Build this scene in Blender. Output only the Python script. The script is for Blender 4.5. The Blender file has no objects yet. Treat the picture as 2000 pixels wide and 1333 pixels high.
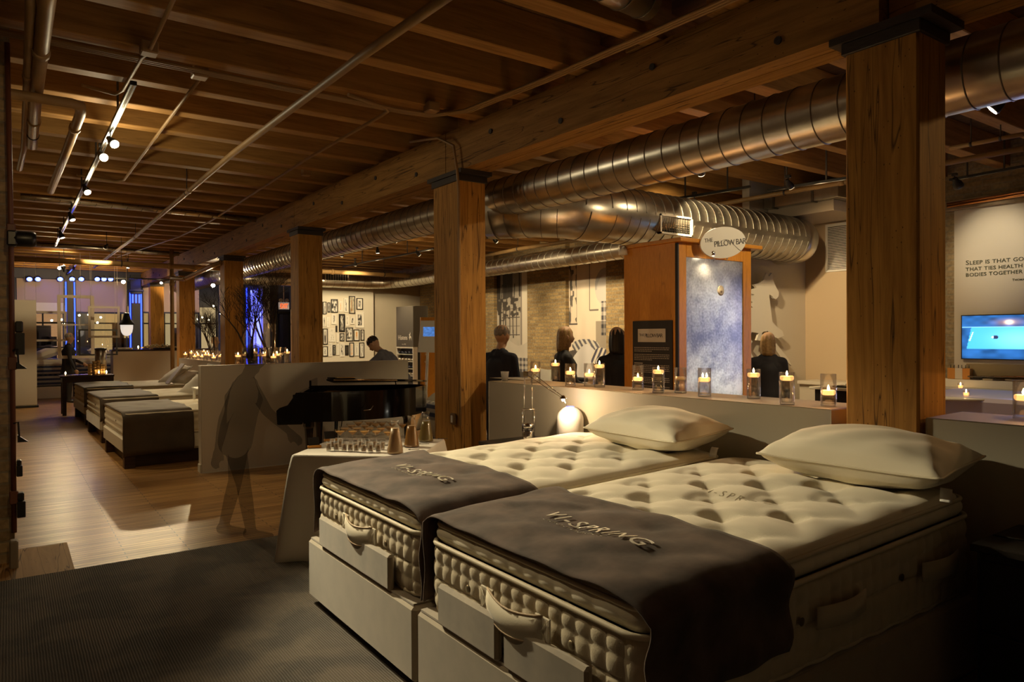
import bpy, math, random
import numpy as np
from mathutils import Vector, Matrix
random.seed(7); np.random.seed(7)
R = math.radians; PI = math.pi; TAU = 2 * math.pi
scn = bpy.context.scene
col = scn.collection

# ---------------------------------------------------------------- camera, world, exposure
CAM_H = 1.6; FPX = 1390.0
_y, _p, _r = R(35.3), R(-0.45), R(-0.3)
cF = Vector((math.sin(_y) * math.cos(_p), math.cos(_y) * math.cos(_p), math.sin(_p)))
_R = Vector((math.cos(_y), -math.sin(_y), 0)); _U = _R.cross(cF)
cR = _R * math.cos(_r) + _U * math.sin(_r); cU = -_R * math.sin(_r) + _U * math.cos(_r)
cd = bpy.data.cameras.new('camera'); cam = bpy.data.objects.new('camera', cd); col.objects.link(cam)
cam.matrix_world = Matrix(((cR.x, cU.x, -cF.x, 0), (cR.y, cU.y, -cF.y, 0), (cR.z, cU.z, -cF.z, CAM_H), (0, 0, 0, 1)))
cd.sensor_width = 36; cd.lens = FPX * 36 / 2000; cd.clip_start = .05; cd.clip_end = 200
scn.camera = cam
scn.view_settings.view_transform = 'Standard'; scn.view_settings.look = 'None'
scn.view_settings.gamma = 1; scn.view_settings.exposure = 1.15
scn.view_settings.use_curve_mapping = False
scn.cycles.max_bounces = 7; scn.cycles.diffuse_bounces = 4; scn.cycles.glossy_bounces = 3
scn.cycles.transmission_bounces = 4; scn.cycles.transparent_max_bounces = 24
scn.cycles.caustics_reflective = False; scn.cycles.caustics_refractive = False
scn.cycles.sample_clamp_indirect = 3.0; scn.cycles.use_denoising = True
w = bpy.data.worlds.new('night'); scn.world = w; w.use_nodes = True
w.node_tree.nodes['Background'].inputs[0].default_value = (.05, .06, .12, 1)
w.node_tree.nodes['Background'].inputs[1].default_value = .35
WARM = (1.0, .68, .30); WARMW = (1.0, .76, .42); AMB = (1.0, .55, .2); COOL = (.75, .85, 1.0)
def lamp(kind, name, loc, power, color=WARMW, target=None, size=.05, angle=60, blend=.5, parent=None, sx=None, sy=None):
    d = bpy.data.lights.new(name, kind); d.energy = power; d.color = color
    if kind == 'SPOT': d.spot_size = R(angle); d.spot_blend = blend; d.shadow_soft_size = size
    elif kind == 'POINT': d.shadow_soft_size = size
    elif kind == 'AREA':
        d.shape = 'RECTANGLE'; d.size = sx or size; d.size_y = sy or size
    o = bpy.data.objects.new(name, d); col.objects.link(o); o.location = loc
    if target is not None:
        o.rotation_euler = (Vector(target) - Vector(loc)).to_track_quat('-Z', 'Y').to_euler()
    if parent: o.parent = parent
    return o

def at(px, py, ax, val):
    """Point on the sight line of a place in the photograph where a coordinate takes a measured value."""
    d = (px - 1000) * cR + (666.5 - py) * cU + FPX * cF
    i = 'xyz'.index(ax); o = (0, 0, CAM_H)
    return Vector(o) + d * ((val - o[i]) / d[i])

# ---------------------------------------------------------------- object helpers
def tag(o, label=None, cat=None, group=None, kind=None):
    if label: o['label'] = label
    if cat: o['category'] = cat
    if group: o['group'] = group
    if kind: o['kind'] = kind
    return o
def empty(name, loc=(0, 0, 0), rz=0, label=None, cat=None, group=None, kind=None):
    o = bpy.data.objects.new(name, None); col.objects.link(o); o.location = loc; o.rotation_euler.z = rz
    o.empty_display_size = .1
    return tag(o, label, cat, group, kind)
def copy_tree(o, parent=None):
    c = o.copy(); col.objects.link(c)
    if parent: c.parent = parent
    for ch in list(o.children): copy_tree(ch, c)
    return c

class MB:
    """collects shapes for ONE mesh"""
    def __init__(s): s.v = []; s.f = []; s.mi = []; s.sm = []; s.m = 0; s.smooth = False; s.col = None
    def add(s, vs, fs, smooth=None):
        b = len(s.v); s.v += [tuple(p) for p in vs]
        s.f += [tuple(i + b for i in f) for f in fs]
        s.mi += [s.m] * len(fs); s.sm += [s.smooth if smooth is None else smooth] * len(fs)
        return s
    def box(s, x0, x1, y0, y1, z0, z1, c=0.0):
        if c <= 0:
            v = [(x, y, z) for z in (z0, z1) for y in (y0, y1) for x in (x0, x1)]
            return s.add(v, [(0, 2, 3, 1), (4, 5, 7, 6), (0, 1, 5, 4), (2, 6, 7, 3), (0, 4, 6, 2), (1, 3, 7, 5)], False)
        # chamfered box
        v = []; idx = {}
        X = (x0, x1); Y = (y0, y1); Z = (z0, z1)
        for i in (0, 1):
            for j in (0, 1):
                for k in (0, 1):
                    p = [X[i], Y[j], Z[k]]; sg = [1 if t == 0 else -1 for t in (i, j, k)]
                    for a in range(3):
                        q = list(p)
                        for b_ in range(3):
                            if b_ != a: q[b_] += sg[b_] * c
                        idx[(i, j, k, a)] = len(v); v.append(q)
        f = []
        def face(*ks): f.append([idx[k] for k in ks])
        for a in range(3):
            b_, c_ = (a + 1) % 3, (a + 2) % 3
            for t in (0, 1):
                def key(u, w_): k = [0, 0, 0]; k[a] = t; k[b_] = u; k[c_] = w_; return tuple(k)
                L = [key(0, 0) + (a,), key(1, 0) + (a,), key(1, 1) + (a,), key(0, 1) + (a,)]
                face(*(L if t else L[::-1]))
        for a in range(3):
            b_, c_ = (a + 1) % 3, (a + 2) % 3
            for u in (0, 1):
                for w_ in (0, 1):
                    def key(t): k = [0, 0, 0]; k[a] = t; k[b_] = u; k[c_] = w_; return tuple(k)
                    L = [key(0) + (b_,), key(1) + (b_,), key(1) + (c_,), key(0) + (c_,)]
                    face(*(L if (u == w_) else L[::-1]))
        for i in (0, 1):
            for j in (0, 1):
                for k in (0, 1):
                    L = [(i, j, k, 0), (i, j, k, 1), (i, j, k, 2)]
                    face(*(L if (i + j + k) % 2 else L[::-1]))
        return s.add(v, f, False)
    def tube(s, pts, r, n=10, cap=True, smooth=True, closed=False):
        P = [Vector(p) for p in pts]; N = len(P)
        rs = r if isinstance(r, (list, tuple)) else [r] * N
        up = Vector((0, 0, 1)); vs = []; prev = None
        for i, p in enumerate(P):
            a = P[i - 1] if (i > 0 or closed) else P[i]; b = P[(i + 1) % N] if (i < N - 1 or closed) else P[i]
            t = (b - a)
            t = t.normalized() if t.length > 1e-9 else Vector((0, 0, 1))
            if prev is None:
                x = t.cross(up)
                if x.length < 1e-3: x = t.cross(Vector((1, 0, 0)))
            else:
                x = prev - t * prev.dot(t)
                if x.length < 1e-6: x = t.cross(up)
            x.normalize(); y = t.cross(x); prev = x
            for k in range(n):
                a_ = TAU * k / n; vs.append(p + (x * math.cos(a_) + y * math.sin(a_)) * rs[i])
        fs = []
        for i in range(N if closed else N - 1):
            j = (i + 1) % N
            for k in range(n):
                fs.append((i * n + k, i * n + (k + 1) % n, j * n + (k + 1) % n, j * n + k))
        if cap and not closed:
            fs.append(tuple(range(n))[::-1]); fs.append(tuple((N - 1) * n + k for k in range(n)))
        s.add(vs, fs, smooth)
        if cap and not closed: s.sm[-1] = s.sm[-2] = False
        return s
    def lathe(s, prof, c=(0, 0, 0), n=24, smooth=True, axis='z', capb=True, capt=True, M=None):
        vs = []; fs = []
        for r_, h in prof:
            for k in range(n):
                a = TAU * k / n; p = Vector((r_ * math.cos(a), r_ * math.sin(a), h))
                if axis == 'x': p = Vector((p.z, p.x, p.y))
                if axis == 'y': p = Vector((p.y, p.z, p.x))
                if M is not None: p = M @ p
                vs.append(p + Vector(c))
        for i in range(len(prof) - 1):
            for k in range(n):
                fs.append((i * n + k, i * n + (k + 1) % n, (i + 1) * n + (k + 1) % n, (i + 1) * n + k))
        nb = len(fs)
        if capb: fs.append(tuple(range(n))[::-1])
        if capt: fs.append(tuple((len(prof) - 1) * n + k for k in range(n)))
        s.add(vs, fs, smooth)
        for q in range(1, len(fs) - nb + 1): s.sm[-q] = False
        return s
    def cyl(s, c, r, h, n=20, axis='z'): return s.lathe([(r, 0), (r, h)], c, n, axis=axis)
    def ball(s, c, r, n=14, m=9, sc=(1, 1, 1)):
        vs = []; fs = []
        for i in range(m + 1):
            ph = PI * i / m
            for k in range(n):
                a = TAU * k / n
                vs.append((c[0] + r * sc[0] * math.sin(ph) * math.cos(a), c[1] + r * sc[1] * math.sin(ph) * math.sin(a), c[2] - r * sc[2] * math.cos(ph)))
        for i in range(m):
            for k in range(n):
                fs.append((i * n + k, i * n + (k + 1) % n, (i + 1) * n + (k + 1) % n, (i + 1) * n + k))
        return s.add(vs, fs, True)
    def prism(s, poly, z0, z1, M=None, smooth=False):
        n = len(poly)
        vs = [Vector((p[0], p[1], z0)) for p in poly] + [Vector((p[0], p[1], z1)) for p in poly]
        if M is not None: vs = [M @ p for p in vs]
        fs = [tuple(range(n))[::-1], tuple(range(n, 2 * n))] + [(i, (i + 1) % n, n + (i + 1) % n, n + i) for i in range(n)]
        return s.add(vs, fs, smooth)
    def grid(s, fn, nu, nv, smooth=True, closeu=False):
        vs = [fn(i / nu, j / nv) for j in range(nv + 1) for i in range(nu + 1)]
        fs = [(j * (nu + 1) + i, j * (nu + 1) + i + 1, (j + 1) * (nu + 1) + i + 1, (j + 1) * (nu + 1) + i) for j in range(nv) for i in range(nu)]
        return s.add(vs, fs, smooth)
    def quad(s, a, b, c, d): return s.add([a, b, c, d], [(0, 1, 2, 3)], False)
    def xf(s, M):
        s.v = [tuple(M @ Vector(p)) for p in s.v]; return s
    def build(s, name, mats, parent=None, label=None, cat=None, group=None, kind=None, loc=None):
        me = bpy.data.meshes.new(name); me.from_pydata(s.v, [], s.f)
        for m_ in (mats if isinstance(mats, (list, tuple)) else [mats]): me.materials.append(m_)
        me.polygons.foreach_set('material_index', s.mi); me.polygons.foreach_set('use_smooth', s.sm); me.update()
        if s.col is not None:
            ca = me.color_attributes.new('Col', 'FLOAT_COLOR', 'POINT')
            ca.data.foreach_set('color', np.asarray(s.col, dtype=np.float32).ravel())
        o = bpy.data.objects.new(name, me); col.objects.link(o)
        if parent is not None: o.parent = parent
        if loc is not None: o.location = loc
        return tag(o, label, cat, group, kind)

def frame3(xd, yd, zd, o):
    xd, yd, zd, o = map(Vector, (xd, yd, zd, o))
    return Matrix(((xd.x, yd.x, zd.x, o.x), (xd.y, yd.y, zd.y, o.y), (xd.z, yd.z, zd.z, o.z), (0, 0, 0, 1)))
# frames for flat things: local x = reading direction, y = up, z = out of the surface
def onX(x, y, z): return frame3((0, -1, 0), (0, 0, 1), (-1, 0, 0), (x, y, z))     # surface that faces -X
def onY(x, y, z): return frame3((1, 0, 0), (0, 0, 1), (0, -1, 0), (x, y, z))      # surface that faces -Y

def text_mesh(txt, size, depth=.002, align='LEFT', space=1.0, shear=0.0, bold=0.0):
    cu = bpy.data.curves.new('t', 'FONT'); cu.body = txt; cu.size = size; cu.extrude = depth; cu.align_x = align
    cu.space_character = space; cu.shear = shear; cu.offset = bold; cu.resolution_u = 3
    o = bpy.data.objects.new('t', cu); col.objects.link(o)
    dg = bpy.context.evaluated_depsgraph_get(); dg.update()
    me = bpy.data.meshes.new_from_object(o.evaluated_get(dg))
    vs = [tuple(v.co) for v in me.vertices]; fs = [tuple(p.vertices) for p in me.polygons]
    bpy.data.objects.remove(o); bpy.data.curves.remove(cu); bpy.data.meshes.remove(me)
    return vs, fs
def add_text(mb, txt, size, M, depth=.002, map_fn=None, **k):
    vs, fs = text_mesh(txt, size, depth, **k)
    vs = [M @ Vector(v) for v in vs]
    if map_fn: vs = [map_fn(v) for v in vs]
    mb.add(vs, fs, False); return mb

# ---------------------------------------------------------------- materials
MT = {}
def nn(nt, t, **k):
    n = nt.nodes.new(t)
    for a, b in k.items(): setattr(n, a, b)
    return n
def mat(name, color=(.5, .5, .5), rough=.6, metal=0.0, emis=None, estr=0.0, spec=.5, sheen=0.0, noise=0.0, nscale=8.0, bump=0.0, bscale=60.0, col2=None, coat=0.0):
    if name in MT: return MT[name]
    m = bpy.data.materials.new(name); m.use_nodes = True; nt = m.node_tree; b = nt.nodes['Principled BSDF']
    b.inputs['Base Color'].default_value = (*color, 1); b.inputs['Roughness'].default_value = rough
    b.inputs['Metallic'].default_value = metal; b.inputs['Specular IOR Level'].default_value = spec
    b.inputs['Sheen Weight'].default_value = sheen; b.inputs['Coat Weight'].default_value = coat
    if emis: b.inputs['Emission Color'].default_value = (*emis, 1); b.inputs['Emission Strength'].default_value = estr
    if noise or bump: tc = nn(nt, 'ShaderNodeTexCoord')
    if noise:
        n = nn(nt, 'ShaderNodeTexNoise'); n.inputs['Scale'].default_value = nscale; n.inputs['Detail'].default_value = 4
        nt.links.new(tc.outputs['Object'], n.inputs['Vector'])
        r = nn(nt, 'ShaderNodeValToRGB'); r.color_ramp.elements[0].position = .35; r.color_ramp.elements[1].position = .65
        c2 = col2 or tuple(c * (1 - noise) for c in color)
        r.color_ramp.elements[0].color = (*c2, 1); r.color_ramp.elements[1].color = (*color, 1)
        nt.links.new(n.outputs['Fac'], r.inputs['Fac']); nt.links.new(r.outputs['Color'], b.inputs['Base Color'])
    if bump:
        n2 = nn(nt, 'ShaderNodeTexNoise'); n2.inputs['Scale'].default_value = bscale; n2.inputs['Detail'].default_value = 3
        nt.links.new(tc.outputs['Object'], n2.inputs['Vector'])
        bp = nn(nt, 'ShaderNodeBump'); bp.inputs['Strength'].default_value = bump; bp.inputs['Distance'].default_value = .01
        nt.links.new(n2.outputs['Fac'], bp.inputs['Height']); nt.links.new(bp.outputs['Normal'], b.inputs['Normal'])
    MT[name] = m; return m
def wood(name, c1, c2, axis='z', rough=.65, grain=30.0, knots=True, stretch=14.0, spec=.3):
    if name in MT: return MT[name]
    m = bpy.data.materials.new(name); m.use_nodes = True; nt = m.node_tree; b = nt.nodes['Principled BSDF']
    tc = nn(nt, 'ShaderNodeTexCoord'); mp = nn(nt, 'ShaderNodeMapping')
    sc = [grain] * 3; sc['xyz'.index(axis)] = grain / stretch
    mp.inputs['Scale'].default_value = sc
    nt.links.new(tc.outputs['Object'], mp.inputs['Vector'])
    n = nn(nt, 'ShaderNodeTexNoise'); n.inputs['Scale'].default_value = 1; n.inputs['Detail'].default_value = 6; n.inputs['Roughness'].default_value = .65; n.inputs['Distortion'].default_value = .6
    nt.links.new(mp.outputs['Vector'], n.inputs['Vector'])
    r = nn(nt, 'ShaderNodeValToRGB'); e = r.color_ramp.elements
    e[0].position = .3; e[0].color = (*c2, 1); e[1].position = .62; e[1].color = (*c1, 1)
    nt.links.new(n.outputs['Fac'], r.inputs['Fac'])
    out = r.outputs['Color']
    # long dark checks and big tonal patches that belong to the timber
    mp2 = nn(nt, 'ShaderNodeMapping'); sc2 = [7.0] * 3; sc2['xyz'.index(axis)] = .35; mp2.inputs['Scale'].default_value = sc2
    nt.links.new(tc.outputs['Object'], mp2.inputs['Vector'])
    n2 = nn(nt, 'ShaderNodeTexNoise'); n2.inputs['Scale'].default_value = 1.6; n2.inputs['Detail'].default_value = 2; n2.inputs['Distortion'].default_value = .35
    nt.links.new(mp2.outputs['Vector'], n2.inputs['Vector'])
    r2 = nn(nt, 'ShaderNodeValToRGB'); e2 = r2.color_ramp.elements
    e2[0].position = .488; e2[0].color = (1, 1, 1, 1); e2[1].position = .5; e2[1].color = (.12, .1, .08, 1)
    x_ = r2.color_ramp.elements.new(.512); x_.color = (1, 1, 1, 1)
    nt.links.new(n2.outputs['Fac'], r2.inputs['Fac'])
    mx = nn(nt, 'ShaderNodeMix', data_type='RGBA', blend_type='MULTIPLY'); mx.inputs['Factor'].default_value = .85 if knots else .3
    nt.links.new(out, mx.inputs[6]); nt.links.new(r2.outputs['Color'], mx.inputs[7]); out = mx.outputs[2]
    if knots:
        vo = nn(nt, 'ShaderNodeTexVoronoi'); mp3 = nn(nt, 'ShaderNodeMapping'); s3 = [6.0] * 3; s3['xyz'.index(axis)] = 3.0; mp3.inputs['Scale'].default_value = s3
        nt.links.new(tc.outputs['Object'], mp3.inputs['Vector']); nt.links.new(mp3.outputs['Vector'], vo.inputs['Vector'])
        r3 = nn(nt, 'ShaderNodeValToRGB'); r3.color_ramp.elements[0].position = .06; r3.color_ramp.elements[0].color = (.1, .07, .05, 1)
        r3.color_ramp.elements[1].position = .1; r3.color_ramp.elements[1].color = (1, 1, 1, 1)
        nt.links.new(vo.outputs['Distance'], r3.inputs['Fac'])
        mx2 = nn(nt, 'ShaderNodeMix', data_type='RGBA', blend_type='MULTIPLY'); mx2.inputs['Factor'].default_value = .8
        nt.links.new(out, mx2.inputs[6]); nt.links.new(r3.outputs['Color'], mx2.inputs[7]); out = mx2.outputs[2]
    nt.links.new(out, b.inputs['Base Color'])
    b.inputs['Roughness'].default_value = rough; b.inputs['Specular IOR Level'].default_value = spec
    bp = nn(nt, 'ShaderNodeBump'); bp.inputs['Strength'].default_value = .25; bp.inputs['Distance'].default_value = .006
    nt.links.new(n.outputs['Fac'], bp.inputs['Height']); nt.links.new(bp.outputs['Normal'], b.inputs['Normal'])
    MT[name] = m; return m
def swiz(nt, order):
    tc = nn(nt, 'ShaderNodeTexCoord'); sp = nn(nt, 'ShaderNodeSeparateXYZ'); cb = nn(nt, 'ShaderNodeCombineXYZ')
    nt.links.new(tc.outputs['Object'], sp.inputs[0])
    for i, a in enumerate(order):
        if a != '0': nt.links.new(sp.outputs['xyz'.index(a)], cb.inputs[i])
    return cb.outputs[0]
def bricks(name, order, c1, c2, mortar, bw=.21, bh=.075, ms=.012, rough=.9, bump=.5, spec=.2, patch=None):
    if name in MT: return MT[name]
    m = bpy.data.materials.new(name); m.use_nodes = True; nt = m.node_tree; b = nt.nodes['Principled BSDF']
    vec = swiz(nt, order)
    t = nn(nt, 'ShaderNodeTexBrick'); t.inputs['Scale'].default_value = 1; t.inputs['Brick Width'].default_value = bw; t.inputs['Row Height'].default_value = bh
    t.inputs['Mortar Size'].default_value = ms; t.inputs['Mortar Smooth'].default_value = .3
    t.inputs['Color1'].default_value = (*c1, 1); t.inputs['Color2'].default_value = (*c2, 1); t.inputs['Mortar'].default_value = (*mortar, 1)
    nz = nn(nt, 'ShaderNodeTexNoise'); nz.inputs['Scale'].default_value = 3; nz.inputs['Detail'].default_value = 3
    nt.links.new(vec, nz.inputs['Vector'])
    nt.links.new(vec, t.inputs['Vector'])
    n = nn(nt, 'ShaderNodeTexNoise'); n.inputs['Scale'].default_value = 25; n.inputs['Detail'].default_value = 5
    nt.links.new(vec, n.inputs['Vector'])
    mx = nn(nt, 'ShaderNodeMix', data_type='RGBA', blend_type='MULTIPLY'); mx.inputs['Factor'].default_value = .7
    r = nn(nt, 'ShaderNodeValToRGB'); r.color_ramp.elements[0].position = .3; r.color_ramp.elements[0].color = (.5, .5, .5, 1); r.color_ramp.elements[1].position = .65
    nt.links.new(n.outputs['Fac'], r.inputs['Fac']); nt.links.new(t.outputs['Color'], mx.inputs[6]); nt.links.new(r.outputs['Color'], mx.inputs[7])
    nt.links.new(mx.outputs[2], b.inputs['Base Color'])
    b.inputs['Roughness'].default_value = rough; b.inputs['Specular IOR Level'].default_value = spec
    bp = nn(nt, 'ShaderNodeBump'); bp.inputs['Strength'].default_value = bump; bp.inputs['Distance'].default_value = .01; bp.invert = True
    nt.links.new(t.outputs['Fac'], bp.inputs['Height']); nt.links.new(bp.outputs['Normal'], b.inputs['Normal'])
    MT[name] = m; return m
def glass(name, tint=(1, 1, 1), fres=1.5, base=.06, rough=.02, haze=0.0, hazecol=(.8, .85, .9)):
    """clear thin glass: lets light straight through and mirrors a little at grazing angles"""
    if name in MT: return MT[name]
    m = bpy.data.materials.new(name); m.use_nodes = True; nt = m.node_tree; nt.nodes.clear()
    out = nn(nt, 'ShaderNodeOutputMaterial'); tr = nn(nt, 'ShaderNodeBsdfTransparent'); tr.inputs[0].default_value = (*tint, 1)
    gl = nn(nt, 'ShaderNodeBsdfGlossy'); gl.inputs['Roughness'].default_value = rough
    lw = nn(nt, 'ShaderNodeLayerWeight'); lw.inputs['Blend'].default_value = .22
    mp = nn(nt, 'ShaderNodeMapRange'); mp.inputs['To Min'].default_value = base; mp.inputs['To Max'].default_value = .5
    nt.links.new(lw.outputs['Fresnel'], mp.inputs['Value'])
    mx = nn(nt, 'ShaderNodeMixShader'); nt.links.new(mp.outputs[0], mx.inputs[0])
    if haze:
        df = nn(nt, 'ShaderNodeBsdfDiffuse'); df.inputs[0].default_value = (*hazecol, 1)
        tl = nn(nt, 'ShaderNodeBsdfTranslucent'); tl.inputs[0].default_value = (*hazecol, 1)
        m0 = nn(nt, 'ShaderNodeMixShader'); nt.links.new(df.outputs[0], m0.inputs[1]); nt.links.new(tl.outputs[0], m0.inputs[2])
        m1 = nn(nt, 'ShaderNodeMixShader'); m1.inputs[0].default_value = haze
        nt.links.new(tr.outputs[0], m1.inputs[1]); nt.links.new(m0.outputs[0], m1.inputs[2]); nt.links.new(m1.outputs[0], mx.inputs[1])
    else: nt.links.new(tr.outputs[0], mx.inputs[1])
    nt.links.new(gl.outputs[0], mx.inputs[2]); nt.links.new(mx.outputs[0], out.inputs[0])
    MT[name] = m; return m
def emit(name, color, s): return mat(name, (0, 0, 0), .5, emis=color, estr=s)
def paint(name, rough=.6, emis=0.0, coat=0.0):
    """takes its colour from the colours stored on the mesh (prints, screens, photographs)"""
    if name in MT: return MT[name]
    m = bpy.data.materials.new(name); m.use_nodes = True; nt = m.node_tree; b = nt.nodes['Principled BSDF']
    a = nn(nt, 'ShaderNodeAttribute'); a.attribute_name = 'Col'
    nt.links.new(a.outputs['Color'], b.inputs['Base Color']); b.inputs['Roughness'].default_value = rough
    b.inputs['Coat Weight'].default_value = coat
    if emis:
        nt.links.new(a.outputs['Color'], b.inputs['Emission Color']); b.inputs['Emission Strength'].default_value = emis
    MT[name] = m; return m
def picture(name, M, w_, h_, nx, ny, fn, m_, parent=None, th=0.0):
    """flat print: a grid whose stored colours come from fn(u, v), u right, v up, both 0..1"""
    u, v = np.meshgrid(np.linspace(0, 1, nx + 1), np.linspace(0, 1, ny + 1))
    c = fn(u, v); c = np.concatenate([c, np.ones(c.shape[:2] + (1,))], axis=2).reshape(-1, 4)
    mb = MB(); mb.grid(lambda a, b: M @ Vector((a * w_, b * h_, th)), nx, ny, smooth=False); mb.col = c
    return mb.build(name, m_, parent)
def vnoise(u, v, f, seed=0):
    rs = np.random.RandomState(seed); n = int(f) + 3; g = rs.rand(n, n)
    x = u * f; y = v * f; i = np.clip(x.astype(int), 0, n - 2); j = np.clip(y.astype(int), 0, n - 2); a = x - i; b = y - j
    a = a * a * (3 - 2 * a); b = b * b * (3 - 2 * b)
    return (g[j, i] * (1 - a) + g[j, i + 1] * a) * (1 - b) + (g[j + 1, i] * (1 - a) + g[j + 1, i + 1] * a) * b
def rgb(a, c): return a[..., None] * np.array(c)
# ---------------------------------------------------------------- shared materials
M_plaster = mat('cream_plaster', (.50, .45, .36), .75, noise=.06, nscale=2)
M_cream = mat('cream_paint', (.58, .53, .44), .6)
M_white = mat('white_paint', (.72, .70, .65), .5)
M_black = mat('black_paint', (.012, .011, .010), .35)
M_blackmat = mat('black_matt', (.02, .018, .016), .7)
M_iron = mat('dark_iron', (.06, .05, .045), .55, metal=.4, bump=.3, bscale=40)
M_chrome = mat('chrome', (.8, .78, .75), .12, metal=1)
M_steel = mat('galvanised_steel', (.68, .64, .56), .30, metal=1, noise=.3, nscale=5, col2=(.52, .49, .43))
M_seam = mat('duct_seam', (.20, .18, .15), .5, metal=.6)
M_pipe = mat('tan_pipe_paint', (.36, .22, .085), .5, noise=.2, nscale=6)
M_conduit = mat('conduit_paint', (.34, .21, .09), .5)
M_copper = mat('copper', (.85, .40, .16), .22, metal=1)
W_col = wood('column_timber', (.58, .30, .068), (.33, .155, .03), 'z', grain=24)
W_beam = wood('beam_timber', (.42, .225, .060), (.24, .12, .028), 'y', grain=22)
W_joist = wood('joist_timber', (.42, .22, .062), (.26, .125, .03), 'x', grain=20, knots=False)
W_dark = wood('dark_brown_wood', (.05, .022, .012), (.022, .01, .006), 'x', rough=.4, grain=30, knots=False)
W_orange = wood('honey_veneer', (.64, .28, .04), (.54, .22, .028), 'z', rough=.35, grain=60, knots=False, stretch=5)
ZJ, ZD = 3.635, 3.95
XL, XR, YF, YB = -1.25, 10.0, -2.4, 25.5

# floor of narrow boards running across the room
fm = bpy.data.materials.new('floor_boards'); fm.use_nodes = True; nt = fm.node_tree; b = nt.nodes['Principled BSDF']
vec = swiz(nt, 'xy0')
bt = nn(nt, 'ShaderNodeTexBrick'); bt.inputs['Scale'].default_value = 1; bt.inputs['Brick Width'].default_value = 1.1; bt.inputs['Row Height'].default_value = .057
bt.inputs['Mortar Size'].default_value = .0038; bt.inputs['Mortar Smooth'].default_value = .1; bt.inputs['Bias'].default_value = 0; bt.offset = .37
bt.inputs['Color1'].default_value = (.56, .32, .115, 1); bt.inputs['Color2'].default_value = (.36, .185, .06, 1); bt.inputs['Mortar'].default_value = (.07, .035, .012, 1)
nt.links.new(vec, bt.inputs['Vector'])
mp = nn(nt, 'ShaderNodeMapping'); mp.inputs['Scale'].default_value = (2.2, 55, 1); nt.links.new(vec, mp.inputs['Vector'])
n1 = nn(nt, 'ShaderNodeTexNoise'); n1.inputs['Scale'].default_value = 1; n1.inputs['Detail'].default_value = 5; nt.links.new(mp.outputs[0], n1.inputs['Vector'])
r1 = nn(nt, 'ShaderNodeValToRGB'); r1.color_ramp.elements[0].position = .32; r1.color_ramp.elements[0].color = (.42, .38, .34, 1); r1.color_ramp.elements[1].position = .6
nt.links.new(n1.outputs['Fac'], r1.inputs['Fac'])
mx = nn(nt, 'ShaderNodeMix', data_type='RGBA', blend_type='MULTIPLY'); mx.inputs['Factor'].default_value = .9
nt.links.new(bt.outputs['Color'], mx.inputs[6]); nt.links.new(r1.outputs['Color'], mx.inputs[7]); nt.links.new(mx.outputs[2], b.inputs['Base Color'])
mr = nn(nt, 'ShaderNodeMapRange'); mr.inputs['To Min'].default_value = .42; mr.inputs['To Max'].default_value = .26; nt.links.new(n1.outputs['Fac'], mr.inputs['Value']); nt.links.new(mr.outputs[0], b.inputs['Roughness'])
bp = nn(nt, 'ShaderNodeBump'); bp.inputs['Strength'].default_value = .35; bp.inputs['Distance'].default_value = .004
mp2 = nn(nt, 'ShaderNodeMapping'); mp2.inputs['Scale'].default_value = (1.5, 14, 1); nt.links.new(vec, mp2.inputs['Vector'])
n2 = nn(nt, 'ShaderNodeTexNoise'); n2.inputs['Scale'].default_value = 1.4; n2.inputs['Detail'].default_value = 3; nt.links.new(mp2.outputs[0], n2.inputs['Vector'])
nt.links.new(n2.outputs['Fac'], bp.inputs['Height']); nt.links.new(bp.outputs['Normal'], b.inputs['Normal'])
MB().box(XL, XR, YF, YB + .3, -.12, 0).build('floor', fm, kind='structure')
MB().box(-.62, .36, 5.2, 6.5, 0, .012, .003).build('trim_1', wood('pine_board', (.42, .24, .09), (.28, .15, .05), 'y', grain=12), kind='structure')

# ceiling: plank deck carried by heavy joists
ceil = MB().box(XL, XR, YF, YB + .3, ZD, ZD + .1).build('ceiling', wood('deck_planks', (.17, .085, .025), (.08, .038, .012), 'y', grain=14, knots=False), kind='structure')
for k in range(-10, 29):
    y1 = 5.0 + .713 * k
    wv = .15 + .012 * math.sin(k * 2.3)
    MB().box(XL, 3.80, y1 - wv, y1, ZJ + .004 * math.sin(k * 5.1), ZD, .006).build('joist', W_joist, ceil)
    MB().box(3.66, XR, y1 + .004, y1 + wv, ZJ + .004 * math.cos(k * 3.7), ZD, .006).build('joist', W_joist, ceil)

# walls
BRK = bricks('yellow_brick', 'yz0', (.46, .33, .16), (.27, .19, .10), (.30, .25, .17), ms=.011)
BRKY = bricks('yellow_brick_pier', 'xz0', (.40, .29, .155), (.24, .17, .095), (.27, .225, .15), bw=.23, bh=.082, ms=.01)
MB().box(XL - .2, XL, YF, YB, 0, ZD).build('wall_left', BRK, kind='structure')
MB().box(XL, XR, YF - .2, YF, 0, ZD).build('wall_front', M_plaster, kind='structure')
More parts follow.
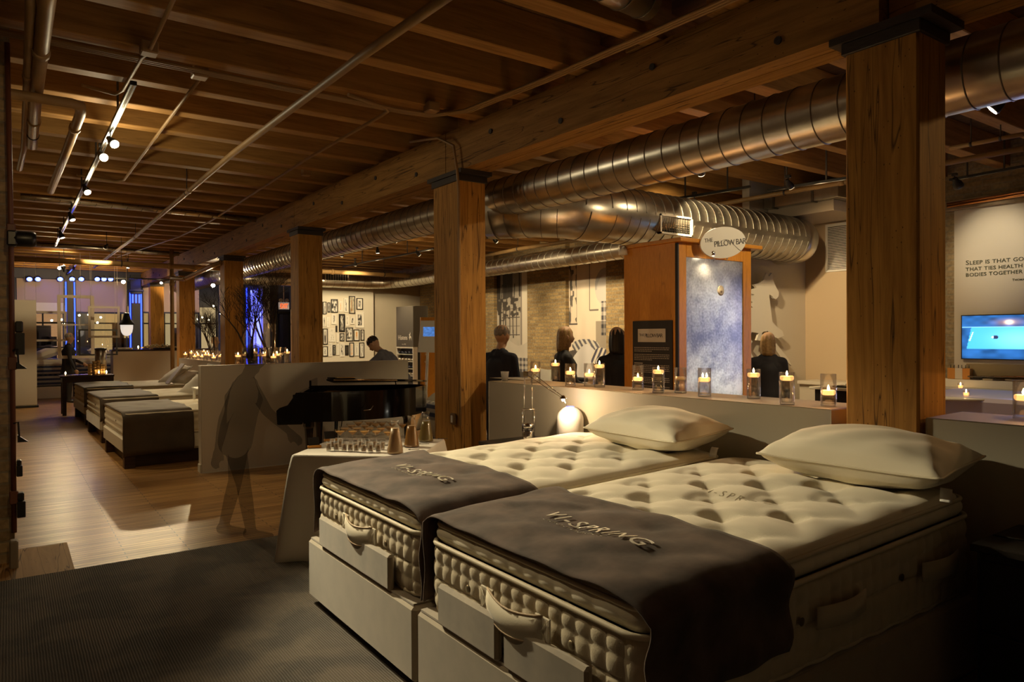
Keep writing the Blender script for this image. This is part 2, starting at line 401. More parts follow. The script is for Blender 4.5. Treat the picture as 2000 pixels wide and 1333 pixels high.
# brick wall on the right with two recesses, wall panel, return wall with the horse
wr = MB().box(XR, XR + .25, 6.3, YB, 0, ZD)
yP = [at(px, 655, 'x', XR).y for px in (948, 976, 1032, 1107, 1183)]
yR = [at(px, 655, 'x', XR - .12).y for px in (965, 1030, 1105, 1184)]
H0 = 18.6
wr.box(XR - .12, XR, 6.44, yR[3], 0, ZD); wr.box(XR - .12, XR, yR[2], yR[1], 0, ZD); wr.box(XR - .12, XR, yR[0] , H0, 0, ZD)
wr.build('wall_right', BRK, kind='structure')
MB().box(8.6, XR, 6.3, 6.42, 0, ZD).box(6.9, 8.6, 6.3, 6.42, 0, 3.05).build('wall_back_of_pillow_bar', M_cream, kind='structure')
MB().box(XR, XR + .25, YF, 6.3, 0, ZD).build('wall_right_of_quote', bricks('grey_brick', 'yz0', (.40, .31, .18), (.30, .23, .14), (.33, .28, .19)), kind='structure')
MB().box(XR - .03, XR, 4.35, 6.3, 0, 3.25).build('wall_right_drywall', mat('tan_wall', (.52, .40, .26), .7), kind='structure')
yq = at(1865, 415, 'x', XR - .04).y
MB().box(XR - .06, XR, YF, yq, 0, 3.17).build('wall_right_panel', mat('panel_white', (.60, .56, .47), .7), kind='structure')
MB().box(XR - .14, XR, YF, 4.3, 3.17, 3.30, .01).build('trim_2', mat('stone_band', (.34, .26, .16), .8, noise=.3, nscale=12), kind='structure')
# gallery wall with the framed photographs and the darker wall next to it
xg0, xg1 = at(600, 600, 'y', H0).x, at(729.5, 600, 'y', H0).x
MB().box(xg0, xg1, H0, H0 + .15, 0, 3.25).build('wall_gallery', mat('gallery_white', (.66, .62, .53), .7), kind='structure')
MB().box(xg1, XR, H0 + .25, H0 + .4, 0, 3.25).build('wall_beside_gallery', M_plaster, kind='structure')

# timber columns with iron caps, and the big beam over them
COLS = [(3.74, 1.74, .30, .385), (3.60, 5.96, .305, .52), (3.51, 10.40, .36, .36), (3.51, 14.80, .36, .36), (3.44, 19.0, .36, .36), (3.47, 23.5, .36, .36)]
CL = ['dark cracked timber column beside the right pillow, nearest the camera', 'tall split timber column between the white drinks table and half wall', 'timber column behind the partition, left of the framed photographs',
      'timber column between the two vases of branches', 'timber column lit orange by candles, behind the low wall', 'pale timber column at the far end of the room, beside the storefront']
for i, (x, y, wx, wy) in enumerate(COLS):
    t = empty('timber_column', (x + wx / 2, y + wy / 2, 0), label=CL[i], cat='column', group='timber columns under the main beam')
    cw = [.012, .010, .01, .01, .01, .01][i]; zt = 3.145
    P = [(-wx / 2 + cw, -wy / 2), (wx / 2 - cw, -wy / 2), (wx / 2, -wy / 2 + cw), (wx / 2, wy / 2 - cw), (wx / 2 - cw, wy / 2), (-wx / 2 + cw, wy / 2), (-wx / 2, wy / 2 - cw), (-wx / 2, -wy / 2 + cw)]
    Q = [(-wx / 2, -wy / 2), (wx / 2, -wy / 2), (wx / 2, wy / 2), (-wx / 2, wy / 2)]
    m = MB(); m.prism(Q if i > 1 else P, 0, zt)
    m.build('post', W_col, t)
    c = MB(); e = .075
    c.prism([(-wx / 2 - .03, -wy / 2 - e), (wx / 2 + .03, -wy / 2 - e), (wx / 2 + .03, wy / 2 + e), (-wx / 2 - .03, wy / 2 + e)], zt + .035, zt + .075)
    c.box(-wx / 2 - .015, wx / 2 + .015, -wy / 2 - .015, wy / 2 + .015, zt - .03, zt + .036, .005)
    c.build('iron_cap', M_iron, t)
ys = [YF + .05] + [c[1] + c[3] / 2 for c in COLS] + [YB - .1]
BL = ['beam end over the right edge, near the camera', 'long beam span from nearest column to the split column', 'beam span with a metal strap end, left of the split column', 'third beam span, above the branch vases', 'beam span above the low candle wall', 'far beam span before the storefront', 'short beam end meeting the storefront']
for i in range(len(ys) - 1):
    xa = COLS[max(0, i - 1)][0]; xb = COLS[min(5, i)][0]
    if i == 0: xa = xb = 3.82
    m = MB(); y0, y1 = ys[i] + .006, ys[i + 1] - .006; dz = .02 if i in (1, 0) else 0
    n = 6; c = .012
    for (o0, o1) in ((0, .148), (.156, .30)):       # two timbers bolted side by side
        for a in range(1):
            v = []
            for (yy, xx) in ((y0, xa), (y1, xb)):
                v += [(xx + o0, yy, 3.222), (xx + o1, yy, 3.222), (xx + o1, yy, 3.628), (xx + o0, yy, 3.628)]
            m.add(v, [(0, 1, 2, 3), (7, 6, 5, 4), (0, 4, 5, 1), (1, 5, 6, 2), (2, 6, 7, 3), (3, 7, 4, 0)], False)
    t = m.build('timber_beam', W_beam, label='heavy timber beam, ' + BL[i], cat='beam', group='main beam over the columns')
    bb = MB()
    for q in range(4):
        yy = y0 + (q + .6) * (y1 - y0) / 4.4; xx = xa + (xb - xa) * (yy - y0) / (y1 - y0)
        bb.lathe([(.024, 0), (.024, .012)], (xx - .012, yy, 3.33 + .14 * (q % 2)), 10, axis='x')
    bb.build('bolt', M_iron, t)

# low half walls
def bar(name, x0, y0, x1, y1, th, z, label, cap=.0, base=.1, m=None, cat='half wall', cm=None):
    """a free-standing low wall from (x0,y0) to (x1,y1); th is its thickness to the right of that line"""
    d = Vector((x1 - x0, y1 - y0, 0)); L = d.length; d.normalize(); nrm = Vector((d.y, -d.x, 0))
    M = frame3(d, -nrm, (0, 0, 1), (x0, y0, 0)); M = frame3(d, nrm, (0, 0, 1), (x0, y0, 0))
    t = empty(name, (0, 0, 0), label=label, cat=cat)
    MB().box(0, L, 0, th, 0, z, .006).xf(M).build('panel', m or M_cream, t)
    if base:
        q = MB(); q.box(-.014, L + .014, -.014, th + .014, 0, base, .005).xf(M); q.build('baseboard', m or M_cream, t)
    if cap:
        MB().box(-.03, L + .03, -.03, th + .03, z, z + cap, .006).xf(M).build('counter_top', cm or W_dark, t)
    return t
HW = 1.176
hx = lambda y: 3.655 + (5.54 - y) * .031
bar('half_wall', hx(5.54), 5.54, hx(2.215), 2.215, -.42, HW, 'cream half wall behind the two near beds, carrying glass candle cylinders', base=0, m=mat('halfwall_paint', (.50, .45, .35), .6))
bar('half_wall', hx(1.72), 1.72, hx(-2.2), -2.2, -.42, HW, 'cream half wall right of the nearest timber column', base=0, m=MT['halfwall_paint'])
xp = at(393.7, 925.5, 'z', 0)
bar('partition_wall', xp.x, xp.y, 4.53, xp.y, -.14, 1.263, 'cream partition wall behind the grand piano, left end free-standing')
bar('low_wall', 3.42, 18.95, 3.50, 15.15, -.40, 1.09, 'low cream wall with a cluster of lit candles, behind the far beds', base=0)
bar('bar_counter', at(221, 690, 'y', 21).x, 21, 4.6, 21, -.6, 1.235, 'cream bar counter with dark wooden top at the far end', cap=.045, base=.08, cat='counter')

# brick pier on the far left with conduits and small boxes
MB().box(XL, at(29, 700, 'y', 6.15).x - .012, 6.15, 6.9, 0, ZD).build('wall_pier', BRKY, kind='structure')
t = empty('red_standpipe', (.035, 6.07, 0), label='reddish brown vertical pipe on the corner of the brick pier', cat='pipe')
px_ = at(36, 700, 'y', 6.02)
MB().tube([(px_.x - .035, 6.02, .25), (px_.x - .035, 6.02, 2.4), (px_.x - .045, 6.02, ZJ)], .017, 10).build('tube', mat('red_brown_pipe', (.14, .05, .025), .5), t, loc=(-.035, -6.07, 0))
for zz in (.45, 1.38, 2.3): MB().box(px_.x - .06, px_.x - .008, 5.99, 6.05, zz, zz + .09, .006).build('bracket', MT['red_brown_pipe'], t, loc=(-.035, -6.07, 0))
MB().box(px_.x - .065, px_.x - .012, 5.97, 6.06, .0, .2, .01).build('floor_box', mat('grey_box', (.22, .18, .13), .5), label='grey metal conduit box at the foot of the brick pier', cat='box')
def wallbox(py0, py1, w_, label):
    z1_, z0_ = at(40, py0, 'y', 6.02).z, at(40, py1, 'y', 6.02).z; x0 = px_.x - .018
    q = MB(); q.box(x0, x0 + w_, 5.98, 6.06, z0_, z1_ - .35 * (z1_ - z0_), .004); q.box(x0, x0 + w_ * .85, 5.985, 6.055, z1_ - .34 * (z1_ - z0_), z1_, .008)
    q.build('wall_box', M_black, label=label, cat='box', group='small black boxes on the brick pier')
wallbox(628, 693, .055, 'black switch box on the pier pipe, beside the white cabinet')
wallbox(962, 1010, .05, 'black box low on the pier pipe, near the floor')
wallbox(898, 930, .035, 'slim black box on the pier pipe, halfway down')
q = MB(); pz = at(50, 468, 'y', 6.0)
q.lathe([(.05, 0), (.055, .02), (.055, .10), (.05, .12), (.04, .13)], (px_.x - .02, 5.98, pz.z), 16, axis='x'); q.box(px_.x - .06, px_.x, 5.93, 6.03, pz.z - .055, pz.z + .05, .01)
q.build('valve_motor', M_black, label='round black fitting high on the brick pier', cat='fitting')
for (py, lab) in ((718, 'small black bracket hook beside the white cabinet'), (860, 'lower black bracket hook on the pier pipe')):
    zz = at(44, py, 'y', 6.0).z
    q = MB(); q.tube([(px_.x - .03, 5.99, zz + .12), (px_.x - .005, 5.97, zz + .13), (px_.x, 5.97, zz + .02)], .006, 8)
    q.add([(px_.x - .01, 5.96, zz + .04), (px_.x + .05, 5.96, zz - .01), (px_.x - .01, 5.96, zz - .01), (px_.x - .01, 6.0, zz + .04), (px_.x + .05, 6.0, zz - .01), (px_.x - .01, 6.0, zz - .01)], [(0, 1, 2), (5, 4, 3), (0, 3, 4, 1), (1, 4, 5, 2), (2, 5, 3, 0)])
    q.build('bracket_hook', M_black, label=lab, cat='hook', group='bracket hooks on the brick pier')

# ---------------------------------------------------------------- pipes, conduits, ducts
def pipe(name, pts, r, label, m=None, cat='pipe', coup=(), hang=(), n=12):
    t = empty(name, pts[0], label=label, cat=cat); off = tuple(-Vector(pts[0]))
    MB().tube(pts, r, n).build('tube', m or M_pipe, t, loc=off)
    P = [Vector(p) for p in pts]
    seg = [(P[i + 1] - P[i]).length for i in range(len(P) - 1)]; T = sum(seg)
    def pos(f):
        d = f * T
        for i, s_ in enumerate(seg):
            if d <= s_: return P[i].lerp(P[i + 1], d / s_), (P[i + 1] - P[i]).normalized()
            d -= s_
        return P[-1], (P[-1] - P[-2]).normalized()
    for f in coup:
        c, d = pos(f); MB().tube([c - d * .035, c + d * .035], r * 1.22, n).build('coupling', m or M_pipe, t, loc=off)
    for f in hang:
        c, d = pos(f); q = MB(); q.tube([c + Vector((0, 0, r * .6)), Vector((c.x, c.y, ZD))], .006, 6)
        q.tube([c - d * .012, c + d * .012], r * 1.15, n); q.build('hanger', M_iron, t, loc=off)
    return t
a = lambda x, y, z: at(x, y, 'z', z)
pipe('sprinkler_pipe', [a(900, -25, 3.44), a(700, 114, 3.44), a(455, 300, 3.44), a(259, 467, 3.44), (1.85, 21.5, 3.44)], .030, 'long tan sprinkler pipe running the length of the left ceiling', coup=(.35,), hang=(.36, .62, .8))
pipe('vertical_riser_pipe', [(.20, 3.2, 3.44), a(92, 0, 3.44), a(70, 190, 3.44), a(63, 285, 3.44), (.17, 8.2, 3.5)], .043, 'thick tan ceiling pipe at the upper left corner', coup=(.45, .8), hang=(.9,))
pipe('thin_riser_pipe', [(.05, 3.0, 3.5), a(60, 15, 3.46), a(52, 190, 3.46), a(47, 290, 3.46), a(38, 330, 3.4)], .028, 'thinner tan ceiling pipe beside the thick one at upper left', coup=(.5,))
pipe('elbow_pipe', [a(-60, 170, 3.36), a(0, 180, 3.36), a(140, 202, 3.36), a(157, 207, 3.36), a(157, 222, 3.36), a(128, 300, 3.36), a(99, 374, 3.36)], .038, 'tan pipe with an elbow, ending in open air at upper left', coup=(.3,))
pipe('thin_conduit', [a(350, -25, 3.6), a(290, 103, 3.6), a(277, 112, 3.6), a(240, 176, 3.6), a(225, 184, 3.62), a(160, 166, 3.62)], .014, 'thin conduit bending left above the start of the lighting track', m=M_conduit, cat='conduit')
pipe('thin_conduit', [a(392, 152, 3.6), a(340, 220, 3.6), a(242, 352, 3.6), a(225, 355, 3.62), a(150, 342, 3.62)], .014, 'thin conduit running down from the second junction box', m=M_conduit, cat='conduit')
pipe('thin_conduit', [a(680, 185, 3.6), a(752, 210, 3.6), a(758, 217, 3.58), a(745, 226, 3.56), a(600, 310, 3.56), a(415, 430, 3.56), a(352, 462, 3.56), a(230, 502, 3.56)], .015, 'long thin conduit between the sprinkler pipe and the main beam', m=M_conduit, cat='conduit')
for (x, y, lab) in ((291, 100, 'square junction box on the first thin conduit, upper left'), (390, 147, 'square junction box above the lit track, upper left'), (843, 214, 'junction box beside the main beam above the split column'), (598, 340, 'small junction box on a far joist')):
    p = a(x, y, 3.60); s_ = .055 if x != 598 else .05
    MB().box(p.x - s_, p.x + s_, p.y - s_, p.y + s_, 3.575, 3.66, .008).build('junction_box', M_conduit, label=lab, cat='junction box')
for k in range(3):
    o = .0 + .035 * k
    pts = [(XL + .1, 5.70 + o, 3.605), (2.9, 5.72 + o, 3.605), (3.15, 5.66 + o, 3.60), (3.32 + .03 * k, 5.4, 3.6), (3.42 + .03 * k, 4.4, 3.6), (3.58 + .03 * k, 1.2, 3.6), (3.60 + .03 * k, -1, 3.6)]
    pipe('joist_conduit', pts, .012, ['first', 'second', 'third'][k] + ' of three thin conduits along a joist, turning beside the beam', m=M_conduit, cat='conduit')
pipe('bent_conduit', [(3.40, 6.6, 3.6), (3.47, 6.15, 3.55), (3.55, 5.98, 3.45), (3.56, 5.93, 3.2), (3.585, 5.945, 3.0), (3.585, 5.945, .72)], .013, 'conduit running down the near edge of the split column to a switch', m=M_conduit, cat='conduit', n=8)
t = empty('light_switch', (3.59, 6.06, .78), label='brown switch box with white rocker on the split column', cat='switch')
MB().box(-.03, .0, -.04, .04, -.055, .055, .006).build('box', mat('brown_plastic', (.16, .09, .035), .5), t)
MB().box(-.036, -.029, -.014, .014, -.035, .035, .002).build('rocker', M_white, t)
pp = lambda x, y, Y_: at(x, y, 'y', Y_)
pipe('cross_pipe', [pp(28, 506, 16.8), pp(200, 514, 16.8), pp(430, 525, 16.8), pp(640, 531, 16.8), pp(842, 541, 16.8)], .055, 'thick tan pipe crossing the whole room under the beam, far back', coup=(.3, .7), hang=(.2, .45, .85))
pole = at(337, 700, 'x', 3.12)
pipe('floor_pole_pipe', [(pole.x, pole.y, 0), (pole.x, pole.y, 2.0), (pole.x, pole.y, ZJ)], .045, 'vertical tan standpipe beside the far bed pillows', coup=(.78,))
pipe('slant_pipe', [(pole.x, pole.y, at(337, 543, 'x', 3.12).z), (3.3, pole.y - .4, 2.93), (3.45, 15.6, 3.07), (3.5, 15.0, 3.09)], .05, 'tan pipe branching from the standpipe under the beam', coup=(.2,))
rp = lambda x, y: a(x, y, 3.4)
pipe('sprinkler_pipe', [a(1130, 360, 3.4), rp(1200, 344), rp(1655, 250), rp(2000, 172), (6.0, -1, 3.4)], .028, 'tan sprinkler pipe above the lit track lamps at right', hang=(.15, .3, .55))
pipe('sprinkler_pipe', [a(1390, 402, 3.4), a(1655, 355, 3.4), a(2000, 290, 3.4)], .03, 'lower tan pipe above the rectangular duct at right', hang=(.3,), coup=(.5,))
pipe('sprinkler_pipe', [a(1855, 290, 3.5), a(2000, 262, 3.5)], .022, 'thin upper pipe right of the nearest column', m=M_pipe, hang=(.3, .7))
pipe('sprinkler_pipe', [a(632, 492, 3.4), a(780, 450, 3.4), a(950, 400, 3.4)], .03, 'far tan pipe parallel to the main duct, beyond the split column', hang=(.4,))
pipe('sprinkler_pipe', [a(950, 500, 3.4), a(1010, 487, 3.4), a(1135, 468, 3.4), a(1095, 460, 3.42), a(1150, 448, 3.42)], .04, 'tan pipe with a hook bend above the brick wall duct', hang=(.3,))
pipe('copper_pipe', [at(1850, 404, 'x', 9.82), at(2000, 380, 'x', 9.82), (9.82, 0, 3.45)], .02, 'bright copper pipe above the quotation wall', m=M_copper, hang=())
pipe('copper_pipe', [at(1850, 399, 'x', 9.86), at(2000, 375, 'x', 9.86), (9.86, 0, 3.5)], .016, 'thinner upper copper pipe above the quotation wall', m=M_copper)

def duct(name, pts, r, label, ring=.16, seams=True, m=None):
    t = empty(name, pts[0], label=label, cat='duct'); off = tuple(-Vector(pts[0]))
    MB().tube(pts, r, 40).build('duct_body', m or M_steel, t, loc=off)
    P = [Vector(p) for p in pts]; q = MB()
    for i in range(len(P) - 1):
        L = (P[i + 1] - P[i]).length; d = (P[i + 1] - P[i]).normalized(); n = max(1, int(L / ring))
        x = d.cross(Vector((0, 0, 1))).normalized(); y = x.cross(d)
        if L < ring: continue
        for k in range(1, n + 1):
            c = P[i] + d * (L * (k - .5) / n)
            q.tube([c + (x * math.cos(a_) + y * math.sin(a_)) * (r + .0015) + d * (.07 * (a_ / TAU - .5)) for a_ in np.linspace(0, TAU, 33)[:-1]], .0045, 5, closed=False, cap=False)
    q.build('seam', M_seam, t, loc=off)
    return t, off
md = [(4.42, -2.2, 3.06), (4.42, 2.0, 3.06), (4.34, 5.2, 3.06), (4.28, 9, 3.08), (4.2, 14.6, 3.08), (4.16, 20.5, 3.08), (4.14, 22.8, 3.08)]
duct('round_duct', md, .205, 'long round metal duct running beside the main beam', ring=.17)
bd = [(4.36, 6.55, 2.98), (4.62, 6.1, 2.97), (4.86, 5.86, 2.95), (5.10, 5.80, 2.93), (5.35, 5.80, 2.93), (9.0, 5.93, 2.93)]
t, off = duct('branch_duct', bd, .315, 'fat round metal duct branching over the pillow bar', ring=.15)
MB().tube([(9.0, 5.93, 2.93), (9.10, 5.935, 2.93), (9.18, 5.945, 2.93), (9.23, 5.97, 2.93), (9.25, 6.05, 2.93), (9.25, 6.28, 2.93)], .311, 32).build('end_elbow', M_steel, t, loc=off)
g0 = at(1293, 436, 'y', 5.48); g1 = at(1356, 436, 'y', 5.48); 
v = empty('duct_grille', (g0.x, 5.5, g0.z), label='white slotted air grille on the side of the fat duct', cat='vent')
L_ = g1.x - g0.x
q = MB(); q.box(0, L_, .0, .05, -.11, -.09); q.box(0, L_, 0, .05, .09, .11); q.box(0, .02, 0, .05, -.11, .11); q.box(L_ - .02, L_, 0, .05, -.11, .11); q.build('frame', M_cream, v)
q = MB()
for k in range(12): q.box(.025 + k * (L_ - .05) / 11.5, .031 + k * (L_ - .05) / 11.5, .01, .04, -.09, .09)
for k in range(8): q.box(.02, L_ - .02, .02, .03, -.085 + k * .023, -.08 + k * .023)
q.build('slats', M_steel, v); MB().box(.01, L_ - .01, .04, .12, -.1, .1).build('box', M_black, v)
wdx = 8.75
wd = [(wdx, 6.55, 3.09), (wdx, 8.2, 3.09), (wdx, 10.5, 3.09), (wdx, 13, 3.09), (wdx, 17.0, 3.09), (wdx - .08, 17.7, 3.09), (wdx - .35, 18.0, 3.07), (wdx - .8, 18.08, 3.06), (4.4, 18.1, 3.06)]
duct('wall_duct', wd, .17, 'long round duct running along the brick wall and across the gallery wall', ring=.2)
p0, p1 = at(633, 543, 'y', 17.9), at(676, 543, 'y', 17.9)
v = empty('duct_grille', (p0.x, 17.79, 3.16), label='dark rectangular grille on the far duct above the framed photographs', cat='vent')
L_ = p1.x - p0.x; MB().box(0, L_, 0, .1, -.1, .12, .005).build('box', M_black, v)
q = MB(); q.box(-.02, L_ + .02, -.01, .0, .12, .14); q.box(-.02, L_ + .02, -.01, 0, -.12, -.1); q.box(-.02, 0, -.01, 0, -.1, .12); q.box(L_, L_ + .02, -.01, 0, -.1, .12)
for k in range(9): q.box(k * L_ / 9, k * L_ / 9 + .008, -.01, 0, -.1, .12)
q.build('slats', M_cream, v)
duct('short_duct', [(3.05, 3.75, 3.86), (4.0, 3.75, 3.86)], .001, 'x') if False else None
dd = [a(1120, -40, 3.62), a(1190, 5, 3.62), a(1268, 36, 3.62)]
duct('ceiling_duct', [(p.x, p.y, 3.72) for p in dd], .11, 'short dark piece of round duct between joists, top centre', ring=.14)
p0 = pp(40, 398, 12.2); p1 = pp(455, 437, 12.2)
duct('cross_duct', [Vector((p0.x, 12.2, 3.60)), Vector((.75, 12.2, 3.60)), Vector((3.4, 12.2, 3.56))], .045, 'slim bright metal duct crossing under the left joists', ring=.2)
p0 = pp(40, 488, 17.9)
duct('cross_duct', [Vector((.1, 18.2, 3.60)), Vector((3.3, 18.2, 3.56))], .05, 'slim bright metal duct crossing the left ceiling further back', ring=.3)
# rectangular sheet-metal duct and boxed soffit at the right
rd = empty('rectangular_duct', (9.2, 5, 3.2), label='rectangular sheet metal duct above the horse wall corner', cat='duct')
y0, y1 = at(1637, 420, 'x', 8.9).y, 6.28
MB().box(8.9, 9.75, y0, y1, 3.40, 3.62, .004).build('sheet_metal', M_steel, rd, loc=(-9.2, -5, -3.2))
q = MB()
for yy in (y0 + .35, y0 + .95): q.box(8.885, 8.9, yy, yy + .03, 3.39, 3.62); q.box(8.885, 9.75, yy, yy + .03, 3.385, 3.40)
q.build('flange', M_seam, rd, loc=(-9.2, -5, -3.2))
ya, yb_ = at(1628, 430, 'x', 9.0).y, at(1530, 438, 'x', 9.0).y
MB().box(9.0, 9.97, ya, 6.28, 3.25, 3.40, .006).build('soffit_box', mat('soffit_tan', (.50, .42, .31), .7), label='boxed tan soffit hanging below the rectangular duct', cat='soffit')
# return-air grille
p0 = at(1617, 443, 'x', 9.97); p1 = at(1617, 528, 'x', 9.97)
v = empty('wall_grille', (9.97, p0.y, p1.z), label='large white louvred grille on the tan wall beside the nearest column', cat='vent')
Hh = p0.z - p1.z; q = MB(); q.box(-.02, 0, -.75, 0, -.03, 0); q.box(-.02, 0, -.75, 0, Hh, Hh + .03); q.box(-.02, 0, 0, .03, -.03, Hh + .03); q.box(-.02, 0, -.78, -.75, -.03, Hh + .03); q.build('frame', M_white, v)
q = MB()
for k in range(27): z_ = (k + .5) * Hh / 27; q.add([(-.004, 0, z_ + .012), (-.018, 0, z_ - .004), (-.018, -.75, z_ - .004), (-.004, -.75, z_ + .012)], [(0, 1, 2, 3)])
q.build('louvres', M_white, v); MB().box(-.002, 0, -.75, 0, 0, Hh).build('backing', M_blackmat, v)
# ---------------------------------------------------------------- carpet
cm_ = bpy.data.materials.new('ribbed_carpet'); cm_.use_nodes = True; nt = cm_.node_tree; b = nt.nodes['Principled BSDF']
vec = swiz(nt, 'xy0')
wv_ = nn(nt, 'ShaderNodeTexWave', wave_type='BANDS', bands_direction='X'); wv_.inputs['Scale'].default_value = 25; wv_.inputs['Distortion'].default_value = 1.2; wv_.inputs['Detail'].default_value = 2; wv_.inputs['Detail Scale'].default_value = .5
nt.links.new(vec, wv_.inputs['Vector'])
n = nn(nt, 'ShaderNodeTexNoise'); n.inputs['Scale'].default_value = 2.6; n.inputs['Detail'].default_value = 5; n.inputs['Distortion'].default_value = .4; nt.links.new(vec, n.inputs['Vector'])
r = nn(nt, 'ShaderNodeValToRGB'); r.color_ramp.elements[0].position = .42; r.color_ramp.elements[0].color = (.045, .034, .023, 1); r.color_ramp.elements[1].position = .56; r.color_ramp.elements[1].color = (.115, .088, .060, 1)
nt.links.new(n.outputs['Fac'], r.inputs['Fac'])
mx = nn(nt, 'ShaderNodeMix', data_type='RGBA', blend_type='MULTIPLY'); mx.inputs['Factor'].default_value = .55
rr = nn(nt, 'ShaderNodeValToRGB'); rr.color_ramp.elements[0].position = .15; rr.color_ramp.elements[0].color = (.25, .25, .25, 1); rr.color_ramp.elements[1].position = .5
nt.links.new(wv_.outputs['Fac'], rr.inputs['Fac']); nt.links.new(r.outputs['Color'], mx.inputs[6]); nt.links.new(rr.outputs['Color'], mx.inputs[7])
nt.links.new(mx.outputs[2], b.inputs['Base Color']); b.inputs['Roughness'].default_value = .95; b.inputs['Sheen Weight'].default_value = .3; b.inputs['Specular IOR Level'].default_value = .1
bp = nn(nt, 'ShaderNodeBump'); bp.inputs['Strength'].default_value = .6; bp.inputs['Distance'].default_value = .006; nt.links.new(wv_.outputs['Fac'], bp.inputs['Height']); nt.links.new(bp.outputs['Normal'], b.inputs['Normal'])
MB().box(XL + .02, 3.3, YF + .05, 5.68, .0, .022, .006).build('area_carpet', cm_, label='dark brown ribbed carpet covering the near floor under the big beds', cat='carpet')

# ---------------------------------------------------------------- bedding materials
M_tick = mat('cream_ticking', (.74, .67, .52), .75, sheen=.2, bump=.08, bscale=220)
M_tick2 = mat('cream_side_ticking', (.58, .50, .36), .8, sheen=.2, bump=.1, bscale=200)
M_pipi = mat('cream_piping', (.66, .58, .43), .6)
M_velv = mat('beige_velvet', (.42, .35, .25), .75, sheen=.6, noise=.12, nscale=9, bump=.06, bscale=300)
M_pad = mat('beige_pad_velvet', (.36, .29, .20), .7, sheen=.7, noise=.3, nscale=7)
M_suede = mat('brown_suede', (.135, .090, .070), .85, sheen=.04, noise=.60, nscale=6, bump=.2, bscale=12)
M_silk = mat('taupe_satin', (.085, .062, .042), .68, spec=.22, sheen=.0, noise=.2, nscale=5)
M_pillow = mat('cream_cotton', (.76, .69, .54), .75, sheen=.2, bump=.12, bscale=7)
M_linen = mat('white_linen', (.70, .66, .58), .75, sheen=.2, bump=.15, bscale=9)
M_grommet = mat('brass_eyelet', (.30, .24, .15), .4, metal=.8)
M_thread = mat('silver_thread', (.80, .74, .62), .35)

def rrect(L, W, r, n):
    """points and outward normals around a rounded rectangle x 0..L, y 0..W, with running length"""
    P = []; segs = []
    def arc(cx, cy, a0):
        k = 6
        return [((cx + r * math.cos(a0 + PI / 2 * i / k), cy + r * math.sin(a0 + PI / 2 * i / k)), (math.cos(a0 + PI / 2 * i / k), math.sin(a0 + PI / 2 * i / k))) for i in range(k + 1)]
    pts = []
    def line(a_, b_, nrm, m):
        return [((a_[0] + (b_[0] - a_[0]) * i / m, a_[1] + (b_[1] - a_[1]) * i / m), nrm) for i in range(1, m)]
    nx = max(4, int((L - 2 * r) * n)); ny = max(4, int((W - 2 * r) * n))
    pts += arc(r, r, PI); pts += line((r, 0), (L - r, 0), (0, -1), nx)
    pts += arc(L - r, r, 1.5 * PI); pts += line((L, r), (L, W - r), (1, 0), ny)
    pts += arc(L - r, W - r, 0); pts += line((L - r, W), (r, W), (0, 1), nx)
    pts += arc(r, W - r, .5 * PI); pts += line((0, W - r), (0, r), (-1, 0), ny)
    d = 0; out = []
    for i, (p, q) in enumerate(pts):
        if i: d += math.hypot(p[0] - pts[i - 1][0][0], p[1] - pts[i - 1][0][1])
        out.append((p, q, d))
    return out
def ringgrid(mb, loop, nz, fn):
    n = len(loop); vs = []; fs = []
    for j in range(nz + 1):
        for (p, q, d) in loop: vs.append(fn(p, q, d, j / nz))
    for j in range(nz):
        for i in range(n):
            k = (i + 1) % n; fs.append((j * n + i, j * n + k, (j + 1) * n + k, (j + 1) * n + i))
    return mb.add(vs, fs, True)

def top_fn(L, W, z0, tilt=.06, crown=.045, su=.40, sv=.40, depth=.042, rad=.036, lump=.0):
    """tufts on a diamond lattice: p = a + b and q = a - b whole numbers, creases run along the lattice lines"""
    x0, y0 = .30, W / 2; T = []
    for p in range(-12, 20):
        for q in range(-12, 20):
            x, y = x0 + su * (p + q) / 2, y0 + sv * (p - q) / 2
            if .12 < x < L - .12 and .12 < y < W - .12: T.append((x, y))
    T = np.array(T)
    def crown_(x, y):
        e = (1 - abs(2 * x / L - 1) ** 10) * (1 - abs(2 * y / W - 1) ** 10)
        return z0 + tilt * x / L + crown * max(0, e) ** .5
    def h(x, y):
        dd = np.hypot(T[:, 0] - x, T[:, 1] - y); d = dd[int(dd.argmin())]
        dz = -depth * math.exp(-d / rad)
        a_, b_ = (x - x0) / su, (y - y0) / sv; p, q = a_ + b_, a_ - b_
        dp, dq = abs(p - round(p)), abs(q - round(q))
        ed = min(1, max(0, (min(x, L - x, y, W - y) - .03) / .12))
        dz -= depth * .32 * ed * (math.exp(-(dp / .11) ** 1.2) + .6 * math.exp(-(dq / .11) ** 1.2)) * (.35 + .65 * math.exp(-(d / (su * .3)) ** 2))
        dz += .013 * ed * math.sqrt(math.sin(PI * p) ** 2 * math.sin(PI * q) ** 2)
        if d < .16: dz += -.0065 * math.sin(9 * math.atan2(y - b_, x - a_) + 40 * d) * math.exp(-((d - .08) / .05) ** 2)
        return crown_(x, y) + dz
    def sm(x, y): return crown_(x, y) + .22 * (h(x, y) - crown_(x, y))
    h.smooth = sm
    return h, T
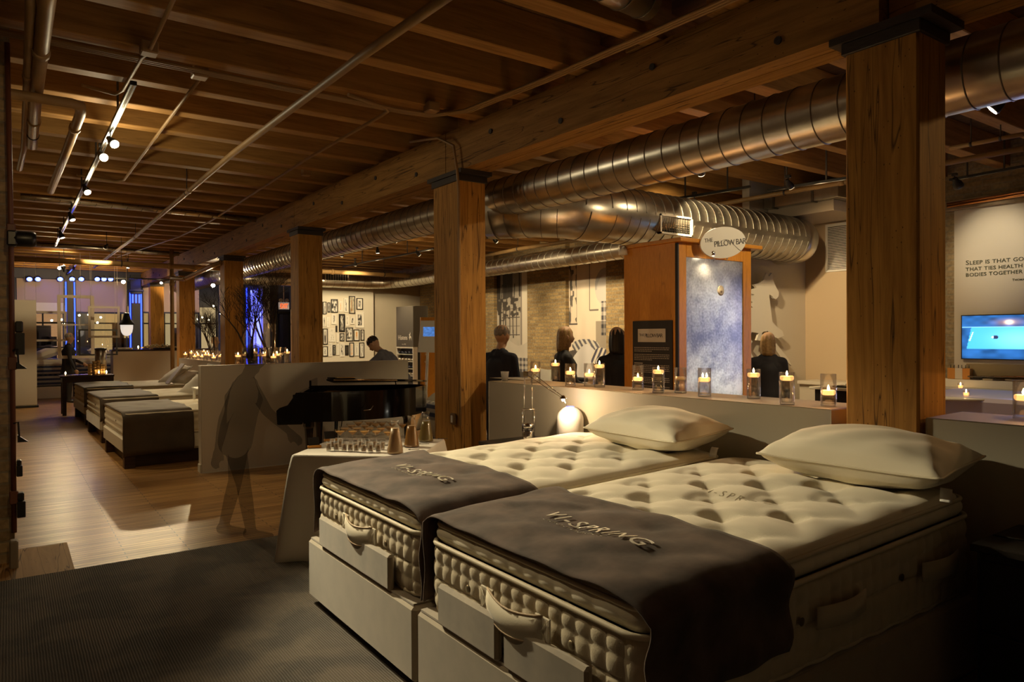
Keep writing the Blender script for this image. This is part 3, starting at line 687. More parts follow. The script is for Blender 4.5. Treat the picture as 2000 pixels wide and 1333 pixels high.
def mattress(name, X, Y, L, W, zb, zt, label, n=100, nz=34, rows=4, big=True, topper=.085, tilt=.06, group=None, rz=0, colw=.072):
    t = empty(name, (X, Y, 0), rz, label=label, cat='mattress', group=group)
    loop = rrect(L, W, .09 if big else .07, n)
    per = loop[-1][2] + .0
    nc = max(1, round(per / colw))
    hs = zt - zb
    def side(p, q, d, f):
        pf = (abs(math.sin(PI * rows * f)) ** .42) * (abs(math.sin(PI * nc * d / per)) ** .38)
        roundf = 1 - abs(2 * f - 1) ** 6
        o = -.020 + .016 * roundf + .015 * pf
        return (p[0] + q[0] * o, p[1] + q[1] * o, zb + hs * f + tilt * f * p[0] / L)
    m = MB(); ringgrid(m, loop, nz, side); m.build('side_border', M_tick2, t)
    def ring(z, r_, o, mt_, wob=0.0, nm='piping'):
        q_ = MB(); q_.tube([(p[0] + q[0] * o, p[1] + q[1] * o, z + (tilt * p[0] / L if z > zb + .05 else 0) + wob * math.sin(d * 31)) for (p, q, d) in loop], r_, 8, closed=True, cap=False)
        q_.build(nm, mt_, t)
    ring(zt + .004, .011 if big else .012, .0, M_pipi); ring(zb + .004, .010, -.012, M_pipi, .004 if big else 0)
    zz = zt
    if topper:
        def sid(p, q, d, f):
            o = -.03 + .02 * math.sin(PI * f) + (.007 * abs(math.sin(d * 26 + 2 * math.sin(d * 5))) ** .7) * math.sin(PI * f)
            return (p[0] + q[0] * o, p[1] + q[1] * o, zt + .006 + topper * f * .9 + tilt * p[0] / L)
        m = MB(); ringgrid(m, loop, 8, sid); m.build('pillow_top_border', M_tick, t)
        zz = zt + topper * .95; ring(zz, .010, -.018, M_pipi)
    if big: h, T = top_fn(L, W, zz, tilt)
    else: h, T = top_fn(L, W, zz, tilt, crown=.025, su=.56, sv=.56, depth=.035, rad=.10)
    m = MB()
    N, K = (120, 76) if big else (44, 30)
    def tf(u, v):
        # ease towards the rounded rectangle
        x = L * u; y = W * v
        s_ = .985 if big else .98
        x_ = L / 2 + (x - L / 2) * s_; y_ = W / 2 + (y - W / 2) * s_
        e = max(abs(2 * u - 1), abs(2 * v - 1)); ez = 1 if e < .985 else 0
        cu = (abs(2 * u - 1) ** 14 * abs(2 * v - 1) ** 14); x_ += (L / 2 - x_) * .04 * cu; y_ += (W / 2 - y_) * .05 * cu
        z = h(x, y) if ez else zz + tilt * x / L - .004
        return (x_, y_, z)
    m.grid(tf, N, K)
    m.m = 1
    for (a_, b_) in T:
        if big: m.ball((L / 2 + (a_ - L / 2) * .985, W / 2 + (b_ - W / 2) * .985, h(a_, b_) + .004), .011, 8, 5, (1, 1, .6))
    m.build('tufted_top', [M_tick, M_pipi], t)
    return t, h, zz
def hem(o, th=.006):
    md = o.modifiers.new('thickness', 'SOLIDIFY'); md.thickness = th; md.offset = 1; return o
def throw(name, X, Y, L, W, h, x0, x1, zd0, zd1, label, m_, wav=.012, nb=26, rz=0, group=None, sagfoot=.0):
    """runner across the bed: hangs zd0 deep on the low-y side and zd1 on the high-y side"""
    t = empty(name, (X, Y, 0), rz, label=label, cat='bed runner', group=group); h = h.smooth
    def path(a_):            # a_ 0..1 along the cloth across the bed
        tot = zd0 + W + zd1; s = a_ * tot
        if s < zd0:
            f = s / zd0; return -.022 - .012 * math.sin(f * 9), None, f * zd0 - zd0
        if s > zd0 + W:
            f = (s - zd0 - W) / zd1; return W + .022 + .008 * math.sin(f * 8), None, -f * zd1
        return s - zd0, True, 0
    def fn(u, v):
        y, top, dz = path(v)
        x = x0 + (x1 - x0) * u + .02 * math.sin(v * 17) * u * (1 if top else .3)
        yy = min(max(y, .03), W - .03)
        hh = h(max(.04, min(L - .04, x)), yy)
        base = h(max(.04, x), W / 2)
        hh = max(hh, base - .035) if top else h(max(.05, x), .03 if y < 0 else W - .03) + .005
        ed = min(y, W - y) if top else 0
        rd = .05
        if top and ed < rd: hh -= rd * (1 - math.sqrt(max(0, 1 - (1 - ed / rd) ** 2))) * .5
        elif not top: hh -= rd * .5
        z = hh + dz + .014 + (wav * (.5 + .5 * math.sin(x * 19 + y * 7)) * math.sin(y * 9 + x * 4) ** 2 if top else 0)
        if u < .04: z -= .012 * (1 - u / .04) + sagfoot
        if not top: y += .008 * math.sin(x * 22 + dz * 6) * (1 if y > 0 else -1)
        return (x, y, z)
    m = MB(); m.grid(fn, 34, nb * 3); c = hem(m.build('cloth', m_, t))
    return t, fn
def pillow(name, M, L, W, T, label, m_=None, flange=.0, cat='pillow', group=None, n=34, seed=0, tagp=True, pinch=.5):
    t = empty(name, (0, 0, 0), label=label, cat=cat, group=group); t.matrix_world = M
    rs = random.Random(seed); ph = [rs.random() * 6 for _ in range(6)]
    def surf(sgn):
        def fn(u, v):
            a_ = 2 * u - 1; b_ = 2 * v - 1
            e = (1 - a_ ** 2) * (1 - b_ ** 2)
            th = T * .5 * max(0, e) ** .42
            sx = 1 - .07 * (1 - b_ * b_) * a_ ** 4 * 1.0; sy = 1 - .10 * (1 - a_ * a_) * b_ ** 4
            x = a_ * L / 2 * (1 - .06 * (1 - b_ ** 2) * abs(a_) ** 3) ; y = b_ * W / 2 * (1 - .10 * (1 - a_ ** 2) * abs(b_) ** 3)
            wr = .006 * math.sin(13 * a_ + 5 * b_ + ph[0]) * (abs(a_) ** 2) + .005 * math.sin(17 * b_ + 4 * a_ + ph[1]) * abs(b_) ** 2 + .004 * math.sin(9 * a_ - 8 * b_ + ph[2])
            z = sgn * th * (1.0 if sgn > 0 else .8) + wr * min(1, e * 6) + .012 * (abs(a_ * b_)) ** 3
            return (x, y, z)
        return fn
    m = MB(); m.grid(surf(1), n, n); g = len(m.v)
    m2 = MB(); m2.grid(surf(-1), n, n); m.add(m2.v, [f[::-1] for f in m2.f], True)
    m.build('pillow_body', m_ or M_pillow, t)
    loop = []
    f1 = surf(1)
    for i in range(n): loop.append(f1(i / n, 0))
    for i in range(n): loop.append(f1(1, i / n))
    for i in range(n): loop.append(f1(1 - i / n, 1))
    for i in range(n): loop.append(f1(0, 1 - i / n))
    if flange:
        q = MB(); k = len(loop); vs = list(loop); 
        for p in loop:
            d = Vector((p[0], p[1], 0)); s_ = Vector((math.copysign(flange, p[0]) if abs(p[0]) > L * .40 else 0, math.copysign(flange, p[1]) if abs(p[1]) > W * .38 else 0, 0))
            vs.append(tuple(Vector(p) + s_ + Vector((0, 0, .004 * math.sin(p[0] * 40 + p[1] * 30)))))
        q.add(vs, [(i, (i + 1) % k, k + (i + 1) % k, k + i) for i in range(k)], True); hem(q.build('flange', m_ or M_linen, t), .004)
    else:
        q = MB(); q.tube(loop, .006, 6, closed=True, cap=False); q.build('piping', M_pipi, t)
    return t
def lay(x, y, z, yaw=0, pitch=0, roll=0):
    return Matrix.Translation((x, y, z)) @ Matrix.Rotation(yaw, 4, 'Z') @ Matrix.Rotation(pitch, 4, 'Y') @ Matrix.Rotation(roll, 4, 'X')

# ---------------------------------------------------------------- the two big beds
BX, BL_, BW = 1.50, 2.13, 1.31
for k, (by, side) in enumerate(((2.835, 'left'), (1.455, 'right'))):
    d = empty('divan_base', (BX - .05, by - .02, .023), label='beige velvet divan base under the %s mattress' % ('far left near' if k == 0 else 'nearest right-hand'), cat='bed base', group='divan bases of the two near beds')
    MB().box(0, 2.17, 0, 1.352, .03, .375, .018).build('upholstered_box', M_velv, d)
    MB().box(.012, 2.15, .02, 1.33, .373, .382).build('top_panel', M_pad, d)
    for (fx, fy) in ((.12, .12), (.12, 1.23), (2.03, .12), (2.03, 1.23)):
        MB().cyl((fx, fy, 0.0), .03, .032, 12).build('foot', M_black, d)
    # upholstered retaining pads standing at the foot end
    for (p0, p1) in (((.22, .68), (.72, 1.16)) if k == 1 else ((.24, 1.16),)):
        q = MB(); q.box(-.004, .03, p0, p1, .375, .545, .012); q.build('foot_pad', M_pad, d)
    mt, h, zz = mattress('mattress', BX, by, BL_, BW, .412, .70, ['cream tufted mattress of the left near bed, beside the nightstand lamp', 'cream tufted mattress of the nearest bed, in the right foreground'][k], group='cream tufted mattresses of the near beds')
    # handle strap and eyelets at the foot end
    for (yc, s_) in ((.62 if k == 0 else .62, 1),):
        q = MB(); lp = []
        for i in range(11):
            f = i / 10; lp.append((-.028 - .03 * math.sin(PI * f), yc + .17 - .34 * f, .60 - .02 * math.sin(PI * f)))
        for dz in (0,):
            vs = []; fs = []
            for i, p in enumerate(lp): vs += [(p[0], p[1], p[2] - .045), (p[0] - .006, p[1], p[2] + .0), (p[0], p[1], p[2] + .045)]
            fs = [(i * 3 + j, i * 3 + 3 + j, i * 3 + 4 + j, i * 3 + 1 + j) for i in range(10) for j in (0, 1)]
            q.add(vs, fs, True)
        s = hem(q.build('handle', M_tick, mt), .005)
        q = MB(); q.tube([(p[0] - .003, p[1], p[2] + .046) for p in lp], .005, 6); q.tube([(p[0] - .003, p[1], p[2] - .046) for p in lp], .004, 6); q.build('handle_edge', mat('tan_piping', (.50, .36, .22), .6), s)
        for sgn in (-1, 1):
            q = MB(); yy = yc + sgn * .17
            for a_, b_ in (((-.035, .042), (.035, -.042)), ((-.035, -.042), (.035, .042)), ((-.035, -.042), (-.035, .042)), ((.035, -.042), (.035, .042))):
                q.tube([(-.037, yy + a_[0] * 1, .60 + a_[1]), (-.037, yy + b_[0], .60 + b_[1])], .0016, 5)
            q.box(-.034, -.026, yy - .042, yy + .042, .552, .648, .003); q.build('strap_patch', M_tick, mt)
    for yy in (.3, .93):
        q = MB(); q.lathe([(.006, 0), (.016, 0), (.017, .004), (.010, .007), (.009, .004), (.003, .002)], (-.032, yy, .60), 14, axis='x'); q.xf(Matrix.Identity(4)); q.build('eyelet', M_grommet, mt)
    for xx in (.75, 1.45):
        q = MB(); q.lathe([(.016, 0), (.013, .006), (.004, .004)], (xx, -.018, .58 + .04 * xx / 2), 14, axis='y'); q.build('eyelet', M_grommet, mt)
    # side handle on the outer side of the nearest bed
    if k == 1:
        for xx in (.98, 1.75):
            q = MB(); lp = [(xx - .16 + .32 * i / 8, -.03 - .025 * math.sin(PI * i / 8), .58 + .03 * xx / 2) for i in range(9)]
            vs = []
            for p in lp: vs += [(p[0], p[1], p[2] - .04), (p[0], p[1], p[2] + .04)]
            q.add(vs, [(i * 2, i * 2 + 2, i * 2 + 3, i * 2 + 1) for i in range(8)], True); hem(q.build('handle', M_tick2, mt), .006)
    dz0 = .30 if k == 1 else .36
    tw, fn = throw('bed_runner', BX, by, BL_, BW, h, -.012, .66, dz0, .36, ['brown suede runner across the foot of the left near mattress', 'brown suede runner with silver lettering across the nearest mattress'][k], M_suede, group='brown suede runners on the near beds')
    # embroidered wordmark, read from the foot of the bed
    def drape(v, h=h.smooth):
        x, y = v.x, v.y
        base = h(max(.05, x), BW / 2)
        zt_ = max(h(min(BL_ - .05, max(.05, x)), min(BW - .04, max(.04, y))), base - .035) + .028 + .012 * (.5 + .5 * math.sin(x * 19 + y * 7)) * math.sin(y * 9 + x * 4) ** 2
        return Vector((x, y, zt_ + v.z))
    q = MB(); Mx = frame3((0, -1, 0), (1, 0, 0), (0, 0, 1), (.285, .86, 0))
    add_text(q, 'VI-SPRING', .10, Mx, .0016, drape, shear=.35, space=1.25); q.build('lettering', M_thread, tw)
    q = MB()
    for i in range(26):
        y_ = .80 - i * .014; p = drape(Vector((.245, y_, .001))); p2 = drape(Vector((.245 + .016 * (i % 3 > 0), y_ - .008, .001))); q.tube([p, p2], .0012, 4, cap=False)
    q.build('small_stitching', M_thread, tw)
    if k == 1:
        q = MB(); M2 = frame3((0, -1, 0), (1, 0, 0), (0, 0, 1), (1.18, .80, 0))
        add_text(q, 'VI-SPRING', .06, M2, .0006, lambda v: Vector((v.x, v.y, h(v.x, v.y) + .0015)), space=1.5); q.build('woven_lettering', mat('woven_letters', (.50, .43, .30), .8), mt)
M1 = lay(3.41, 3.22, .985, R(88), R(0), R(-5)); M2_ = lay(3.45, 1.86, .99, R(93), 0, R(-5))
pillow('pillow', M1, .84, .50, .29, 'cream pillow on the left near bed, beside the white dome', seed=1, group='cream pillows on the near beds')
pillow('pillow', M2_, .88, .50, .30, 'cream pillow on the nearest bed, in front of the dark timber column', seed=5, group='cream pillows on the near beds')
_l1 = at(1400, 880, 'z', .91); _l2 = at(1850, 962, 'z', .90)
for (x, y, z, lab) in ((_l1.x, _l1.y, .93, 'small white care label hanging from the left pillow'), (_l2.x, _l2.y, .92, 'white care label hanging from the nearest pillow')):
    q = MB(); q.grid(lambda u, v: (x - .02 - .05 * u, y - .03 + .05 * v - .02 * u, z - .05 * u * u), 6, 3); hem(q.build('care_label', M_white, label=lab, cat='label'), .001)

# ---------------------------------------------------------------- three beds along the left
def far_bed(y0, W, rz, k):
    X0 = 1.14; L = 2.1
    lab = ['nearest far bed, cut off by the partition', 'middle far bed of three', 'farthest bed, beside the bar counter'][k]
    pl = empty('bed_plinth', (X0, y0, 0), rz, label='dark bed plinth under the ' + lab, cat='bed base', group='plinths of the far beds')
    MB().box(.10, L - .05, .12, W - .12, 0, .17, .004).build('plinth', W_dark, pl)
    for fy in (0.02, W - .14): MB().box(.0, .12, fy, fy + .12, 0, .17, .004).build('plinth_leg', W_dark, pl)
    bs = empty('box_base', (X0, y0, 0), rz, label='cream box base of the ' + lab, cat='bed base', group='box bases of the far beds')
    MB().box(-.02, L + .02, 0, W, .175, .385, .03).build('upholstery', M_velv if k else M_cream, bs)
    mt, h, zz = mattress('mattress', X0, y0, L, W, .39, .655, 'cream mattress of the ' + lab, n=22, nz=12, rows=3, big=False, topper=0, tilt=.0, rz=rz, colw=.085, group='mattresses of the far beds')
    q = MB(); q.lathe([(.018, 0), (.012, .006), (.004, .003)], (1.25, -.014, .54), 10, axis='y'); q.lathe([(.018, 0), (.012, .006), (.004, .003)], (-.014, W * .35, .54), 10, axis='x'); q.build('eyelet', M_grommet, mt)
    throw('bed_runner', X0, y0, L, W, h, -.02, .78, .50 if k == 0 else .32, .25, 'taupe satin runner at the foot of the ' + lab, M_silk, wav=.006, nb=12, rz=rz, group='satin runners on the far beds')
    return h
far_bed(9.75, 1.70, R(1.5), 0); far_bed(12.35, 1.75, R(1.5), 1); far_bed(15.1, 1.85, R(1.5), 2)
def pl(x, y, z, yaw, lean, lab, s=.62, T=.17, seed=0, grp='white pillows on the far beds'):
    pillow('sham_pillow', lay(x, y, z, yaw, 0, 0) @ Matrix.Rotation(lean, 4, 'Y'), s * .8, s, T, lab, M_linen, flange=.035, n=16, seed=seed, group=grp)
pl(2.75, 15.95, .80, R(10), R(-38), 'white sham pillow leaning at the head of the farthest bed, front one', seed=3)
pl(2.95, 16.45, .80, R(5), R(-42), 'white sham pillow of the farthest bed, nearest the bar counter', seed=4)
pl(2.95, 15.6, .78, R(20), R(-25), 'white pillow lying at the back of the farthest bed', seed=9)
pl(2.78, 13.0, .86, R(12), R(-52), 'large white pillow propped on the middle far bed, half hidden by the partition', s=.75, T=.2, seed=6)
pl(2.62, 12.75, .80, R(30), R(-35), 'white pillow leaning in front of the large one on the middle far bed', s=.6, seed=7)
bk = empty('open_brochure', (2.50, 15.1, .70), label='white brochure stand tilted on the farthest bed beside its pillows', cat='stand')
q = MB(); q.box(-.01, .01, -.17, .17, 0, .48, .003); q.xf(Matrix.Rotation(R(38), 4, 'Y')); q.build('panel', M_white, bk)
q = MB(); q.box(0, .12, -.12, .12, -.01, .004, .002); q.build('foot', M_white, bk)
ot = empty('bed_tray', (2.18, 11.0, .67), label='small white tray table on the nearest far bed beside the partition', cat='tray')
MB().box(0, .6, -.2, .2, .18, .2, .003).build('tray_top', M_white, ot)
for sx in (.02, .56): MB().box(sx, sx + .03, -.19, -.16, 0, .18, .002).build('leg', M_white, ot); MB().box(sx, sx + .03, .16, .19, 0, .18, .002).build('leg', M_white, ot)
# ---------------------------------------------------------------- nightstands and what stands on them
M_ebony = mat('black_lacquer', (.010, .008, .007), .12, coat=.5)
M_blk2 = mat('black_laminate', (.02, .016, .013), .28)
def nightstand(x0, x1, y0, y1, zt, label):
    t = empty('nightstand', ((x0 + x1) / 2, (y0 + y1) / 2, 0), label=label, cat='nightstand'); off = (-(x0 + x1) / 2, -(y0 + y1) / 2, 0)
    MB().box(x0 + .02, x1 - .01, y0 + .02, y1 - .02, .06, zt - .03, .004).build('body', M_blk2, t, loc=off)
    MB().box(x0, x1, y0, y1, zt - .03, zt, .004).build('top', M_blk2, t, loc=off)
    MB().box(x0 + .05, x1 - .05, y0 + .05, y1 - .05, 0, .06).build('plinth', M_black, t, loc=off)
    for k in range(2):
        z0 = .10 + k * (zt - .15) / 2
        q = MB(); q.box(x0 + .006, x0 + .02, y0 + .04, y1 - .04, z0, z0 + (zt - .15) / 2 - .012, .003); d = q.build('drawer', M_blk2, t, loc=off)
        q = MB(); q.box(x0 - .008, x0 + .006, (y0 + y1) / 2 - .06, (y0 + y1) / 2 + .06, z0 + .16, z0 + .172, .002); q.build('handle', M_iron, d)
NZ = .745
nightstand(3.10, 3.655, 4.215, 4.86, NZ, 'low black nightstand left of the near beds, carrying the chrome lamp')
nightstand(3.22, 3.72, .66, 1.30, .735, 'black nightstand at the right edge, beyond the nearest bed')
q = MB(); q.lathe([(.055, 0), (.06, .01), (.055, .03), (.03, .038)], (3.55, 1.02, .736), 20); q.tube([(3.50, 1.05, .745), (3.42, 1.16, .742), (3.40, 1.28, .742)], .004, 6)
q.build('alarm_clock', M_black, label='round black object with a cord on the right nightstand', cat='clock')
# halogen lamp
lp = at(1078, 868, 'z', NZ); LX, LY = 3.34, 4.50
t = empty('desk_lamp', (LX, LY, NZ), label='chrome halogen lamp with jointed rods on the left nightstand, switched on', cat='lamp')
q = MB(); q.lathe([(.046, 0), (.048, .004), (.048, .10), (.044, .105)], (0, 0, 0), 24); q.build('base', M_chrome, t)
q = MB(); q.lathe([(.03, .105), (.042, .12), (.046, .15), (.03, .165)], (0, 0, 0), 20); q.build('collar', M_chrome, t)
dv = Vector((.82, -.57, 0)) * .046
q = MB()
for s_ in (-1, 1):
    q.tube([dv * s_ + Vector((0, 0, .10)), dv * s_ + Vector((0, 0, .27))], .005, 8)
q.tube([dv * -1 + Vector((0, 0, .27)), dv + Vector((0, 0, .27))], .005, 8); q.build('yoke', M_chrome, t)
q = MB(); tp = Vector((.0, .0, .545))
for s_ in (-.75, .75): q.tube([dv * s_ + Vector((0, 0, .17)), dv * s_ * .8 + tp], .0032, 6)
q.build('lower_rods', M_chrome, t)
q = MB(); q.box(-.03, .03, -.03, .03, .53, .572, .006); q.build('counterweight', M_chrome, t)
hd = at(1100, 778, 'x', 3.40) - Vector((LX, LY, NZ))
q = MB()
for s_ in (-.7, .7): q.tube([dv * s_ + tp + Vector((0, 0, .015)), dv * s_ * .3 + hd], .0032, 6)
q.tube([hd, hd + Vector((.03, -.02, -.07))], .003, 6); q.build('upper_rods', M_chrome, t)
q = MB(); q.lathe([(.008, .02), (.028, .0), (.03, -.006)], hd, 14); q.build('lamp_head', M_chrome, t)
q = MB(); q.ball(hd + Vector((0, 0, -.012)), .012, 10, 6); q.build('bulb', emit('halogen', (1, .78, .5), 60), t)
lamp('POINT', 'halogen_light', (LX + hd.x, LY + hd.y, NZ + hd.z - .035), 4.5, (1, .72, .42), size=.012)
# white dome (air purifier)
DX, DY = 3.575, 4.27
t = empty('dome_purifier', (DX, DY, NZ), label='white dome-shaped air purifier with blue light on top', cat='air purifier')
M_plastic = mat('white_plastic', (.72, .68, .64), .3, coat=.3)
r_, hh = .106, .30
prof = [(.098, 0), (r_, .008), (r_, hh - r_)] + [(r_ * math.cos(a_), hh - r_ + r_ * math.sin(a_)) for a_ in np.linspace(.1, PI / 2 - .22, 9)]
q = MB(); q.lathe(prof, (0, 0, 0), 36); q.build('shell', M_plastic, t)
q = MB(); q.lathe([(r_ * math.cos(a_) + .001, hh - r_ + r_ * math.sin(a_) + .001) for a_ in np.linspace(PI / 2 - .30, PI / 2 - .02, 5)], (0, 0, 0), 30); q.build('blue_light', emit('blue_led', (.05, .08, 1), 4), t)
q = MB()
for (aa, ww) in ((-2.75, .3), (-2.02, .3)):
    q.grid(lambda u, v: ((r_ + .002) * math.cos(aa + ww * (u - .5) * 2 * .6), (r_ + .002) * math.sin(aa + ww * (u - .5) * 2 * .6), .035 + .045 * v * (1 - .5 * (2 * u - 1) ** 2)), 8, 3)
q.build('air_vents', mat('dark_vent', (.12, .09, .06), .6), t)
q = MB(); q.grid(lambda u, v: ((r_ + .001) * math.cos(-2.5 + .012 * u), (r_ + .001) * math.sin(-2.5 + .012 * u), .01 + .19 * v), 1, 4); q.build('seam', M_white, t)
q = MB(); q.tube([(LX + .04, LY - .02, NZ + .004), (LX + .06, LY - .08, NZ + .004), (3.58, 4.40, NZ + .004), (3.64, 4.44, NZ + .004)], .003, 6)
q.build('power_cord', M_black, label='thin black power cord on the left nightstand', cat='cord')

# ---------------------------------------------------------------- glass candle cylinders
G_clear = glass('clear_glass', base=.05); G_water = glass('water', (.93, .95, .96), base=.10, rough=.01)
M_wax = mat('ivory_wax', (.78, .66, .46), .5); M_waxlit = mat('lit_wax', (.85, .55, .25), .5, emis=(1, .42, .12), estr=1.0)  # lit wax: candle glow put in as orange colour and emission
E_flame = emit('flame', (1, .62, .22), 30)
def vase(x, y, z, r_, h_, cz, lit, lab, grp, n=20, power=.0, two=False):
    t = empty('glass_cylinder', (x, y, z), label='clear glass cylinder vase ' + lab, cat='vase', group=grp)
    q = MB(); q.lathe([(r_, .006), (r_, h_), (r_ - .003, h_), (r_ - .003, .012)], (0, 0, 0), n, capb=False, capt=False); q.build('glass_wall', G_clear, t)
    q = MB(); q.lathe([(r_ - .002, 0), (r_, .004), (r_, .010), (r_ - .003, .014)], (0, 0, 0), n); q.build('base', G_water, t)
    q = MB(); q.lathe([(r_ - .0045, .016), (r_ - .0045, cz - .006)], (0, 0, 0), n); q.build('water', G_water, t)
    c = empty('floating_candle', (x, y, z + cz), label=('lit' if lit else 'unlit') + ' candle in glass ' + lab, cat='candle', group=grp.replace('glass cylinders', 'floating candles'))
    rc = r_ * .88; hc = r_ * .55
    q = MB(); q.lathe([(rc * .8, -hc * .35), (rc, 0), (rc, hc * .6), (rc * .85, hc * .8), (rc * .5, hc * .7)], (0, 0, 0), n); q.build('wax', M_waxlit if lit else M_wax, c)
    q = MB(); q.tube([(0, 0, hc * .6), (0, 0, hc * .6 + .008)], .0012, 5); q.build('wick', M_black, c)
    if lit:
        for dx in ((0,) if not two else (-.008, .010)):
            q = MB(); q.lathe([(.001, 0), (.006, .007), (.0065, .013), (.004, .021), (.0008, .03)], (dx, -dx, hc * .6 + .006), 10); q.build('flame', E_flame, c)
        if power: lamp('POINT', 'candle_light', (x, y, z + cz + hc + .03), power, (1, .48, .16), size=.012)
VS = [(1046, 748, 722, .19), (1085, 744, 711, .188), (1114, 755, 727, .188), (1151, 755, 731, .19), (1171, 757, 711, .195), (1246, 762, 739, .19), (1286, 768, 725, .19), (1329, 768, 738, .185), (1376, 775, 740, .195), (1472, 779, 731, .195), (1537, 791, 737, .195), (1618, 794, 765, .19)]
VN = ['on the half wall, leftmost of the twelve', 'second from the left on the half wall', 'third from the left on the half wall, above the chrome lamp', 'fourth from the left on the half wall', 'fifth from the left on the half wall, overlapping the fourth', 'sixth from the left, in front of the black poster', 'seventh from the left, with a high flame by the black poster', 'eighth from the left, with its candle unlit', 'ninth from the left, in front of the frosted door', 'tenth from the left, left of the horse cut-out base', 'eleventh from the left, right of the horse viewer', 'rightmost of the twelve, beside the dark timber column']
for i, (x, yb, yc, h_) in enumerate(VS):
    p = at(x, yb, 'z', HW); xw = hx(p.y)
    if p.x < xw + .06: p = at(x, yb, 'x', xw + .06)
    zc = at(x, yc, 'y', p.y).z - HW - .012
    vase(p.x, p.y, HW, .0445, h_, max(.05, min(h_ - .03, zc)), i != 7, VN[i], 'glass cylinders on the half wall', 28, power=.55 if i not in (7,) else 0, two=(i == 8))
p = at(1999, 819, 'z', HW); vase(p.x, p.y, HW, .045, .19, .10, True, 'on the right half wall, at the right edge of the picture', 'glass cylinders on the half wall', 24, power=.5)
p = at(986, 745, 'z', HW); q = MB(); q.lathe([(.028, 0), (.038, .085), (.041, .088), (.039, .09), (.036, .088), (.027, .004)], (p.x, p.y, HW), 20)
q.build('plastic_cup', glass('frosted_plastic', base=.06, haze=.35, rough=.2), label='clear plastic cup at the left end of the half wall', cat='cup')
p = at(968, 741, 'z', HW); q = MB(); q.add([(p.x + .03, p.y + .15, HW + .004), (p.x + .30, p.y + .05, HW + .004), (p.x + .32, p.y - .3, HW + .004), (p.x + .06, p.y - .35, HW + .006)], [(0, 3, 2, 1)]); hem(q.build('paper_sheet', M_white, label='white paper lying at the left end of the half wall', cat='paper'), .002)

# candle clusters further back
rs = random.Random(11)
GRP2 = 'glass cylinders clustered on the partition'
xs = [465, 479, 497, 502, 514, 519, 534, 541, 553, 561]
lab2 = ['leftmost on the partition beside the column', 'second from the left on the partition', 'third from the left on the partition', 'fourth from the left on the partition, behind a taller one', 'in the middle of the partition row', 'right of the middle on the partition', 'beside the thickest branch vase', 'small one right of the branch vases', 'second from the right on the partition', 'rightmost on the partition, touching the column']
for i, x in enumerate(xs):
    yy = 8.98 + .06 * ((i * 7) % 2); p = at(x, 700, 'y', yy)
    vase(p.x, yy, 1.265, .040, .20 if i % 3 else .15, .06 + .085 * rs.random(), i not in (8,), lab2[i], GRP2, 12, power=.25 if i in (2, 6, 9) else 0)
k = 0
for row in range(3):
    for c in range(6):
        xx = 3.47 + .12 * row + .02 * (c % 2); yy = 18.55 - .58 * c + rs.uniform(-.1, .1) - .1 * row
        if k in (3,): k += 1; continue
        vase(xx, yy, 1.092, .05, .22 if k % 2 else .17, .06 + .1 * rs.random(), True, 'among the dense cluster on the low wall behind the far beds', 'glass cylinders clustered on the low wall', 10, power=.5 if (row == 1 and c in (1, 3, 5)) or k == 0 else 0); k += 1

# tall vases with bare branches
M_bark = mat('dark_bark', (.045, .028, .016), .85)
def branches(x, y, z, H_, spread, seed, lab, vr=.075, vh=.5, lean=(0, 0), nst=4):
    rsb = random.Random(seed)
    v = empty('tall_glass_vase', (x, y, z), label='tall clear glass vase ' + lab, cat='vase', group='tall glass vases holding branches')
    q = MB(); q.lathe([(vr * .8, 0), (vr, .01), (vr, vh), (vr - .004, vh), (vr - .004, .015)], (0, 0, 0), 20, capt=False); q.build('glass_wall', G_clear, v)
    q = MB()
    for _ in range(30):
        a_, r0 = rsb.random() * TAU, rsb.random() * vr * .6; q.ball((r0 * math.cos(a_), r0 * math.sin(a_), .02 + rsb.random() * .05), .018, 7, 5)
    q.build('pebbles', mat('pebbles', (.10, .06, .035), .7), v)
    t = MB()
    def grow(p, d, L, r0, depth):
        pts = [p]; rr_ = [r0]; n = 6 if depth < 2 else 4; c = Vector(p); dd = Vector(d)
        kids = []
        for i in range(n):
            dd = (dd + Vector((rsb.uniform(-1, 1), rsb.uniform(-1, 1), rsb.uniform(-.35, .75))) * .17).normalized()
            c = c + dd * (L / n); pts.append(c.copy()); rr_.append(max(.0014, r0 * (1 - (i + 1) / n * .62)))
            if depth < 4 and i >= (1 if depth else 2): kids.append((c.copy(), dd.copy(), rr_[-1]))
        t.tube(pts, rr_, 7 if depth < 2 else 4, smooth=True)
        for (kp, kd, kr) in kids:
            for _ in range(1 if depth in (0, 3) else 2):
                if rsb.random() < .82:
                    a_ = rsb.random() * TAU; s_ = Vector((math.cos(a_), math.sin(a_), .35)).normalized()
                    grow(kp, (kd + s_ * rsb.uniform(.5, 1.0)).normalized(), L * rsb.uniform(.42, .66), kr * .68, depth + 1)
    for i in range(nst):
        a_ = TAU * i / nst + rsb.random(); o = vr * .35
        grow((x + o * math.cos(a_), y + o * math.sin(a_), z + .07), Vector((math.cos(a_) * spread + lean[0], math.sin(a_) * spread + lean[1], 1)).normalized(), H_ * .62, .017, 0)
    t.build('branch_bundle', M_bark, label='bundle of bare dark branches ' + lab, cat='branches', group='bare branches in tall vases')
p = at(378, 690, 'x', 3.62); branches(3.62, 16.2, 1.092, .98, .25, 3, 'on the low wall between the two far columns', lean=(-.12, .1), nst=4)
p = at(489, 700, 'y', 9.0); branches(p.x, 9.0, 1.265, .80, .22, 5, 'on the partition, left one of the pair', lean=(-.1, 0), nst=3)
p = at(527, 700, 'y', 9.02); branches(p.x, 9.02, 1.265, .98, .2, 12, 'on the partition, taller right one of the pair', lean=(.02, 0), nst=4)

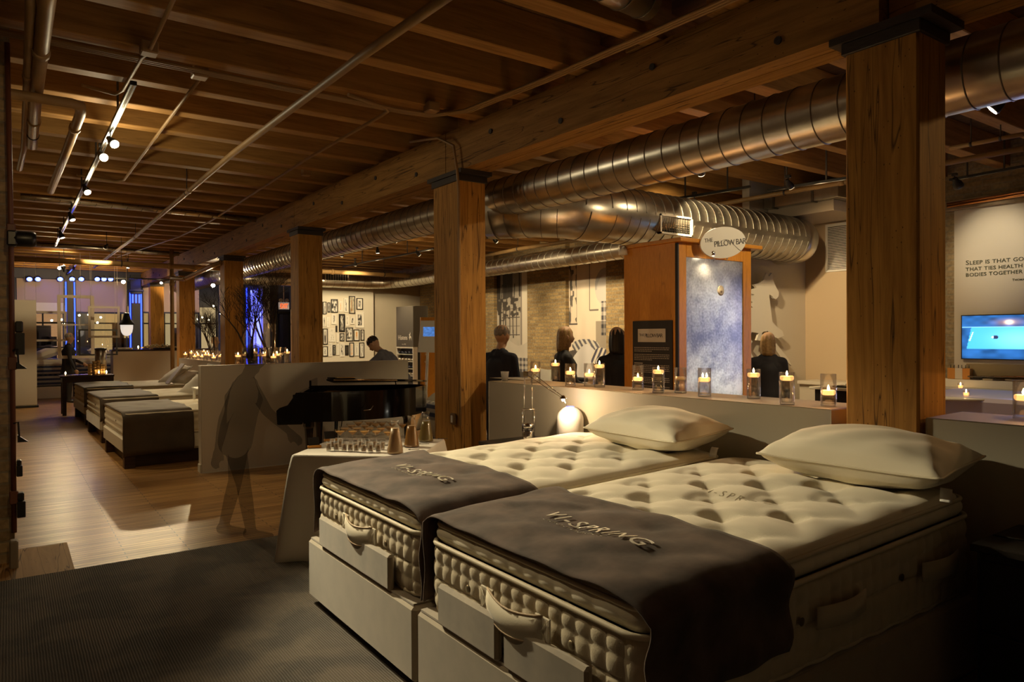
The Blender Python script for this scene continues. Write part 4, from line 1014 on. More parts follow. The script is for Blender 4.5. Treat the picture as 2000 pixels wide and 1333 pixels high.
# ---------------------------------------------------------------- drinks table
TZ = .76
cs = [at(575, 887, 'z', TZ), at(807, 894, 'z', TZ), at(873, 857, 'z', TZ), at(655, 857, 'z', TZ)]
cs = [Vector((c.x, c.y, 0)) for c in cs]
ctr = sum(cs, Vector()) / 4
t = empty('drinks_table', (ctr.x, ctr.y, 0), label='small square table hidden under a floor-length white cloth', cat='table')
ux = ((cs[1] - cs[0]) + (cs[2] - cs[3])).normalized(); ang = math.atan2(ux.y, ux.x)
ha = ((cs[1] - cs[0]).length + (cs[2] - cs[3]).length) / 4; hb = ((cs[3] - cs[0]).length + (cs[2] - cs[1]).length) / 4
t.rotation_euler.z = ang
MB().box(-ha + .012, ha - .012, -hb + .012, hb - .012, TZ - .04, TZ - .008, .004).build('tabletop', W_dark, t)
for sx in (-1, 1):
    for sy in (-1, 1): MB().tube([(sx * (ha - .06), sy * (hb - .06), 0), (sx * (ha - .06), sy * (hb - .06), TZ - .04)], .02, 8).build('leg', M_iron, t)
q = MB()
per = []
N_ = 200
for i in range(N_):
    f = i / N_ * 4; s_ = int(f); g = f - s_
    C = [(-ha, -hb), (ha, -hb), (ha, hb), (-ha, hb)]; a_, b_ = C[s_], C[(s_ + 1) % 4]
    per.append((a_[0] + (b_[0] - a_[0]) * g, a_[1] + (b_[1] - a_[1]) * g, g, s_))
vs = [(0, 0, TZ)]; fs = []
lev = [(0.0, TZ - .001), (.004, TZ - .004), (.008, TZ - .02)] + [(.012, TZ - .02 - (TZ - .03) * j / 9) for j in range(1, 10)]
for j, (o, z_) in enumerate(lev):
    f = max(0, (TZ - z_) / TZ)
    for (x, y, g, s_) in per:
        d = Vector((x, y, 0)).normalized(); cn = math.exp(-(min(g, 1 - g) / .10) ** 2)
        fold = (.016 * math.sin(g * 16 + s_ * 2.1) + .010 * math.sin(g * 37 + s_)) * f + .085 * cn * f ** .8 + .045 * f
        vs.append((x + d.x * (fold + (o if j else -.0)), y + d.y * (fold + (o if j else 0)), max(.008, z_)))
for i in range(N_): fs.append((0, 1 + i, 1 + (i + 1) % N_))
for j in range(len(lev) - 1):
    for i in range(N_):
        k = (i + 1) % N_; b0 = 1 + j * N_; b1 = b0 + N_; fs.append((b0 + i, b1 + i, b1 + k, b0 + k))
q.add(vs, fs, True); q.sm[:N_] = [False] * N_
c = hem(q.build('tablecloth', mat('white_tablecloth', (.56, .51, .44), .8, sheen=.2), label='floor-length white tablecloth on the drinks table', cat='tablecloth', loc=(ctr.x, ctr.y, 0)), .002); c.rotation_euler.z = ang
TZc = TZ + .003
# glasses
G_tab = glass('table_glass', base=.10, rough=.01)
M_j1 = mat('amber_juice', (.50, .25, .05), .3); M_j2 = mat('peach_juice', (.42, .26, .12), .35); M_j3 = mat('olive_juice', (.20, .14, .035), .25); M_j4 = mat('dark_amber_juice', (.26, .12, .025), .25)
MA = None
def martini(x, y, lab):
    t = empty('martini_glass', (x, y, TZc), label=lab, cat='glass', group='martini glasses of juice on the drinks table')
    q = MB(); q.lathe([(.030, 0), (.031, .002), (.006, .006), (.0035, .012), (.0035, .062), (.006, .068), (.047, .112), (.0455, .112), (.005, .071)], (0, 0, 0), 18, capt=False); q.build('glass', G_tab, t)
    q = MB(); q.lathe([(.004, .070), (.034, .098), (.034, .0985)], (0, 0, 0), 18); q.build('juice', M_j1, t)
rows = [(572, [578, 0]), ]
mg = [(664, 868), (689, 868), (712, 868), (735, 868), (758, 870), (674, 861), (698, 861), (722, 861), (744, 861), (687, 855), (713, 855), (733, 852), (760, 858), (700, 849), (722, 849), (746, 850), (767, 851), (786, 853)]
mn = ['front left corner of the martini glasses', 'second in the front row of martini glasses', 'third in the front row of martini glasses', 'fourth in the front row of martini glasses', 'front row martini glass beside the pale carafe', 'leftmost of the second row of martini glasses', 'second of the second row of martini glasses', 'third of the second row of martini glasses', 'fourth of the second row of martini glasses', 'leftmost of the third row of martini glasses', 'second of the third row of martini glasses', 'third of the third row of martini glasses', 'martini glass just left of the pale carafe, further back', 'leftmost of the back row of martini glasses', 'second of the back row of martini glasses', 'third of the back row of martini glasses', 'martini glass behind the pale carafe', 'martini glass between the pale and dark carafes']
for (x, y), lab in zip(mg, mn):
    p = at(x, y, 'z', TZc + .0); martini(p.x, p.y, 'amber-filled martini glass, ' + lab)
def shot(x, y, lab):
    t = empty('shot_glass', (x, y, TZc), label=lab, cat='glass', group='small glasses of peach juice on the drinks table')
    q = MB(); q.lathe([(.0165, 0), (.0175, .003), (.021, .07), (.0195, .07), (.016, .008)], (0, 0, 0), 16, capt=False); q.build('glass', G_tab, t)
    q = MB(); q.lathe([(.0155, .008), (.0185, .052)], (0, 0, 0), 16); q.build('juice', M_j2, t)
sg = [(642, 881), (657, 881), (672.5, 882), (684.5, 882), (696, 883), (710.5, 884), (724, 884), (739, 884), (650, 876), (665, 876), (703, 877), (718, 877), (732, 877), (747, 879)]
for i, (x, y) in enumerate(sg):
    p = at(x, y, 'z', TZc); shot(p.x, p.y, 'small glass of peach juice, ' + (('first second third fourth fifth sixth seventh eighth'.split()[i] + ' from the left in the front row') if i < 8 else ('first second third fourth fifth last'.split()[i - 8] + ' from the left in the second row')))
def carafe(x, y, jm, lab, s_=1.0, fill=.17):
    p = at(x, y, 'z', TZc)
    t = empty('juice_carafe', (p.x, p.y, TZc), label=lab, cat='carafe', group='conical carafes of juice on the drinks table')
    q = MB(); q.lathe([(.056 * s_, 0), (.060 * s_, .004), (.058 * s_, .02), (.031 * s_, .185), (.027 * s_, .20), (.028 * s_, .215), (.033 * s_, .235), (.031 * s_, .235), (.026 * s_, .213)], (0, 0, 0), 28, capt=False); q.build('glass', G_tab, t)
    q = MB()
    def rad(z): return (.058 - (.027) * (z - .02) / .165) * s_ - .003 if z > .02 else .055 * s_
    q.lathe([(.054 * s_, .004), (rad(.02), .02)] + [(rad(fill * f), fill * f) for f in (.4, .7, 1)], (0, 0, 0), 28); q.build('juice', jm, t)
carafe(772, 886, M_j2, 'conical carafe of pale peach juice, nearest of the three', fill=.18)
carafe(804, 873, M_j4, 'conical carafe of dark amber juice, middle of the three', fill=.16)
carafe(832, 863, M_j3, 'conical carafe of olive green juice, beside the column', fill=.165)
for (x, y, lab) in ((800, 879, 'small black spoon lying right of the pale carafe'), (820, 868, 'small black spoon between the two right carafes'), (857, 858, 'small black tag at the right corner of the drinks table')):
    p = at(x, y, 'z', TZc); q = MB(); q.ball((p.x, p.y, TZc + .003), .012, 10, 5, (1, .7, .25)); q.tube([(p.x + .01, p.y - .005, TZc + .003), (p.x + .06, p.y - .04, TZc + .003)], .002, 6)
    q.build('spoon', M_black, label=lab, cat='spoon', group='small black items on the drinks table')
for (x, y, lab) in ((614, 875, 'black tented menu card on a wooden block, front left of the drinks table'), (645, 862, 'dark menu card further back on the drinks table')):
    p = at(x, y, 'z', TZc); t = empty('menu_card', (p.x, p.y, TZc), R(-10), label=lab, cat='card', group='menu cards on the drinks table')
    MB().box(-.05, .05, -.02, .02, 0, .018, .003).build('block', W_orange, t)
    q = MB(); q.box(-.04, .04, -.003, .003, 0, .075); q.xf(Matrix.Translation((0, .0, .012)) @ Matrix.Rotation(R(-38), 4, 'X')); q.build('card', M_blackmat, t)

# ---------------------------------------------------------------- grand piano
PX, PY = 2.60, 7.70
pn = empty('grand_piano', (PX, PY, 0), R(-27), label='black grand piano with half-raised lid in front of the cream partition', cat='piano')
pn.scale = (.80, .80, 1)
def outline(n=50):
    """x to the tail, y 0 = near curved side, 1.42 = straight bass side"""
    P = [(0, 0), (.42, -.005)]
    for i in range(1, n + 1):
        f = i / n; P.append((.42 + 1.16 * f, .0 + .66 * (f ** 1.5) * (1 - .22 * math.sin(PI * f))))
    x0, y0 = P[-1]
    for i in range(1, 14):
        a_ = -PI * .28 + (PI * .78) * i / 13; P.append((x0 - .13 + .30 * math.cos(a_), 1.12 + .30 * math.sin(a_) ))
    P += [(1.0, 1.42), (0, 1.42)]
    return P
O = outline()
zb_, zt_ = .66, .985
q = MB()
n = len(O); ins = []
cx_, cy_ = .8, .75
for i, p in enumerate(O):
    a_ = Vector(O[i - 1]); b_ = Vector(O[(i + 1) % n]); d = (b_ - a_).normalized(); ins.append((p[0] - d.y * .032, p[1] + d.x * .032))
vs = [(p[0], p[1], zb_) for p in O] + [(p[0], p[1], zt_) for p in O] + [(p[0], p[1], zt_) for p in ins] + [(p[0], p[1], .90) for p in ins]
fs = []
for j in range(3):
    for i in range(n): k = (i + 1) % n; fs.append((j * n + i, j * n + k, (j + 1) * n + k, (j + 1) * n + i))
q.add(vs, fs, False); q.build('rim', M_ebony, pn)
q = MB(); q.add([(p[0], p[1], zb_ + .01) for p in O], [tuple(range(n))[::-1]], False); q.add([(p[0], p[1], .90) for p in ins], [tuple(range(n))]); q.build('case_bottom', M_blk2, pn)
MB().box(.18, 1.45, .60, 1.35, .902, .915, .003).build('iron_plate', mat('bronze_plate', (.22, .09, .03), .35, metal=.5), pn)
MB().box(.25, 1.0, .2, .62, .902, .93, .003).build('soundboard_felt', mat('red_felt', (.16, .035, .015), .8), pn)
q = MB()
for k in range(16): q.tube([(.22, .5 + k * .05, .925), (1.4 - .02 * k, .72 + k * .035, .925)], .0015, 4, cap=False)
q.build('strings', mat('brass_strings', (.5, .36, .16), .3, metal=1), pn)
# cheeks, key bed and keys
for (y0, y1) in ((-.0, .05), (1.37, 1.42)):
    q = MB(); P = [(-.30, zb_ - .02), (.02, zb_ - .02), (.02, .985), (-.05, .985), (-.09, .93), (-.16, .85), (-.27, .82), (-.31, .79)]
    Mx = Matrix(((1, 0, 0, 0), (0, 0, 1, 0), (0, 1, 0, 0), (0, 0, 0, 1)))
    q.prism(P, y0, y1, Mx); q.build('cheek', M_ebony, pn)
MB().box(-.30, .02, .05, 1.37, zb_ - .03, zb_ + .06, .005).build('key_bed', M_ebony, pn)
q = MB()
for k in range(52): q.box(-.26, -.10, .08 + k * .0242, .08 + k * .0242 + .0232, zb_ + .06, zb_ + .085, .001)
q.build('white_keys', M_white, pn)
q = MB()
for k in range(51):
    if k % 7 not in (2, 6): q.box(-.20, -.10, .096 + k * .0242, .096 + k * .0242 + .012, zb_ + .085, zb_ + .098, .001)
q.build('black_keys', M_ebony, pn)
q = MB(); q.box(-.10, -.06, .05, 1.37, zb_ + .06, .96, .003); q.build('fallboard', M_ebony, pn)
q = MB(); q.box(.08, .11, .35, 1.05, .985, 1.10, .004); q.build('music_desk', M_ebony, pn)
# lid raised on its short stick, hinged on the far straight side
lidM = Matrix.Translation((0, 1.42, 1.0)) @ Matrix.Rotation(R(-4.5), 4, 'X') @ Matrix.Translation((0, -1.42, 0))
q = MB(); OL = [(p[0] + .0, p[1]) for p in O if p[0] > .40 or p[1] > .1]; OL = [(.36, -.02)] + [(p[0] + .01, p[1] - .015) for p in O[2:-2]] + [(1.0, 1.43), (.36, 1.43)]
q.prism(OL, 0, .018, lidM); q.build('lid', M_ebony, pn)
q = MB(); q.prism([(.37, -.01), (.37, 1.42), (.74, 1.42), (.74, -.01)], .022, .036, lidM); q.build('lid_front_flap', M_ebony, pn)
q = MB(); q.tube([lidM @ Vector((.37, .0 + .0, .03)), lidM @ Vector((.74, -.015, .03))], .006, 6)
pl_ = [lidM @ Vector((p[0] + .012, p[1] - .018, .005)) for p in O[2:40]]
q.tube(pl_, .005, 6); q.build('hinge_rail', mat('brass', (.75, .52, .22), .28, metal=1), pn)
q = MB(); q.tube([(1.30, .62, .98), lidM @ Vector((1.28, .66, 0))], .008, 8); q.build('lid_stick', M_ebony, pn)
for (x, y) in ((.10, .14), (.10, 1.28), (1.45, 1.05)):
    q = MB(); q.lathe([(.028, .06), (.034, .10), (.045, .40), (.06, .58), (.075, .60), (.075, zb_)], (x, y, 0), 6, smooth=False); lg = q.build('leg', M_ebony, pn)
    q = MB(); q.lathe([(.03, -.012), (.03, .012)], (x, y, .03), 14, axis='y'); q.build('caster', mat('brass', (.75, .52, .22), .28), lg)
q = MB(); q.tube([(.42, .55, zb_), (.40, .62, .14)], .012, 8); q.tube([(.42, .85, zb_), (.40, .78, .14)], .012, 8); q.box(.34, .46, .58, .82, .07, .15, .006)
q.tube([(.52, .62, zb_), (.42, .66, .2)], .006, 6)
for k in range(3): q.box(.22, .36, .62 + k * .06, .66 + k * .06, .055, .07, .003)
q.build('pedal_lyre', M_ebony, pn)
q = MB(); q.tube([(.86, -.03, .78), (.95, -.03, .785), (.99, -.028, .83)], .005, 6); q.build('lid_prop_handle', M_chrome, pn)

# ---------------------------------------------------------------- pillow bar kiosk
KX0, KX1, KY0, KY1, KZ = 4.95, 6.02, 4.42, 5.08, 2.44
ks = empty('pillow_bar_kiosk', ((KX0 + KX1) / 2, (KY0 + KY1) / 2, 0), label='tall honey veneered kiosk with a frosted glass door, beyond the half wall', cat='kiosk'); off = (-(KX0 + KX1) / 2, -(KY0 + KY1) / 2, 0)
fx0, fx1 = at(1336, 600, 'y', KY0).x, at(1447, 600, 'y', KY0).x
q = MB(); q.box(KX0, KX0 + .03, KY0, KY1, 0, KZ, .003); q.build('left_side_panel', W_orange, ks, loc=off)
q = MB(); q.box(KX1 - .03, KX1, KY0, KY1, 0, KZ, .003); q.build('right_side_panel', W_orange, ks, loc=off)
MB().box(KX0 + .03, KX1 - .03, KY1 - .03, KY1, 0, KZ, .003).build('back_panel', mat('kiosk_white', (.6, .6, .6), .6), ks, loc=off)
fr = empty('door_frame', (0, 0, 0)); bpy.data.objects.remove(fr)
q = MB(); q.box(KX0 + .004, fx0, KY0 - .03, KY0, 0, KZ, .003); q.box(fx1, KX1 - .002, KY0 - .03, KY0, 0, KZ, .003); q.box(fx0, fx1, KY0 - .03, KY0, KZ - .13, KZ, .003); q.box(fx0, fx1, KY0 - .03, KY0, 0, .12, .003); q.build('door_frame', W_orange, ks, loc=off)
q = MB(); q.box(KX0 - .004, KX0 + .012, KY0 - .034, KY0 - .002, 0, KZ - .01); q.build('corner_reveal', M_blackmat, ks, loc=off)
q = MB(); q.box(KX0 - .03, KX1 + .1, KY0 - .09, KY1 + .03, KZ, KZ + .035, .004); q.build('cornice', W_orange, ks, loc=off)
fg = bpy.data.materials.new('frosted_glass'); fg.use_nodes = True; nt = fg.node_tree; nt.nodes.clear()
out = nn(nt, 'ShaderNodeOutputMaterial'); tc = nn(nt, 'ShaderNodeTexCoord')
n1 = nn(nt, 'ShaderNodeTexNoise'); n1.inputs['Scale'].default_value = 2.2; n1.inputs['Detail'].default_value = 8; n1.inputs['Roughness'].default_value = .7; nt.links.new(tc.outputs['Object'], n1.inputs['Vector'])
n2 = nn(nt, 'ShaderNodeTexNoise'); n2.inputs['Scale'].default_value = 45; n2.inputs['Detail'].default_value = 3; nt.links.new(tc.outputs['Object'], n2.inputs['Vector'])
r1 = nn(nt, 'ShaderNodeValToRGB'); r1.color_ramp.elements[0].position = .38; r1.color_ramp.elements[0].color = (.16, .17, .18, 1); r1.color_ramp.elements[1].position = .64; r1.color_ramp.elements[1].color = (.72, .74, .74, 1)
ad = nn(nt, 'ShaderNodeMath', operation='MULTIPLY_ADD'); ad.inputs[1].default_value = .35; nt.links.new(n2.outputs['Fac'], ad.inputs[0]); 
s2 = nn(nt, 'ShaderNodeMath', operation='SUBTRACT'); nt.links.new(n1.outputs['Fac'], s2.inputs[0]); s2.inputs[1].default_value = .17; nt.links.new(s2.outputs[0], ad.inputs[2])
nt.links.new(ad.outputs[0], r1.inputs['Fac'])
df = nn(nt, 'ShaderNodeBsdfDiffuse'); tl = nn(nt, 'ShaderNodeBsdfTranslucent'); nt.links.new(r1.outputs['Color'], df.inputs[0]); nt.links.new(r1.outputs['Color'], tl.inputs[0])
m0 = nn(nt, 'ShaderNodeMixShader'); m0.inputs[0].default_value = .55; nt.links.new(df.outputs[0], m0.inputs[1]); nt.links.new(tl.outputs[0], m0.inputs[2])
gl = nn(nt, 'ShaderNodeBsdfGlossy'); gl.inputs['Roughness'].default_value = .28; gl.inputs['Color'].default_value = (.8, .85, .9, 1)
m1 = nn(nt, 'ShaderNodeMixShader'); m1.inputs[0].default_value = .3; nt.links.new(m0.outputs[0], m1.inputs[1]); nt.links.new(gl.outputs[0], m1.inputs[2]); nt.links.new(m1.outputs[0], out.inputs[0])
q = MB(); q.box(fx0, fx1, KY0 - .02, KY0 - .012, .12, KZ - .13); q.build('frosted_door', fg, ks, loc=off)
pd = at(1407, 568, 'y', KY0 - .02); q = MB(); q.lathe([(.045, 0), (.05, -.006), (.03, -.012), (.012, -.014), (.012, -.03)], (pd.x, KY0 - .02, pd.z), 20, axis='y'); q.build('round_pull', mat('pull_cream', (.62, .52, .38), .4), ks, loc=off)
lamp('AREA', 'kiosk_light', ((fx0 + fx1) / 2, KY1 - .15, 1.2), 22, (1, .97, .80), target=((fx0 + fx1) / 2, KY0, 1.1), sx=.6, sy=1.6)
lamp('POINT', 'kiosk_light', ((fx0 + fx1) / 2, KY0 + .2, 2.15), .08, (.45, .5, 1), size=.04)
# oval sign
po = at(1413, 474, 'y', KY0 - .16)
t = empty('oval_sign', po, label='white oval sign lettered THE PILLOW BAR on top of the kiosk', cat='sign')
Mo = frame3((.985, -.10, -.10), (.10, 0, .99), (-.10, -.99, .02), (0, 0, 0))
Mo = Matrix.Rotation(R(-8), 4, 'Y') @ Matrix.Rotation(R(-12), 4, 'Z') @ onY(0, 0, 0)
q = MB(); q.prism([(.265 * math.cos(a_), .145 * math.sin(a_)) for a_ in np.linspace(0, TAU, 49)[:-1]], -.012, 0, Mo); q.build('board', M_white, t)
M_txt = mat('dark_lettering', (.05, .045, .05), .6)
q = MB(); add_text(q, 'THE', .052, Mo @ Matrix.Translation((-.215, .018, .001)), .001); add_text(q, 'PILLOW BAR', .075, Mo @ Matrix.Translation((-.112, -.032, .001)), .001, shear=.0, space=.86)
q.tube([Mo @ Vector((-.06 + .30 * i / 12, -.01 + .05 * math.sin(i / 12 * 5) - .05 * i / 12, .002)) for i in range(13)], .0016, 4); q.build('lettering', M_txt, t)
q = MB(); q.tube([Mo @ Vector((-.08, -.1, -.02)), Mo @ Vector((-.08, -.16, -.07))], .006, 6); q.tube([Mo @ Vector((.08, -.1, -.02)), Mo @ Vector((.08, -.16, -.07))], .006, 6); q.build('bracket', M_chrome, t)
# clip lamps
pc = at(1390, 500, 'y', KY0 - .11)
t = empty('clip_lamp', pc, label='small lit spotlight under the kiosk cornice, below the oval sign', cat='lamp')
q = MB(); q.lathe([(.03, 0), (.034, .03), (.02, .05)], (0, 0, 0), 14); q.build('shade', M_chrome, t); q = MB(); q.lathe([(.027, -.002), (.002, -.001)], (0, 0, 0), 14); q.build('bulb', emit('clip_bulb', (1, .8, .5), 25), t)
lamp('SPOT', 'clip_light', (pc.x, pc.y, pc.z - .01), 5, (1, .78, .48), target=(pc.x - .02, KY0, pc.z - .5), size=.02, angle=110, blend=.8)
pc = at(1217, 492, 'x', KX0 - .05)
t = empty('clip_lamp', pc, label='small white spotlight at the far left corner of the kiosk cornice', cat='lamp')
q = MB(); q.lathe([(.02, .05), (.04, .02), (.045, -.03)], (0, 0, 0), 14); q.build('shade', M_white, t); q = MB(); q.lathe([(.04, -.026), (.002, -.022)], (0, 0, 0), 14); q.build('bulb', emit('clip_bulb_cool', (.8, .95, 1), 6), t)
# black poster on the kiosk side
y0 = at(1236, 690, 'x', KX0 - .012).y; y1 = at(1313, 690, 'x', KX0 - .012).y; zt1 = at(1313, 626, 'x', KX0 - .012).z; zb1 = .92
t = empty('black_poster', (KX0 - .012, y0, zb1), label='black poster with white lines of text on the left side of the kiosk', cat='poster')
Wp, Hp = y0 - y1, zt1 - zb1; Mp = onX(0, 0, 0)
q = MB(); q.prism([(0, 0), (Wp, 0), (Wp, Hp), (0, Hp)], -.01, 0, Mp); q.build('board', M_blackmat, t)
q = MB(); q.prism([(.14 * Wp, Hp - .20), (.84 * Wp, Hp - .20), (.84 * Wp, Hp - .075), (.14 * Wp, Hp - .075)], .0, .002, Mp); q.build('title_plate', M_cream, t)
q = MB(); add_text(q, 'THE', .035, Mp @ Matrix.Translation((.18 * Wp, Hp - .145, .003)), .0006); add_text(q, 'PILLOW BAR', .05, Mp @ Matrix.Translation((.32 * Wp, Hp - .155, .003)), .0006, space=.75); q.build('title_lettering', M_txt, t)
rs = random.Random(4); q = MB(); z_ = Hp - .25
for blk in (3, 4, 0, 5, 0, 4, 4, 0, 5):
    if blk == 0:
        add_l = [(.04 * Wp, .3 * Wp)]; q.prism([(.04 * Wp, z_ - .009), (.26 * Wp, z_ - .009), (.26 * Wp, z_), (.04 * Wp, z_)], 0, .001, Mp); z_ -= .018; continue
    for l in range(blk):
        x = .04 * Wp; xe = Wp * (.93 if l < blk - 1 else .5)
        while x < xe:
            wl = rs.uniform(.012, .03); q.prism([(x, z_ - .006), (min(x + wl, xe), z_ - .006), (min(x + wl, xe), z_), (x, z_)], 0, .0008, Mp); x += wl + .006
        z_ -= .0165
    z_ -= .016
    if z_ < .1: break
q.build('text_lines', mat('poster_ink', (.42, .38, .32), .7), t)

# ---------------------------------------------------------------- horse cut-out
HY = 6.3 - .14
def hp(x, y):
    p = at(x, y, 'y', HY); return (p.x, p.z)
z5 = lambda x, y: hp(1200 + x / 4, 430 + y / 4)
body = [(900, 1340), (900, 690), (1040, 690), (1085, 685), (1060, 665), (1040, 655), (1045, 645), (1080, 650), (1080, 640), (1040, 625), (1045, 590), (1085, 592), (1095, 582), (1060, 575), (1045, 568), (1060, 550), (1110, 530), (1105, 522), (1085, 505), (1130, 495), (1165, 470), (1175, 440), (1190, 412), (1205, 440), (1212, 440), (1232, 412), (1240, 440), (1238, 462), (1262, 520), (1285, 565), (1282, 600), (1262, 620), (1245, 612), (1235, 596), (1212, 582), (1210, 600), (1220, 680), (1235, 795), (1258, 822), (1315, 870), (1325, 905), (1275, 925), (1225, 905), (1200, 868), (1160, 875), (1150, 890), (1210, 915), (1260, 960), (1300, 1010), (1360, 1085), (1385, 1140), (1350, 1110), (1300, 1070), (1250, 1000), (1180, 950), (1110, 940), (1130, 885), (1075, 875), (1050, 920), (1080, 950), (1050, 1000), (1100, 1100), (1080, 1340)]
hs_ = empty('horse_cutout', (0, 0, 0), label='white rearing horse silhouette standing off the wall right of the kiosk', cat='wall art')
P = [z5(*p) for p in body]
Mh = Matrix(((1, 0, 0, 0), (0, 0, 1, 0), (0, 1, 0, 0), (0, 0, 0, 1)))
q = MB(); q.prism(P, HY, HY + .03, Mh); 
me_o = q.build('silhouette', mat('cutout_white', (.70, .66, .58), .6), hs_)
q = MB()
for (x, y) in ((1150, 600), (1150, 800), (1220, 520)):
    p = z5(x, y); q.lathe([(.012, 0), (.012, .11)], (p[0], HY + .03, p[1]), 8, axis='y')
q.build('standoff', M_chrome, hs_)

# ---------------------------------------------------------------- photo murals in the brick recesses
P_mat = paint('mural_print', .6)
def smooth(a_, b_, x): t_ = np.clip((x - a_) / (b_ - a_), 0, 1); return t_ * t_ * (3 - 2 * t_)
def mural1(u, v):
    n1 = vnoise(u * .5, v * 1.5, 26, 1); n2 = vnoise(u, v, 14, 2)
    g = .62 + .12 * n2
    c = rgb(g, (.72, .66, .58))
    tree = (n1 > .47) & (v > .52 + .1 * n2) & (u < .72) & (v < .97); c[tree] = (.07, .06, .055)
    dk = smooth(.55, .85, v) * .5 * (u < .7); c *= (1 - dk)[..., None]
    for x0 in (.14, .30, .52): m_ = (abs(u - x0 - .03 * np.sin(v * 9)) < .015) & (v > .40) & (v < .85); c[m_] = (.05, .045, .04)
    win = ((abs((u * 5) % 1 - .5) > .45) | (abs((v * 14) % 1 - .5) > .46)) & (u > .15) & (u < .7) & (v > .42) & (v < .66); c[win] = (.08, .07, .065)
    c[(u > .72) & (u < .76) & (v > .35)] = (.25, .22, .2); c[(u >= .76) & (v > .35)] = (.68, .63, .55); c[(u > .92) & (v > .30)] = (.10, .09, .085)
    c[(abs(v - .96) < .012) & (u < .75)] = (.06, .05, .05); c[(abs(u - .08) < .012) & (v > .36)] = (.05, .045, .04)
    bed = (v < .37 + .03 * np.sin(u * 7)) ; c[bed] = np.array((.62, .58, .52)) * (.8 + .25 * vnoise(u, v, 9, 3)[bed])[:, None]
    bl = (v < .245) & (u > .12); ck = ((np.floor(u * 20) % 2) + (np.floor(v * 46) % 2)) / 2
    c[bl & (v > .13)] = ((.06, .06, .08) + ck[..., None] * np.array((.5, .47, .42)))[bl & (v > .13)]
    c[(v <= .13)] = (.07, .06, .055)
    return c * .9
def mural2(u, v):
    c = rgb(.72 + .1 * vnoise(u, v, 8, 5), (.92, .80, .66))
    d = (u < .2) & (v > .5); c[d & (vnoise(u, v, 26, 7) > .62)] = (.12, .11, .1)
    for (x0, w_, a_, b_) in ((.20, .008, .5, .98), (.53, .009, .6, 1), (.04, .008, .5, 1)): c[(abs(u - x0) < w_) & (v > a_) & (v < b_)] = (.1, .09, .08)
    c[(abs(v - .60) < .004) & (u > .53) & (u < .75)] = (.15, .13, .12); c[(abs(v - .505) < .006) & (u < .22)] = (.08, .07, .07)
    p = ((u - .9) / .24) ** 2 + ((v - .76) / .13) ** 2 < 1; c[p] = np.array((.60, .57, .55)) * (.85 + .3 * (u - v + .2)[p])[:, None]
    rg = p & (((u - .9) / .19) ** 2 + ((v - .74) / .10) ** 2 > 1) & (v > .74); c[rg] = (.4, .38, .38)
    dk = (u > .80) & (v > .42) & (v < .66); ck = (np.floor(u * 22) % 2 + np.floor(v * 34) % 2) / 2
    c[dk] = ((.05, .05, .07) + ck[..., None] * np.array((.55, .5, .45)))[dk]
    sh = (u > .68) & (v > .30) & (v < .52); c[sh] *= .45
    f = v < .33 - .1 * (u - .5) ** 2; c[f] = (.085, .075, .075)
    pl = ((u - .42) / .34) ** 2 + ((v - .345) / .05) ** 2 < 1; c[pl] = np.where((np.floor((u + v * 2) * 16) % 2 == 0)[..., None], (.10, .10, .13), (.60, .57, .52))[pl]
    du = (v < .36 - .5 * abs(u - .45) ** 1.5) & (v > .02 + .38 * u - .12) & (u > .1) & (u < .85) & (v > .08); c[du] = np.array((.56, .55, .56)) * (.8 + .35 * vnoise(u, v, 6, 4)[du])[:, None]
    st = (((u - .80) / .24) ** 2 + ((v - .25) / .085) ** 2 < 1) & (((u - .80) / .13) ** 2 + ((v - .22) / .05) ** 2 > 1); c[st] = np.where((np.floor((u - v * 1.4) * 18) % 2 == 0)[..., None], (.06, .06, .10), (.66, .62, .55))[st]
    return c * .9
for (a_, b_, fn, lab) in ((0, 1, mural1, 'tall photo mural of a window and a check bed, in the left brick recess'), (2, 3, mural2, 'tall photo mural of striped bedding, in the right brick recess')):
    ya, yb = yR[a_] + .002, yR[b_] - .0
    yl = yR[0] if a_ == 0 else yR[2]; yr = yR[1] if a_ == 0 else yR[3]
    t = empty('photo_mural', (XR - .02, (yl + yr) / 2, .35), label=lab, cat='mural', group='photo murals on the brick wall')
    MB().box(-.008, .012, (yr - yl) / 2 + .004, (yl - yr) / 2 - .004, 0, 2.95).build('panel', M_cream, t)
    picture('print', onX(-.009, (yl - yr) / 2 - .004, 0), yl - yr - .008, 2.95, 120, 260, fn, P_mat, t)

# ---------------------------------------------------------------- quotation, television and shelf on the right wall
QX = XR - .062
t = empty('wall_quotation', (QX, yq - .1, 2.3), label='dark painted quotation about sleep, health and bodies on the white panel', cat='lettering')
q = MB(); ty = at(1886, 540, 'x', QX).y - 0
def qline(s_, px_, py_, size, xo=0):
    p = at(px_, py_, 'x', QX)
    cap = s_.upper(); M = onX(QX - .001, p.y - xo, p.z); off_ = 0
    for w_i, wd_ in enumerate(s_.split(' ')):
        first = size * 1.22 if wd_[0].isupper() else size
        vs, fs = text_mesh(wd_[0].upper(), first, .001, bold=.0009); mxx = max(v[0] for v in vs); q.add([M @ Vector((v[0] * 1.10 + off_, v[1], v[2])) for v in vs], fs, False); off_ += mxx * 1.10 + size * .07
        if len(wd_) > 1:
            vs, fs = text_mesh(wd_[1:].upper(), size, .001, bold=.0009, space=1.04); mxx = max(v[0] for v in vs); q.add([M @ Vector((v[0] * 1.10 + off_, v[1], v[2])) for v in vs], fs, False); off_ += mxx * 1.10
        off_ += size * .42
qline('Sleep is that golden chain', 1886, 518, .066); qline('that ties health and our', 1886, 530, .062); qline('bodies together', 1886, 541, .062); qline('Thomas Dekker', 1977, 549, .030)
